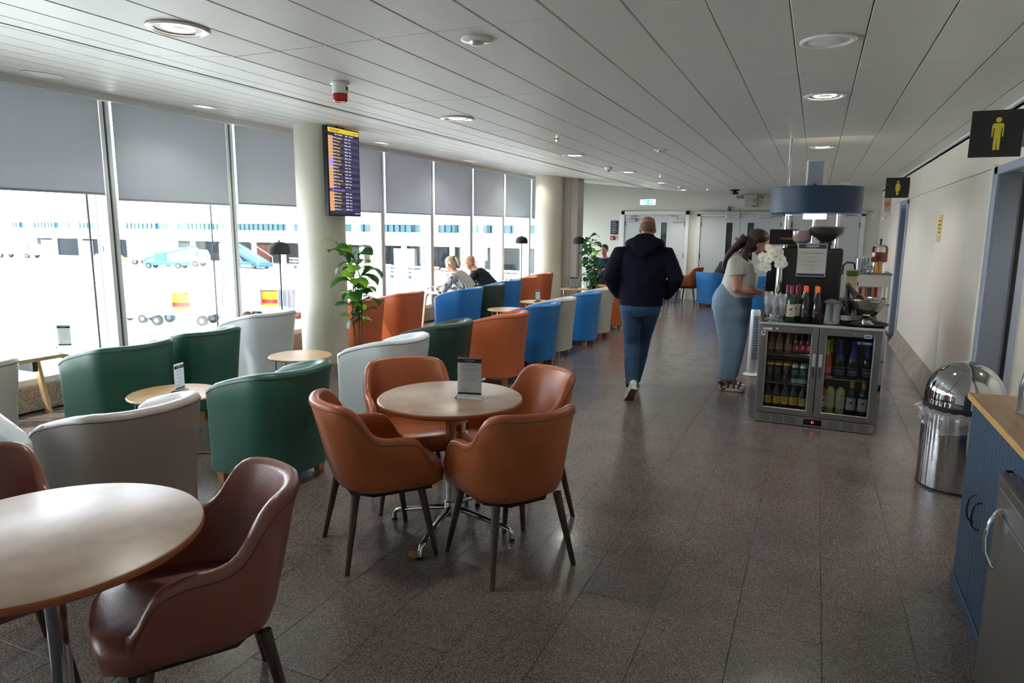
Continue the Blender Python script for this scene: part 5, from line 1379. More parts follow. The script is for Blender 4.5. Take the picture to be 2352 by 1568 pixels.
# ================================================================== PEOPLE
def head_mesh(b, Mx, s=1.0):
    """Mx puts head-local (x right, y forward, z up, origin at the chin level) in the figure"""
    pr = [(-.004, .052, .020, .022), (.012, .040, .042, .045), (.035, .028, .055, .066), (.060, .016, .062, .080), (.090, .004, .068, .090), (.118, -.004, .073, .096), (.150, -.010, .076, .100), (.180, -.012, .073, .096), (.205, -.014, .062, .082), (.222, -.014, .042, .056), (.231, -.014, .016, .022)]
    rings = []
    for z, y, a, c in pr:
        rings.append([b.verts.new(Mx @ Vector((a * s * math.cos(2 * PI * k / 20), (y + c * math.sin(2 * PI * k / 20)) * s, z * s))) for k in range(20)])
    for p, q in zip(rings[:-1], rings[1:]):
        for k in range(20): b.faces.new((p[k], p[(k + 1) % 20], q[(k + 1) % 20], q[k]))
    b.faces.new(rings[0][::-1]); b.faces.new(rings[-1])
    def el(c, r, n=12): bmesh.ops.create_uvsphere(b, u_segments=n, v_segments=8, radius=1, matrix=Mx @ Matrix.Translation(Vector(c) * s) @ Matrix.Diagonal((r[0] * s, r[1] * s, r[2] * s, 1)))
    el((0, .098, .086), (.012, .020, .018)); el((0, .092, .105), (.010, .012, .030)); el((0, .088, .052), (.024, .010, .012)); el((0, .088, .022), (.022, .016, .014))
    for q in (-1, 1): el((.076 * q, -.012, .098), (.009, .019, .031)); el((.045 * q, .060, .075), (.022, .028, .026)); el((.030 * q, .078, .135), (.022, .014, .008))
def face(parent, Mx, s=1.0):
    for q in (-1, 1):
        b = B(); ball(b, (0, 0, 0), (.012, .008, .007), n=10); bmesh.ops.transform(b, matrix=Mx @ Matrix.Translation(Vector((.031 * q, .085, .117)) * s), verts=b.verts); e = obj('eye', b, 'eye_white', parent)
        b = B(); ball(b, (0, 0, 0), (.0055, .003, .0055), n=8); bmesh.ops.transform(b, matrix=Mx @ Matrix.Translation(Vector((.031 * q, .0925, .116)) * s), verts=b.verts); obj('pupil', b, 'black', e)
        b = B(); ball(b, (0, 0, 0), (.018, .005, .004), n=8); bmesh.ops.transform(b, matrix=Mx @ Matrix.Translation(Vector((.032 * q, .092, .138)) * s), verts=b.verts); obj('eyebrow', b, 'hair_dark', parent)
    b = B(); ball(b, (0, 0, 0), (.022, .007, .006), n=10); bmesh.ops.transform(b, matrix=Mx @ Matrix.Translation(Vector((0, .098, .050)) * s), verts=b.verts); obj('lips', b, 'lips', parent)
def hand(b, wrist, direction, palm_n, side=1, curl=.5, s=1.0):
    """palm plus five separate bent fingers; side=+1 thumb on the +s side"""
    d = Vector(direction).normalized(); n = Vector(palm_n); n = (n - d * n.dot(d)).normalized(); t = d.cross(n) * side; w = Vector(wrist)
    loft(b, [w - d * .02 * s, w + d * .02 * s, w + d * .055 * s, w + d * .085 * s], [(.024 * s, .019 * s), (.032 * s, .016 * s), (.040 * s, .014 * s), (.038 * s, .012 * s)], side=t, n=12)
    for k, (off, L_) in enumerate(((.029, .066), (.010, .076), (-.010, .070), (-.028, .056))):
        p = w + d * .078 * s + t * off * s; a = 0; pts = [p - d * .02 * s, p]; rad = []
        for j, f in enumerate((.45, .32, .23)):
            a += curl * (.75 if j else .5); q = d * math.cos(a) + n * math.sin(a); p = p + q * L_ * f * s; pts.append(p)
        loft(b, pts, [(.009 * s, .009 * s), (.0088 * s, .0088 * s), (.0084 * s, .0084 * s), (.0078 * s, .0078 * s), (.0062 * s, .0062 * s)], side=t, n=8)
    p = w + d * .020 * s + t * .026 * s; q1 = (t * .75 + d * .65).normalized(); q2 = (d * .9 + t * .25 + n * .35).normalized()
    loft(b, [w + d * .01 * s, p, p + q1 * .032 * s, p + q1 * .032 * s + q2 * .030 * s, p + q1 * .032 * s + q2 * .052 * s], [(.012 * s, .012 * s), (.0115 * s, .0115 * s), (.0105 * s, .0105 * s), (.0095 * s, .0095 * s), (.007 * s, .007 * s)], side=t, n=8)
def mid(a, b, f): return Vector(a) * (1 - f) + Vector(b) * f

# ---- walking man seen from behind (local: faces +Y, x to his right)
mw = thing('person', 'bald person in navy hooded sweatshirt and blue jeans walking away along the walkway', 'person', (-1.535, 6.60, 0), R(12))
HM = Matrix.Translation((.035, .055, 1.553)) @ Matrix.Rotation(R(-6), 4, 'X')
LH, LK, LA, LT = Vector((-.095, .0, .93)), Vector((-.075, .05, .505)), Vector((-.050, -.17, .150)), Vector((-.075, -.075, .03))
RH_, RK, RA, RT = Vector((.090, .01, .93)), Vector((.030, .27, .52)), Vector((-.035, .40, .095)), Vector((-.03, .56, .03))
LS, LE, LW = Vector((-.215, -.01, 1.425)), Vector((-.305, -.085, 1.19)), Vector((-.205, .055, 1.00))
RS, RE, RW = Vector((.215, -.01, 1.425)), Vector((.325, -.07, 1.19)), Vector((.235, .10, 1.00))
b = B()
loft(b, [(0, 0, .86), (0, 0, .95), (0, 0, 1.08), (0, 0, 1.22), (0, 0, 1.36), (0, 0, 1.44), (.005, 0, 1.49)], [(.14, .10), (.165, .115), (.155, .11), (.17, .115), (.19, .11), (.15, .085), (.07, .06)], n=20)
loft(b, [(.005, -.005, 1.45), (.015, .01, 1.53), (.03, .03, 1.60), (.035, .035, 1.65)], [(.062, .062), (.056, .058), (.056, .06), (.05, .05)], n=16)
head_mesh(b, HM, .98)
for S_, E_, W_, sd in ((LS, LE, LW, -1), (RS, RE, RW, 1)):
    loft(b, [mid(S_, (0, 0, 1.42), .3), S_, mid(S_, E_, .5), E_, mid(E_, W_, .4), W_], [(.05, .05), (.056, .056), (.048, .048), (.040, .040), (.040, .040), (.026, .022)], side=(0, 1, 0), n=12)
    hand(b, W_, (W_ - E_) * .3 + Vector((.02 * -sd, .03, -.10)), (-sd * 1.0, .3, 0), side=sd, curl=.45)
for H_, K_, A_, T_ in ((LH, LK, LA, LT), (RH_, RK, RA, RT)):
    loft(b, [H_ + Vector((0, 0, .05)), H_, mid(H_, K_, .5), K_, mid(K_, A_, .3), A_], [(.085, .09), (.085, .09), (.07, .075), (.052, .055), (.055, .055), (.036, .038)], n=14)
    loft(b, [A_, mid(A_, T_, .5) + Vector((0, 0, -.01)), T_ + Vector((0, .0, .01))], [(.034, .036), (.036, .028), (.034, .018)], n=12)
body = remesh('body', b, 'skin_tan', mw, .0075, 3)
b = B()
for c, r_ in (((0, -.026, .135), (.0765, .096, .074)),): bmesh.ops.create_uvsphere(b, u_segments=24, v_segments=14, radius=1, matrix=HM @ Matrix.Scale(.98, 4) @ Matrix.Translation(c) @ Matrix.Diagonal((r_[0], r_[1], r_[2], 1)))
mat('stubble', col(120, 98, 84), .8, bump=.4, bscale=300); remesh('cropped_hair', b, 'stubble', mw, .008, 2)
b = B()
for H_, K_, A_, sx in ((LH, LK, LA, -1), (RH_, RK, RA, 1)):
    top = H_ + Vector((0, 0, .06)); e = A_ + (K_ - A_) * -.06
    loft(b, [top, H_ - Vector((0, 0, .04)), mid(H_, K_, .35), mid(H_, K_, .75), K_ + Vector((0, .01, 0)), mid(K_, A_, .35) + Vector((0, -.015, 0)), mid(K_, A_, .75), mid(K_, A_, 1.04)], [(.105, .125), (.108, .128), (.097, .108), (.083, .088), (.077, .082), (.074, .080), (.066, .068), (.062, .066)], n=18)
loft(b, [(0, 0, .84), (0, -.012, .90), (0, -.012, .96), (0, 0, 1.02), (0, 0, 1.05)], [(.12, .12), (.188, .140), (.192, .142), (.183, .130), (.176, .122)], n=22)
jn = remesh('jeans', b, 'jeans', mw, .010, 5, .012)
b = B()
loft(b, [(0, 0, .925), (0, 0, .935), (0, 0, .985), (0, 0, 1.0), (0, -.005, 1.08), (0, -.01, 1.20), (0, -.012, 1.31), (0, -.01, 1.39), (0, -.005, 1.45), (.005, 0, 1.49), (.01, .01, 1.52)], [(.195, .138), (.203, .146), (.207, .150), (.216, .156), (.226, .166), (.228, .168), (.240, .160), (.243, .145), (.205, .118), (.135, .098), (.09, .085)], n=26)
for S_, E_, W_, sx in ((LS, LE, LW, -1), (RS, RE, RW, 1)):
    loft(b, [mid(S_, (0, 0, 1.40), .35), S_ + Vector((0, 0, -.01)), mid(S_, E_, .45), E_ + Vector((0, 0, .0)), mid(E_, W_, .45), mid(E_, W_, .86), mid(E_, W_, .98)], [(.085, .085), (.092, .092), (.082, .084), (.072, .076), (.068, .068), (.058, .056), (.047, .045)], side=(0, 1, 0), n=16)
hd = remesh('hooded_sweatshirt', b, 'hoodie_navy', mw, .010, 6, .014)
b = B()
ring_ = [(.135 * math.sin(R(a)) + .015, -.015 - .105 * math.cos(R(a)), 1.515 + .03 * math.cos(R(a))) for a in range(-150, 151, 15)]
loft(b, ring_, [(.034 + .016 * math.cos(R(a * .55)), .045 + .02 * math.cos(R(a * .55))) for a in range(-150, 151, 15)], side=(0, 0, 1), n=14)
loft(b, [(.015, -.05, 1.60), (.015, -.085, 1.575), (.012, -.135, 1.52), (.008, -.155, 1.46), (.004, -.160, 1.41), (.002, -.152, 1.375)], [(.085, .03), (.110, .045), (.135, .052), (.110, .045), (.06, .03), (.015, .015)], n=18)
obj_h = remesh('hood', b, 'hoodie_navy', hd, .009, 6, .006)
b = B()
loft(b, [(0, 0, .925), (0, 0, .985)], [(.209, .152), (.212, .156)], n=40); obj('hem_rib', b, 'hoodie_navy', hd)
def shoe(parent, ankle, toe, up, m_up, m_sole, w=.046, L_=.275, nm='shoe'):
    """sneaker: ankle to toe direction, up vector"""
    f = (Vector(toe) - Vector(ankle)); u = Vector(up).normalized(); f = (f - u * f.dot(u)).normalized(); r_ = f.cross(u)
    Mx = Matrix((r_, f, u)).transposed().to_4x4(); Mx.translation = Vector(ankle)
    b = B(); loft(b, [(0, -.075, .0), (0, -.055, .035)][:1] + [(0, -.05, .012), (0, .0, .018), (0, .06, .010), (0, .12, -.004), (0, .175, -.016), (0, .195, -.022)], [(.024, .03), (.036, .046), (.038, .048), (.041, .038), (.043, .030), (.034, .020), (.016, .012)], side=(1, 0, 0), n=18)
    loft(b, [(0, -.03, .01), (0, -.03, .055)], [(.036, .048), (.038, .050)], side=(1, 0, 0), n=16)
    bmesh.ops.transform(b, matrix=Mx @ Matrix.Translation((0, 0, -.035)), verts=b.verts); s = remesh(nm, b, m_up, parent, .006, 4)
    b = B(); out = [(-.030, -.095), (.030, -.095), (.038, -.03), (.040, .05), (.050, .12), (.044, .18), (.018, .212), (-.018, .212), (-.040, .18), (-.046, .12), (-.036, .05), (-.038, -.03)]
    poly(b, out, -.098, -.068); bmesh.ops.bevel(b, geom=b.edges[:], offset=.006, segments=2, affect='EDGES'); bmesh.ops.transform(b, matrix=Mx, verts=b.verts); so = obj('sole', b, m_up, s)
    b = B(); poly(b, [(x * .94, y * .97) for x, y in out], -.102, -.098); bmesh.ops.transform(b, matrix=Mx, verts=b.verts); obj('outsole', b, m_sole, so)
    return s
shoe(mw, LA + Vector((.002, -.012, -.002)), LA + Vector((-.05, .12, -.16)), Vector((0, .72, .69)), 'shoe_white', 'sole_brown')
shoe(mw, RA + Vector((0, .0, .006)), RA + Vector((0, .2, 0)), (0, 0, 1), 'shoe_white', 'sole_brown')

# ---- standing woman in profile (local faces +Y -> world +X; her right side towards us)
ws = thing('person', 'person with long brown hair, white lace top and pale blue trousers standing at the counter', 'person', (-.745, 7.36, 0), R(-90))
HM = Matrix.Translation((0, .175, 1.425)) @ Matrix.Rotation(R(-24), 4, 'X')
S1, E1, W1 = Vector((.185, .03, 1.335)), Vector((.225, .055, 1.075)), Vector((.165, .265, 1.045))
S2, E2, W2 = Vector((-.185, .02, 1.335)), Vector((-.245, -.10, 1.12)), Vector((-.20, .14, 1.04))
b = B()
loft(b, [(0, -.02, .84), (0, -.01, .95), (0, .03, 1.05), (0, .04, 1.18), (0, .03, 1.30), (0, .03, 1.37), (0, .05, 1.41)], [(.15, .13), (.185, .16), (.16, .13), (.165, .13), (.17, .11), (.12, .08), (.06, .055)], n=20)
loft(b, [(0, .04, 1.37), (0, .075, 1.42), (0, .115, 1.47), (0, .15, 1.52)], [(.055, .055), (.048, .05), (.048, .052), (.045, .045)], n=14)
head_mesh(b, HM, .95)
for S_, E_, W_, sd in ((S1, E1, W1, 1), (S2, E2, W2, -1)):
    loft(b, [mid(S_, (0, .03, 1.33), .3), S_, mid(S_, E_, .5), E_, mid(E_, W_, .4), W_], [(.05, .05), (.060, .060), (.062, .060), (.050, .048), (.046, .044), (.026, .022)], side=(0, 1, 0), n=14)
hand(b, W1, (-.10, .95, -.12), (-.9, 0, -.4), side=1, curl=.55, s=.92); hand(b, W2, (.2, .9, -.15), (.9, 0, -.3), side=-1, curl=.5, s=.92)
for q in (-1, 1):
    loft(b, [(.09 * q, -.01, .90), (.09 * q, .03, .50), (.085 * q, -.03, .10)], [(.09, .10), (.058, .06), (.036, .04)], n=14)
    loft(b, [(.085 * q, -.035, .10), (.085 * q, .0, .065), (.087 * q, .06, .050), (.09 * q, .115, .042)], [(.032, .036), (.036, .034), (.040, .022), (.036, .012)], n=12)
remesh('body', b, 'skin', ws, .0075, 3); face(ws, HM, .95)
b = B()
loft(b, [(0, .005, .78), (0, -.010, .86), (0, -.012, .93), (0, .005, 1.00), (0, .02, 1.05), (0, .03, 1.08)], [(.15, .14), (.205, .198), (.212, .205), (.200, .190), (.182, .168), (.176, .160)], n=24)
for q in (-1, 1): loft(b, [(.10 * q, -.005, .90), (.102 * q, -.005, .80), (.100 * q, .010, .66), (.097 * q, .020, .50), (.093 * q, .010, .34), (.092 * q, -.002, .20), (.092 * q, -.008, .120)], [(.11, .19), (.112, .178), (.105, .150), (.098, .130), (.092, .112), (.088, .100), (.086, .094)], n=20)
remesh('trousers', b, 'trouser_blue', ws, .0095, 6, .012)
b = B()
loft(b, [(0, .035, .985), (0, .035, 1.0), (0, .045, 1.06), (0, .055, 1.14), (0, .058, 1.22), (0, .040, 1.30), (0, .025, 1.36), (0, .035, 1.40), (0, .05, 1.425)], [(.200, .188), (.200, .186), (.196, .180), (.190, .172), (.190, .165), (.188, .135), (.165, .105), (.105, .078), (.07, .062)], n=26)
for S_, E_ in ((S1, E1), (S2, E2)): loft(b, [mid(S_, (0, .03, 1.33), .4), S_, mid(S_, E_, .28), mid(S_, E_, .50)], [(.07, .07), (.082, .080), (.084, .080), (.080, .076)], side=(0, 1, 0), n=16)
remesh('lace_top', b, 'lace_white', ws, .008, 4, .010)
b = B()
hm = HM @ Matrix.Translation((0, -.022, .012)); 
for c, r_ in (((0, -.010, .150), (.086, .106, .088)), ((0, -.05, .09), (.078, .066, .095)), ((.055, -.02, .07), (.03, .05, .09)), ((-.055, -.02, .07), (.03, .05, .09))):
    bmesh.ops.create_uvsphere(b, u_segments=20, v_segments=12, radius=1, matrix=hm @ Matrix.Translation(c) @ Matrix.Diagonal((r_[0], r_[1], r_[2], 1)))
loft(b, [(0, .09, 1.60), (0, .04, 1.53), (0, -.03, 1.46), (0, -.085, 1.385), (0, -.115, 1.31), (0, -.118, 1.26)], [(.07, .05), (.085, .050), (.095, .038), (.09, .030), (.07, .022), (.03, .010)], n=18)
loft(b, [(.07, .13, 1.55), (.085, .11, 1.47), (.095, .10, 1.39), (.10, .11, 1.31), (.095, .12, 1.26)], [(.02, .03), (.02, .032), (.018, .030), (.014, .024), (.006, .010)], side=(1, 0, 0), n=12)
remesh('hair', b, 'hair_brown', ws, .007, 3, .006)
for q in (-1, 1):
    b = B(); out = [(-.032, -.085), (.032, -.085), (.038, -.02), (.042, .06), (.047, .12), (.036, .165), (0, .178), (-.036, .165), (-.042, .10), (-.036, .0)]
    poly(b, out, .004, .040); bmesh.ops.bevel(b, geom=b.edges[:], offset=.007, segments=2, affect='EDGES')
    for v in b.verts: v.co.x += .088 * q
    so = obj('sandal', b, 'shoe_white', ws)
    for y0, hgt in ((-.055, .052), (.015, .048), (.072, .038), (.118, .030)):
        b = B(); tube(b, [(.088 * q + (.040 + .0) * math.cos(R(a)), y0 + (.018 if a in (90,) else 0), .036 + (hgt) * math.sin(R(a))) for a in range(0, 181, 20)], .009, 8); obj('strap', b, 'sandal_navy', so)
    b = B(); tube(b, [(.088 * q + .036, -.02, .07), (.088 * q + .034, -.07, .078), (.088 * q, -.088, .080), (.088 * q - .034, -.07, .078), (.088 * q - .036, -.02, .07)], .009, 8); obj('heel_strap', b, 'sandal_navy', so)
    b = B(); ball(b, (.088 * q + .041, -.03, .022), (.003, .024, .009), n=12); obj('side_badge', b, 'print_navy', so)

# ---- seated figures (local faces +Y, root on the floor below the hips)
def seated(label, x, y, faced, lean, skin, top, legs, hair, long_sleeve=True, tail=False, turn=0, seat=.46, reach=.30, hairn='hair', bald=False, scale=1.0, stripes=False):
    t = thing('person', label, 'person', (x, y, 0), R(faced - 90)); t.scale = (scale,) * 3
    a = R(lean); d = Vector((0, math.sin(a), math.cos(a))); hip = Vector((0, 0, seat + .10))
    ch = hip + d * .33; nk = hip + d * .50; hd_ = nk + Vector((0, math.sin(a * .9) * .09, .075 + .02 * math.cos(a)))
    HM = Matrix.Translation(hd_ + Vector((0, -.0, -.055))) @ Matrix.Rotation(R(turn), 4, 'Z') @ Matrix.Rotation(R(-lean * .55), 4, 'X')
    b = B()
    loft(b, [hip - Vector((0, 0, .08)), hip, hip + d * .14, hip + d * .26, ch + d * .06, ch + d * .13, nk], [(.15, .12), (.165, .125), (.145, .105), (.165, .11), (.175, .105), (.14, .08), (.06, .055)], n=18)
    loft(b, [nk - d * .04, nk + d * .03, HM @ Vector((0, -.01, .03)), HM @ Vector((0, -.01, .08))], [(.055, .055), (.05, .05), (.05, .052), (.045, .045)], n=12)
    head_mesh(b, HM, .97)
    arms = []
    for q in (-1, 1):
        S_ = ch + d * .10 + Vector((.185 * q, 0, 0)); E_ = S_ + Vector((.05 * q, .10 + .10 * math.sin(a), -.24)); W_ = E_ + Vector((-.09 * q, .20, .02 + reach * .1)); arms.append((S_, E_, W_))
        loft(b, [mid(S_, ch, .3), S_, mid(S_, E_, .5), E_, mid(E_, W_, .4), W_], [(.045, .045), (.052, .052), (.046, .046), (.040, .040), (.038, .038), (.025, .021)], side=(0, 1, 0), n=10)
        hand(b, W_, (-.1 * q, 1, -.1), (0, 0, -1), side=-q, curl=.5)
        K_ = Vector((.12 * q, .42, seat + .06)); A_ = Vector((.12 * q, .46, .10))
        loft(b, [hip + Vector((.09 * q, 0, -.04)), mid(hip + Vector((.09 * q, 0, -.04)), K_, .5), K_, mid(K_, A_, .4), A_], [(.085, .085), (.075, .075), (.055, .055), (.052, .052), (.036, .036)], n=12)
        loft(b, [A_, A_ + Vector((0, .06, -.05)), A_ + Vector((0, .14, -.065))], [(.035, .035), (.036, .026), (.032, .018)], n=10)
    remesh('body', b, skin, t, .011, 2); face(t, HM, .97)
    b = B()
    loft(b, [hip - Vector((0, 0, .03)), hip + d * .02, hip + d * .14, hip + d * .26, ch + d * .06, ch + d * .14, nk - d * .02], [(.18, .145), (.19, .15), (.175, .138), (.19, .140), (.20, .128), (.165, .10), (.08, .075)], n=22)
    for (S_, E_, W_) in arms:
        if long_sleeve: loft(b, [mid(S_, ch, .35), S_, mid(S_, E_, .5), E_, mid(E_, W_, .5), mid(E_, W_, .9)], [(.07, .07), (.078, .078), (.066, .066), (.058, .058), (.052, .052), (.042, .042)], side=(0, 1, 0), n=14)
        else: loft(b, [mid(S_, ch, .35), S_, mid(S_, E_, .3), mid(S_, E_, .62)], [(.07, .07), (.078, .078), (.070, .070), (.064, .064)], side=(0, 1, 0), n=14)
    remesh('shirt', b, top, t, .012, 4, .010)
    b = B()
    for q in (-1, 1):
        K_ = Vector((.12 * q, .43, seat + .06)); A_ = Vector((.12 * q, .46, .10))
        loft(b, [hip + Vector((.09 * q, -.02, -.04)), mid(hip + Vector((.09 * q, 0, -.04)), K_, .5), K_, mid(K_, A_, .4), mid(K_, A_, .98)], [(.115, .105), (.10, .092), (.082, .078), (.072, .07), (.064, .06)], n=16)
    remesh('trousers', b, legs, t, .013, 4, .006)
    for q in (-1, 1): b = B(); loft(b, [(.12 * q, .40, .05), (.12 * q, .46, .065), (.12 * q, .54, .05), (.12 * q, .64, .03)], [(.034, .045), (.040, .055), (.044, .042), (.030, .022)], n=14); obj('shoe', b, 'black', t)
    if not bald:
        b = B()
        for c, r_ in (((0, -.022, .162), (.084, .100, .078)), ((0, -.052, .115), (.078, .066, .070))): bmesh.ops.create_uvsphere(b, u_segments=18, v_segments=10, radius=1, matrix=HM @ Matrix.Translation(c) @ Matrix.Diagonal((r_[0], r_[1], r_[2], 1)))
        if tail: loft(b, [HM @ Vector(p_) for p_ in ((0, -.10, .17), (0, -.145, .165), (.01, -.175, .12), (.012, -.175, .05), (.01, -.165, .0))], [(.022, .022), (.026, .026), (.036, .030), (.034, .026), (.010, .008)], n=12)
        hr_ = remesh(hairn, b, hair, t, .009, 2)
        if tail: b = B(); tube(b, [HM @ Vector((.028 * math.cos(R(a_)), -.128, .170 + .028 * math.sin(R(a_)))) for a_ in range(0, 360, 30)], .011, 6, closed=True); obj('hair_band', b, 'navy_dark', hr_)
    return t
m = bpy.data.materials.new('striped'); m.use_nodes = True; N = m.node_tree.nodes; L = m.node_tree.links
tc = N.new('ShaderNodeTexCoord'); w1 = N.new('ShaderNodeTexWave'); w1.bands_direction = 'X'; w1.inputs['Scale'].default_value = 16; L.new(tc.outputs['Object'], w1.inputs[0])
rp = N.new('ShaderNodeValToRGB'); rp.color_ramp.elements[0].position = .12; rp.color_ramp.elements[0].color = col(96, 90, 84); rp.color_ramp.elements[1].position = .42; rp.color_ramp.elements[1].color = col(222, 216, 206)
L.new(w1.outputs[0], rp.inputs[0]); L.new(rp.outputs[0], N['Principled BSDF'].inputs['Base Color']); N['Principled BSDF'].inputs['Roughness'].default_value = .85; M['striped'] = m
seated('seated person with blonde ponytail and striped shirt leaning over the window table', -5.10, 9.98, 186, 42, 'skin', 'striped', 'jeans', 'hair_blonde', True, True, -20)
seated('bald seated person in black beside the one with the ponytail', -5.22, 11.0, 190, 44, 'skin', 'tee_black', 'jeans', 'hair_dark', True, False, 20, bald=True)
seated('seated person in a navy tee shirt in the dark green armchair at the far left', -4.36, 15.15, 262, 12, 'skin', 'tee_navy', 'black_matte', 'hair_dark', False, False, 0)
seated('seated person with short dark hair and black tee shirt in the far blue armchair', -1.95, 15.55, 42, 34, 'skin_tan', 'tee_black', 'jeans', 'hair_dark', False)
tg = obj('paper_cup', lathe(B(), [(0, 0), (.030, 0), (.040, .095), (.041, .098), (.038, .098), (.029, .004), (0, .004)], 24, caps=False), 'sole_brown', None, (-5.72, 9.92, .5725)); tag(tg, 'brown paper cup on the bentwood table by the seated couple', 'cup'); obj('rim', lathe(B(), [(.0395, .094), (.042, .098), (.0395, .101)], 24, caps=False), 'paper_cream', tg)
bg = obj('shoulder_bag', loft(B(), [(0, -.12, .0), (0, -.10, .02), (0, 0, .03), (0, .10, .02), (0, .12, 0)], [(.02, .06), (.05, .10), (.055, .12), (.05, .10), (.02, .06)], n=14), 'black_matte', None, (-4.86, 9.86, .57)); tag(bg, 'black jacket hung over the chair by the ponytailed person', 'bag')
bg.location = (-4.95, 9.78, .62); b = B(); tube(b, [(0, -.09, .08), (.0, -.06, .14), (.0, .06, .14), (0, .09, .08)], .006, 6); obj('strap', b, 'black', bg)

# ================================================================== CEILING FITTINGS
def downlight(label, x, y, z, lit=True, r=.135, tilt=0):
    t = thing('downlight', label, 'ceiling light', (x, y, z), group='recessed ceiling downlights'); t.rotation_euler = (0, tilt, 0)
    obj('trim_ring', lathe(B(), [(r, 0), (r + .002, -.004), (r - .006, -.009), (r - .020, -.010), (r - .032, -.004), (r - .034, .004)], 48, caps=False), 'white_gloss', t)
    obj('reflector', lathe(B(), [(r - .034, -.002), (r - .040, .01), (r - .058, .026), (0, .0285)], 40, caps=False), 'chrome', t)
    if lit:
        b = B(); tube(b, [(.062 * math.cos(R(a)), .062 * math.sin(R(a)), .010) for a in range(0, 360, 15)], .012, 8, closed=True); obj('lamp_ring', b, 'lamp_glow', t)
        sl = bpy.data.lights.new('downlight_bulb', 'SPOT'); sl.energy = 30 if x > -4 else 12; sl.color = (1, .94, .87); sl.spot_size = R(140); sl.spot_blend = .6; sl.shadow_soft_size = .06
        so = bpy.data.objects.new('downlight_bulb', sl); C.objects.link(so); so.parent = t; so.location = (0, 0, -.012)
    else: obj('lens', lathe(B(), [(r - .034, -.003), (.06, -.010), (0, -.012)], 40, caps=False), 'white_plastic', t)
    return t
ZL = ZC - .001
for i, (x, y) in enumerate(((-2.74, 2.39), (-2.77, 5.11), (-2.77, 8.06), (-2.76, 10.62), (-2.78, 13.2), (-2.78, 15.6))):
    downlight('recessed downlight in the left ceiling row, %s from the camera' % ['nearest', 'second', 'third', 'fourth', 'fifth', 'sixth'][i], x, y, ZL)
for i, (x, y) in enumerate(((-.02, 5.15), (-.015, 8.14), (-.01, 10.76), (-.01, 13.4))):
    downlight(['lit downlight over the walkway in front of the drinks island', 'lit downlight just above the navy drum canopy', 'lit downlight beyond the loudspeaker on the drum', 'farthest lit downlight of the right ceiling row'][i], x, y, ZL)
downlight('unlit round ceiling speaker disc near the top right', -.02, 3.70, ZL, False, .125)
for i, (x, y) in enumerate(((-5.56, 5.1), (-5.56, 8.09), (-5.57, 10.7), (-5.62, 13.5))):
    downlight('downlight in the sloping ceiling above the windows, %s from the camera' % ['nearest', 'second', 'third', 'fourth'][i], x, y, zc(x) - .001, True, .125, math.atan(SL))
downlight('unlit disc in the sloping ceiling at the top left', -5.63, 3.62, zc(-5.63) - .001, False, .15, math.atan(SL))
def detector(label, x, y, kind):
    t = thing('ceiling_sensor' if kind != 'beacon' else 'alarm_beacon', label, 'sensor' if kind != 'beacon' else 'alarm', (x, y, ZC))
    if kind == 'flat':
        obj('base_disc', lathe(B(), [(.075, 0), (.076, -.006), (.06, -.014), (0, -.014)], 32, caps=False), 'white_gloss', t); obj('lens', lathe(B(), [(.036, -.014), (.03, -.026), (0, -.030)], 24, caps=False), 'aluminium', t)
    elif kind == 'smoke':
        obj('base_disc', lathe(B(), [(.055, 0), (.055, -.022), (.045, -.036), (.03, -.04)], 28, caps=False), 'white_gloss', t); obj('chamber', lathe(B(), [(.028, -.038), (.028, -.052), (.018, -.062), (0, -.062)], 24, caps=False), 'aluminium', t)
    elif kind == 'small':
        obj('base_disc', lathe(B(), [(.024, 0), (.026, -.006), (.018, -.014), (0, -.016)], 20, caps=False), 'chrome', t); b = B(); ball(b, (0, 0, -.018), .008, n=8); obj('led', b, 'lamp_glow', t)
    else:
        obj('base_drum', lathe(B(), [(.056, 0), (.058, -.01), (.050, -.014), (.050, -.066), (.04, -.07)], 32, caps=False), 'white_gloss', t)
        obj('red_lens', lathe(B(), [(.046, -.068), (.044, -.108), (.036, -.116), (0, -.118)], 32, caps=False), 'red_plastic', t); obj('key', box(B(), .05, .056, -.006, .006, -.05, -.03), 'black', t)
    return t
detector('white round ceiling sensor near the top middle of the photo', -1.55, 3.06, 'flat')
detector('white and red alarm beacon hanging from the ceiling at left', -2.79, 3.62, 'beacon')
detector('small starlike emergency led near the middle of the ceiling', -2.44, 6.56, 'small')
detector('white smoke detector nearer the camera than the other one', -2.82, 9.76, 'smoke')
detector('farther white smoke detector by the far wall', -2.62, 14.3, 'smoke')
detector('small emergency led between the far downlights, over the exit sign', -2.44, 11.48, 'small')
detector('small emergency led near the far wall left of the black camera', -2.24, 15.4, 'small')
detector('faint flat ceiling disc left of the drum canopy', -1.68, 7.86, 'flat')
t = thing('dome_camera', 'black dome camera on the ceiling by the far wall', 'camera', (-1.72, 15.9, ZC)); obj('mount', lathe(B(), [(.11, 0), (.11, -.012), (.04, -.03), (.04, -.06)], 20, caps=False), 'black', t); obj('dome', lathe(B(), [(.09, -.055), (.085, -.08), (.05, -.10), (0, -.105)], 20, caps=False), 'black_gloss', t)
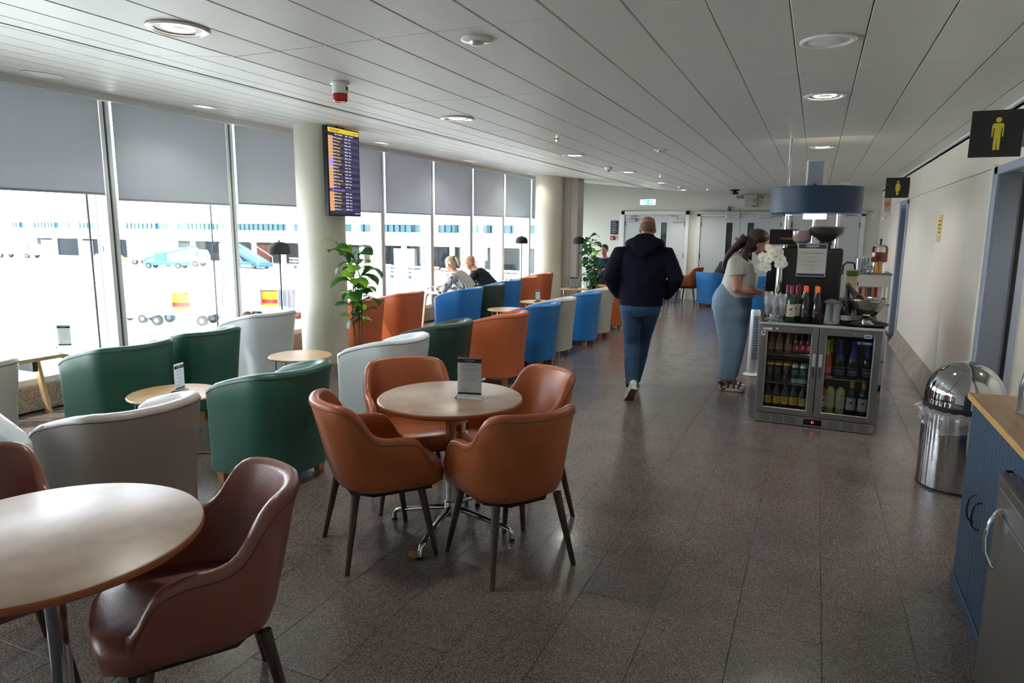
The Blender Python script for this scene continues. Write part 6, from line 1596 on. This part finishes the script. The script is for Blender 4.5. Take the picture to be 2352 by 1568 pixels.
# exit sign
t = thing('exit_sign', 'lit green and white running man exit sign hanging near the far wall', 'sign', (-3.62, 15.9, 2.29))
obj('casing', box(B(), -.19, .19, -.03, .03, -.07, .07, .006), 'white_gloss', t)
mat('exit_white', (1, 1, 1, 1), .5, emit=(.95, 1, 1, 1), es=3.5); mat('exit_green', col(30, 140, 110), .5, emit=(.03, .35, .22, 1), es=1.4)
obj('light_panel', box(B(), -.17, .17, -.033, -.03, -.055, .055), 'exit_white', t)
p = obj('green_field', box(B(), -.10, .10, -.0345, -.033, -.05, .05), 'exit_green', t)
b = B(); poly(b, [(.025, .012), (.05, .012), (.05, .030), (.085, 0), (.05, -.030), (.05, -.012), (.025, -.012)], -.036, -.0345, 'y'); obj('arrow', b, 'exit_white', p)
b = B(); ball(b, (-.045, -.0352, .028), (.010, .001, .010), n=10)
for pts in ([(-.045, .018), (-.05, -.006), (-.03, -.02), (-.036, -.042)], [(-.05, -.006), (-.064, -.024), (-.082, -.026)], [(-.047, .012), (-.028, .006), (-.018, .014)], [(-.047, .012), (-.066, .010), (-.074, -.002)]): tube(b, [(x, -.0352, z) for x, z in pts], .0045, 5)
o = obj('running_figure', b, 'exit_white', p); o['kind'] = 'stuff'
for x in (-.12, .12): obj('hanger', cyl(B(), x, 0, .07, .2495, .004, n=8), 'steel', t)
# far wall fittings
def wallbox(name, label, cat, x, z, w, h, d, m, extra=None):
    t = thing(name, label, cat, (x, YF, z)); obj('housing', box(B(), -w / 2, w / 2, -d, 0, -h / 2, h / 2, .006), m, t)
    if extra: extra(t, d)
    return t
wallbox('electrical_box', 'big grey green electrical box above the far doors', 'electrical box', -1.44, 2.33, .27, .28, .14, 'pier_paint', lambda t, d: (obj('name_plate', box(B(), -.05, .06, -d - .002, -d, .05, .08), 'paper', t), obj('lock', cyl(B(), .09, -d - .004, .0, .03, .012, n=12), 'black', t), obj('vent', box(B(), .03, .11, -d - .002, -d, -.125, -.105), 'black', t)))
wallbox('socket_box', 'left of two small grey switch boxes beside the big electrical box', 'switch', -1.73, 2.42, .075, .085, .05, 'aluminium', lambda t, d: obj('rocker', box(B(), -.02, .02, -d - .004, -d, -.02, .02), 'steel_dark', t))
wallbox('socket_box', 'right of two small grey switch boxes beside the big electrical box', 'switch', -1.64, 2.42, .075, .085, .05, 'aluminium', lambda t, d: obj('rocker', box(B(), -.02, .02, -d - .004, -d, -.02, .02), 'steel_dark', t))
wallbox('alarm_beacon', 'small orange alarm beacon on the far wall left of the drum', 'alarm', -1.16, 2.42, .12, .06, .05, 'white_plastic', lambda t, d: obj('orange_lens', ball(B(), (-.03, -d, -.01), (.035, .03, .03)), 'amber_plastic', t))
wallbox('door_sensor', 'small grey motion sensor on the rail over the middle far doors', 'sensor', -1.90, 2.16, .05, .09, .07, 'steel_dark', lambda t, d: obj('eye', box(B(), -.015, .015, -d - .003, -d, -.03, .0), 'black', t))
wallbox('fire_call_point', 'small red fire call point under the navy wall notice', 'alarm', -4.66, 1.45, .10, .10, .05, 'red_plastic', lambda t, d: obj('glass', box(B(), -.025, .025, -d - .002, -d, -.03, .02), 'paper', t))
def lines(t, d): 
    for i in range(7): obj('print_line', box(B(), -.07, .02 + .06 * ((i * 37) % 3) / 3, -d - .001, -d, .13 - .042 * i, .142 - .042 * i), 'pier_paint', t)
wallbox('wall_notice', 'navy notice with pale print on the far wall left of the doors', 'notice', -4.62, 1.71, .20, .34, .006, 'print_navy', lines)
wallbox('door_disc', 'round blue fire door disc on the middle far doors', 'sticker', -1.70, 1.47, .001, .001, .031, 'vehicle_blue', lambda t, d: (obj('disc', cyl(B(), 0, 0, 0, .002, .036, n=20), 'vehicle_blue', t, (0, -.036, 0), (PI / 2, 0, 0)), obj('print', box(B(), -.02, .02, -.0395, -.038, -.004, .004), 'paper', t)))
# right corner alarm boxes on the wall
t = thing('alarm_box', 'grey wall box with orange beacon under the womens toilet sign', 'alarm', (XW, 14.6, 2.16)); obj('housing', box(B(), -.12, 0, -.09, .09, -.14, .16, .006), 'aluminium', t); obj('orange_lens', ball(B(), (-.07, -.10, .0), (.045, .04, .045)), 'amber_plastic', t); obj('label_plate', box(B(), -.10, -.02, -.093, -.09, .08, .13), 'paper', t)
t = thing('cctv_camera', 'white bracket camera below the grey alarm box on the right wall', 'camera', (XW, 14.3, 1.93)); obj('bracket', (lambda b: (tube(b, [(0, 0, .04), (-.06, 0, .04), (-.09, 0, 0)], .014, 8), b)[1])(B()), 'white_plastic', t); obj('camera_body', ball(B(), (-.10, -.02, -.03), (.045, .05, .04)), 'white_plastic', t)
# toilets signs (plates that stick out from the wall)
def plate(label, x0, x1, y, z0, z1, woman):
    t = thing('toilet_sign', label, 'sign', (x0, y, z0)); w, h = x1 - x0, z1 - z0
    obj('sign_plate', box(B(), 0, w, -.004, .004, 0, h, .002), 'sign_black', t); obj('wall_bracket', box(B(), w, max(w + .004, XW - x0), -.008, .008, h * .2, h * .8, .002), 'steel_dark', t)
    cx = w * .52; s = h; b = B()
    def P_(pts): poly(b, [(cx + a * s, c * s) for a, c in pts], -.0052, -.004, 'y')
    cyl_ = [(cx / s * 0 + .055 * math.cos(R(a)), .79 + .055 * math.sin(R(a))) for a in range(0, 360, 20)]
    P_(cyl_)
    if not woman:
        P_([(-.115, .70), (.115, .70)][::-1] and [(-.05, .72), (-.085, .715), (-.105, .69), (-.110, .66), (-.110, .44), (-.10, .425), (-.085, .44), (-.080, .62), (-.062, .62), (-.062, .17), (-.05, .15), (-.02, .15), (-.008, .17), (-.003, .40), (.003, .40), (.008, .17), (.02, .15), (.05, .15), (.062, .17), (.062, .62), (.080, .62), (.085, .44), (.10, .425), (.110, .44), (.110, .66), (.105, .69), (.085, .715), (.05, .72)])
    else:
        P_([(-.05, .71), (-.08, .70), (-.13, .47), (-.118, .45), (-.10, .46), (-.062, .60), (-.10, .34), (-.05, .34), (-.05, .15), (-.035, .13), (-.012, .13), (-.004, .15), (-.004, .34), (.004, .34), (.004, .15), (.012, .13), (.035, .13), (.05, .15), (.05, .34), (.10, .34), (.062, .60), (.10, .46), (.118, .45), (.13, .47), (.08, .70), (.05, .71)])
    o = obj('figure_symbol', b, 'sign_yellow', t, smooth=False); o['kind'] = 'stuff'
    return t
plate('black toilet sign with a yellow man, top right of the photo', .83, 1.105, 5.2, 2.118, 2.400, False)
plate('smaller black toilet sign with a yellow woman farther along the right wall', .885, 1.195, 11.8, 2.16, 2.455, True)
t = thing('wall_notice', 'small yellow notice on the cream right hand wall panels', 'notice', (XW, 8.62, 1.55)); obj('board', box(B(), -.006, 0, -.12, .12, 0, .29, .002), 'paper', t); obj('yellow_field', box(B(), -.0075, -.006, -.11, .11, .06, .285), 'notice_yellow', t)
for i in range(4): obj('print_line', box(B(), -.0082, -.0075, -.08, .07 - .02 * (i % 2), .10 + .04 * i, .112 + .04 * i), 'print_black', t)

t = downlight('added ceiling light, out of view, brightening the toilet lobby at the right edge', XW + .8, 5.3, ZC - .041)  # unseen lamp added to brighten the otherwise dark lobby
# ---- departures screen
tv = thing('departures_screen', 'tall departures screen hanging in front of the near column', 'screen', (-4.86, 6.30, 1.775), R(90))
SW, SH = .565, .945
obj('bezel', box(B(), -SW / 2, SW / 2, -.03, .03, 0, SH, .004), 'black', tv)
mat('scr', col(16, 18, 26), .15, emit=(.010, .012, .022, 1), es=1)
mat('scr_row', col(44, 40, 78), .3, emit=(.040, .035, .085, 1), es=.6)
mat('scr_yellow', col(210, 170, 40), .4, emit=(.62, .42, .03, 1), es=.5)
mat('scr_orange', col(206, 150, 100), .4, emit=(.60, .30, .14, 1), es=.5)
mat('scr_lilac', col(170, 140, 210), .4, emit=(.38, .26, .62, 1), es=.5)
mat('scr_text', col(230, 230, 240), .4, emit=(.70, .68, .80, 1), es=.5)
mat('scr_gold', col(230, 190, 60), .4, emit=(.75, .50, .06, 1), es=.5)
w = SW - .03
sc = obj('display', box(B(), -w / 2, w / 2, -.0315, -.030, .014, SH - .012), 'scr', tv)
obj('yellow_header', box(B(), -w / 2, w / 2, -.0325, -.0315, SH - .062, SH - .014), 'scr_yellow', sc)
rx = (PI / 2, 0, 0); text('Departures', .034, 'scr', sc, (-w / 2 + .035, -.0330, SH - .038), rx, align='LEFT'); text('Page 1 of 1', .020, 'scr', sc, (w / 2 - .015, -.0330, SH - .038), rx, align='RIGHT')
RH = .0345; z0 = SH - .098
text('Time  Destination', .020, 'scr_text', sc, (-.16, -.033, SH - .080), rx, align='LEFT'); text('Flight', .020, 'scr_text', sc, (.045, -.033, SH - .080), rx); text('Terminal', .020, 'scr_text', sc, (.125, -.033, SH - .080), rx)
rows = [('07:10', 'Copenhagen', 'FR3372'), ('07:25', 'Bergamo', 'FR2214'), ('07:30', 'Paris', 'FR3381'), ('07:45', 'Budapest', 'FR2408'), ('07:50', 'Madrid', 'FR5211'), ('08:00', 'Ireland', 'RK1986'), ('08:10', 'Bucharest', 'FR1715'), ('08:20', 'Jerusalem', 'LS855'), ('08:25', 'Barcelona', 'LS811'), ('08:40', 'Ibiza', 'FR118'), ('08:45', 'Cork', 'RK163'), ('08:50', 'Chambery', 'FR222'), ('09:00', 'Paris', 'FR2441'), ('09:05', 'Gothenburg', 'FR2408'), ('09:15', 'Malaga', 'FR2225'), ('09:20', 'Turin', 'FR47'), None, ('09:30', 'Menorca', 'FR2228'), ('09:35', 'Malaga', 'FR2221'), ('09:40', 'Budapest', 'W6128'), ('09:50', 'Alicante', 'FR4437'), ('10:05', 'Rome', 'FR4321'), ('10:10', 'Genoa', 'FR4440')]
for i, rw in enumerate(rows):
    z = z0 - RH * i
    if i % 2 == 0: obj('row_band', box(B(), -w / 2 + .002, w / 2 - .002, -.0320, -.0315, z - RH, z), 'scr_row', sc)
    if rw is None: text('Wednesday 10 September', .022, 'scr_lilac', sc, (-w / 2 + .03, -.033, z - RH / 2), rx, align='LEFT'); continue
    obj('status_cell', box(B(), -w / 2 + .002, -w / 2 + .078, -.0326, -.0315, z - RH + .001, z - .001), 'scr_lilac' if i in (7, 8) else 'scr_orange', sc)
ZZ = RH
def colm(k, m, x, al='LEFT'):
    for grp in (range(0, 16), range(17, 23)):
        for i in grp: pass
for i, rw in enumerate(rows):
    if rw is None: continue
    z = z0 - RH * i - RH / 2
    text(rw[0], .019, 'scr_text', sc, (-.185, -.033, z), rx, align='LEFT', name='row_text'); text(rw[1], .021, 'scr_gold', sc, (-.135, -.033, z), rx, align='LEFT', name='row_text'); text(rw[2] + '   New', .019, 'scr_text', sc, (.01, -.033, z), rx, align='LEFT', name='row_text')
text('11 Sep 19:12', .018, 'scr_text', sc, (w / 2 - .01, -.033, .03), rx, align='RIGHT')
b = B(); box(b, -.05, .05, .03, .06, .20, .75); obj('back_box', b, 'black_matte', tv)
for x in (-.06, .06): obj('hanger', cyl(B(), x, .015, SH, zc(-4.86) - 1.775, .010, n=10), 'black', tv)
b = B(); tube(b, [(0, .0, SH), (.02, 0, SH + .03), (.07, -.005, SH + .04)], .003, 5); obj('cable', b, 'black', tv)

# ================================================================== OUTSIDE
ZG = -3.4
struct('ground_apron', box(B(), -260, XL - .6, -160, 240, ZG - .3, ZG), 'apron')
struct('wall_outer', box(B(), XL - .62, XL - .32, -40, 40, ZG, -.05), 'facade_white')
def bay_building(label, x0, x1, y, ztop, seed, name='terminal_building'):
    t = thing(name, label, 'building', (x0, y, ZG)); L_ = x1 - x0; H0 = 1.15 - ZG; H1 = 2.05 - ZG
    obj('upper_wall', box(B(), 0, L_, 0, 14, H1, ztop - ZG), 'facade_white', t, smooth=False)
    obj('canopy_wall', box(B(), 0, L_, -1.5, 14, -.42 - ZG, H0), 'facade_white', t, smooth=False)
    obj('window_backing', box(B(), 0, L_, .35, 13, H0, H1), 'facade_glass', t, smooth=False)
    obj('bay_backing', box(B(), 0, L_, 4.0, 13.5, 0, -.42 - ZG), 'bay_dark', t, smooth=False)
    rr = random.Random(seed); x = .4
    while x < L_ - 1.2:
        wv = rr.choice((.55, .62, .7)); 
        if rr.random() < .10: x += rr.uniform(1.5, 3.2); continue
        p = obj('window', box(B(), x, x + wv, .02, .10, H0 + .05, H1 - .05), 'facade_glass', t, smooth=False); x += wv + .22
    x = 1.0
    while x < L_ - 2:
        obj('pillar', box(B(), x, x + .45, -.9, -.4, 0, -.42 - ZG), 'facade_white', t, smooth=False); x += rr.uniform(5, 7)
    x = 2.0
    while x < L_ - 6:
        wv = rr.uniform(2.5, 4); obj('bay_door', box(B(), x, x + wv, 3.7, 4.0, 0, -.9 - ZG), rr.choice(('bay_mid', 'bay_mid', 'facade_white', 'brick_red')), t, smooth=False); x += wv + rr.uniform(3, 8)
    for k in range(int(L_ // 11)): obj('pier', box(B(), 5 + 11 * k, 6.3 + 11 * k, -.02, .3, H0, H1), 'facade_white', t, smooth=False)
    return t
bay_building('long white airport building with a strip of windows, left part seen through the nearest windows', -125, -58, 72, 6.5, 3)
bay_building('white airport building continuing to the right behind the departures screen', -57.8, -16, 70, 6.5, 5)
t = thing('roof_cabin', 'small cabin with pale windows on the roof of the airport building', 'building', (-93, 76, 4.6 - 0)); obj('cabin', box(B(), 0, 9, 0, 4, -.6, 3), 'facade_white', t); obj('glazing', box(B(), .3, 3.8, -.05, 0, .9, 2.0), 'facade_glass', t)
# vehicles
def wheels(t, pts, r, w=.22):
    for x, y in pts:
        b = B(); tube(b, [(x, y - w / 2, r), (x, y + w / 2, r)], r, 18); o = obj('wheel', b, 'rubber', t)
        b = B(); tube(b, [(x, y - w / 2 - .01, r), (x, y + w / 2 + .01, r)], r * .5, 12); obj('wheel_hub', b, 'cart_grey', o)
def bag_cart(label, x, y, rz, cargo):
    t = thing('baggage_cart', label, 'cart', (x, y, ZG), R(rz), group='baggage carts on the apron'); L_, Wd, zb, zt = 3.3, 1.55, .55, 1.75
    obj('bed', box(B(), -L_ / 2, L_ / 2, -Wd / 2, Wd / 2, zb, zb + .30, .02), 'vehicle_white', t)
    obj('roof', box(B(), -L_ / 2, L_ / 2, -Wd / 2, Wd / 2, zt, zt + .06, .01), 'vehicle_white', t)
    for sx in (-L_ / 2, -.35, .75, L_ / 2 - .06):
        for sy in (-Wd / 2, Wd / 2 - .06): obj('roof_post', box(B(), sx, sx + .06, sy, sy + .06, zb + .3, zt), 'cart_grey', t)
    obj('cage_end', box(B(), L_ / 2 - 1.0, L_ / 2, -Wd / 2 - .02, -Wd / 2, zb + .2, zt), 'cart_grey', t)
    obj('left_screen', box(B(), -L_ / 2 + .06, -.35, -Wd / 2 + .02, -Wd / 2 + .04, zb + .3, zt), 'vehicle_white', t)
    for k in range(5): obj('cage_bar', box(B(), L_ / 2 - 1.0 + .245 * k, L_ / 2 - .98 + .245 * k, -Wd / 2 - .045, -Wd / 2 - .02, zb + .2, zt), 'vehicle_white', t)
    if cargo:
        c = obj('cargo_crate', box(B(), -.9, .78, -.5, .6, zb + .3, zt - .15), 'cargo_yellow', t); obj('red_stripe', box(B(), -.91, .79, -.52, -.5, zb + .42, zb + .62), 'cargo_red', c)
    wheels(t, [(-1.2, -.6), (-1.2, .6), (1.15, -.6), (1.15, .6)], .26)
    b = B(); tube(b, [(L_ / 2, 0, .4), (L_ / 2 + .9, 0, .25)], .035, 6); obj('tow_bar', b, 'cart_grey', t)
    return t
bag_cart('baggage cart with a grey cage end and orange cargo seen through the second window', -29.8, 25.3, 22, True)
bag_cart('baggage cart with yellow and red load behind the floor lamp', -27.0, 28.6, 20, True)
def truck(label, x, y, rz, L_, H_, m='vehicle_white', name='van', cat='truck'):
    t = thing(name, label, cat, (x, y, ZG), R(rz)); obj('cargo_body', box(B(), -L_ / 2, L_ / 2 - 1.6, -1.1, 1.1, .6, H_, .06), m, t)
    b = B(); poly(b, [(L_ / 2 - 1.55, .5), (L_ / 2, .5), (L_ / 2, 1.3), (L_ / 2 - .35, 2.05), (L_ / 2 - 1.55, 2.1)], -1.0, 1.0, 'y'); c = obj('cab', b, m, t, smooth=False)
    obj('windscreen', box(B(), L_ / 2 - .9, L_ / 2 - .4, -1.02, -1.0, 1.3, 1.9), 'facade_glass', c)
    wheels(t, [(-L_ / 2 + .9, -.9), (-L_ / 2 + .9, .9), (L_ / 2 - 1, -.9), (L_ / 2 - 1, .9)], .38); return t
truck('white box truck parked before the airport building, seen through the second window', -79, 63.5, 16, 7.5, 3.3, name='box_truck')
truck('low white truck beside the box truck', -73, 62.5, 20, 5.5, 2.3, name='service_truck')
truck('white service truck at the far left of the apron', -112, 65.5, 15, 6.5, 3.0, name='service_truck')
t = thing('ground_power_unit', 'small white ground unit with dark grilles left of the baggage cart', 'machine', (-32.9, 24.8, ZG), R(25)); obj('housing', box(B(), -.9, .9, -.6, .6, .25, 1.35, .05), 'vehicle_white', t); obj('grille', box(B(), -.7, .0, -.62, -.6, .4, 1.15), 'cart_grey', t); obj('side_grille', box(B(), .9, .92, -.4, .4, .4, 1.1), 'cart_grey', t); wheels(t, [(-.6, -.5), (.6, -.5), (-.6, .5), (.6, .5)], .22)
# scissor / steps vehicles
t = thing('passenger_steps', 'blue and white mobile passenger steps behind the floor lamp', 'steps', (-64, 64, ZG), R(-8))
b = B(); poly(b, [(-3.2, 3.1), (-3.9, 3.1), (-3.9, 2.75), (-3.2, 2.75), (2.9, .25), (3.3, .25), (3.3, .55)], -1.0, 1.0, 'y'); obj('stair_flight', b, 'vehicle_blue', t, smooth=False)
for k in range(12): obj('step', box(B(), -3.1 + .5 * k, -2.7 + .5 * k, -1.05, 1.05, 2.98 - .232 * k, 3.04 - .232 * k), 'cart_grey', t)
for s in (-1.05, 1.05):
    b = B(); tube(b, [(-3.9, s, 4.1), (-3.2, s, 4.1), (3.2, s, 1.4)], .05, 6); tube(b, [(-3.9, s, 3.1), (-3.9, s, 4.1)], .04, 6); tube(b, [(3.2, s, .5), (3.2, s, 1.4)], .04, 6); obj('handrail', b, 'vehicle_white', t)
obj('chassis', box(B(), -4, 3, -.9, .9, .45, .75), 'vehicle_blue', t)
b = B(); tube(b, [(-3.4, 0, .7), (-1.2, 0, 2.1)], .09, 6); tube(b, [(-1.2, 0, .7), (-3.2, 0, 2.7)], .09, 6); o = obj('braces', b, 'vehicle_white', t); o['kind'] = 'stuff'; wheels(t, [(-3.2, -.9), (-3.2, .9), (2.2, -.9), (2.2, .9)], .35)
t = thing('belt_loader', 'light blue belt loader between the white truck and the second mullion', 'loader', (-71.5, 58.5, ZG), R(20)); obj('chassis', box(B(), -2.6, 2.6, -.7, .7, .4, .85, .04), 'vehicle_blue', t); b = B(); poly(b, [(-2.8, .9), (3.4, 2.5), (3.4, 2.75), (-2.8, 1.15)], -.4, .4, 'y'); obj('belt', b, 'vehicle_blue', t, smooth=False); obj('cab', box(B(), -1.2, .1, -.7, -.1, .85, 1.9, .04), 'vehicle_blue', t); wheels(t, [(-1.9, -.7), (-1.9, .7), (1.8, -.7), (1.8, .7)], .34)
def chocks(label, x, y, n):
    t = thing('yellow_base', label, 'base', (x, y, ZG), group='yellow weighted bases on the apron')
    obj('lower_slab', cyl(B(), 0, 0, 0, .38, 1.2, 1.1, n=20), 'chock_yellow', t); obj('upper_slab', cyl(B(), 0, 0, .38, .62, .8, .75, n=20), 'vehicle_white', t); obj('top_slab', cyl(B(), 0, 0, .62, .85, .7, .6, n=20), 'chock_yellow', t)
for i, (x, y, l) in enumerate(((-97, 68, 'yellow base left of the sign post in the first window'), (-90.5, 66, 'yellow base of the sign post in the first window'), (-84, 65, 'yellow base beside the first mullion'), (-80, 57.5, 'yellow base right of the first mullion'))): chocks(l, x, y, 1)
def signpost(label, x, y, h, w, hh):
    t = thing('sign_post', label, 'sign', (x, y, ZG + (.85 if x < -50 else 0))); obj('pole', cyl(B(), 0, 0, 0, h, .08, n=10), 'vehicle_white', t); obj('board', box(B(), -w / 2, w / 2, -.1, -.05, h - hh, h, .01), 'paper', t)
signpost('white sign board on a post in front of the bays, first window', -90.5, 66, 3.3, 1.3, 1.2)
signpost('white sign board on a pole outside beside the seated couple', -28.0, 56, 3.6, 1.5, 1.4)
def barrier(label, x0, n, y):
    t = thing('crash_barrier', label, 'barrier', (x0, y, ZG), group='white crash barriers on the apron')
    for k in range(n): obj('post', box(B(), 2.1 * k, 2.1 * k + .22, -.15, .15, 0, 1.35), 'cart_grey', t)
    for z in (.35, .75, 1.12): obj('rail', box(B(), -.6, 2.1 * n - .6, -.22, -.14, z, z + .2, .01), 'vehicle_white', t)
barrier('white crash barrier behind the fiddle leaf plant', -46, 3, 60); barrier('white crash barrier seen through the window right of the screen', -39.4, 3, 58.5); barrier('white crash barrier seen beside the seated couple', -32, 4, 57); barrier('white crash barrier right of the floor lamp', -59, 2, 66.5)
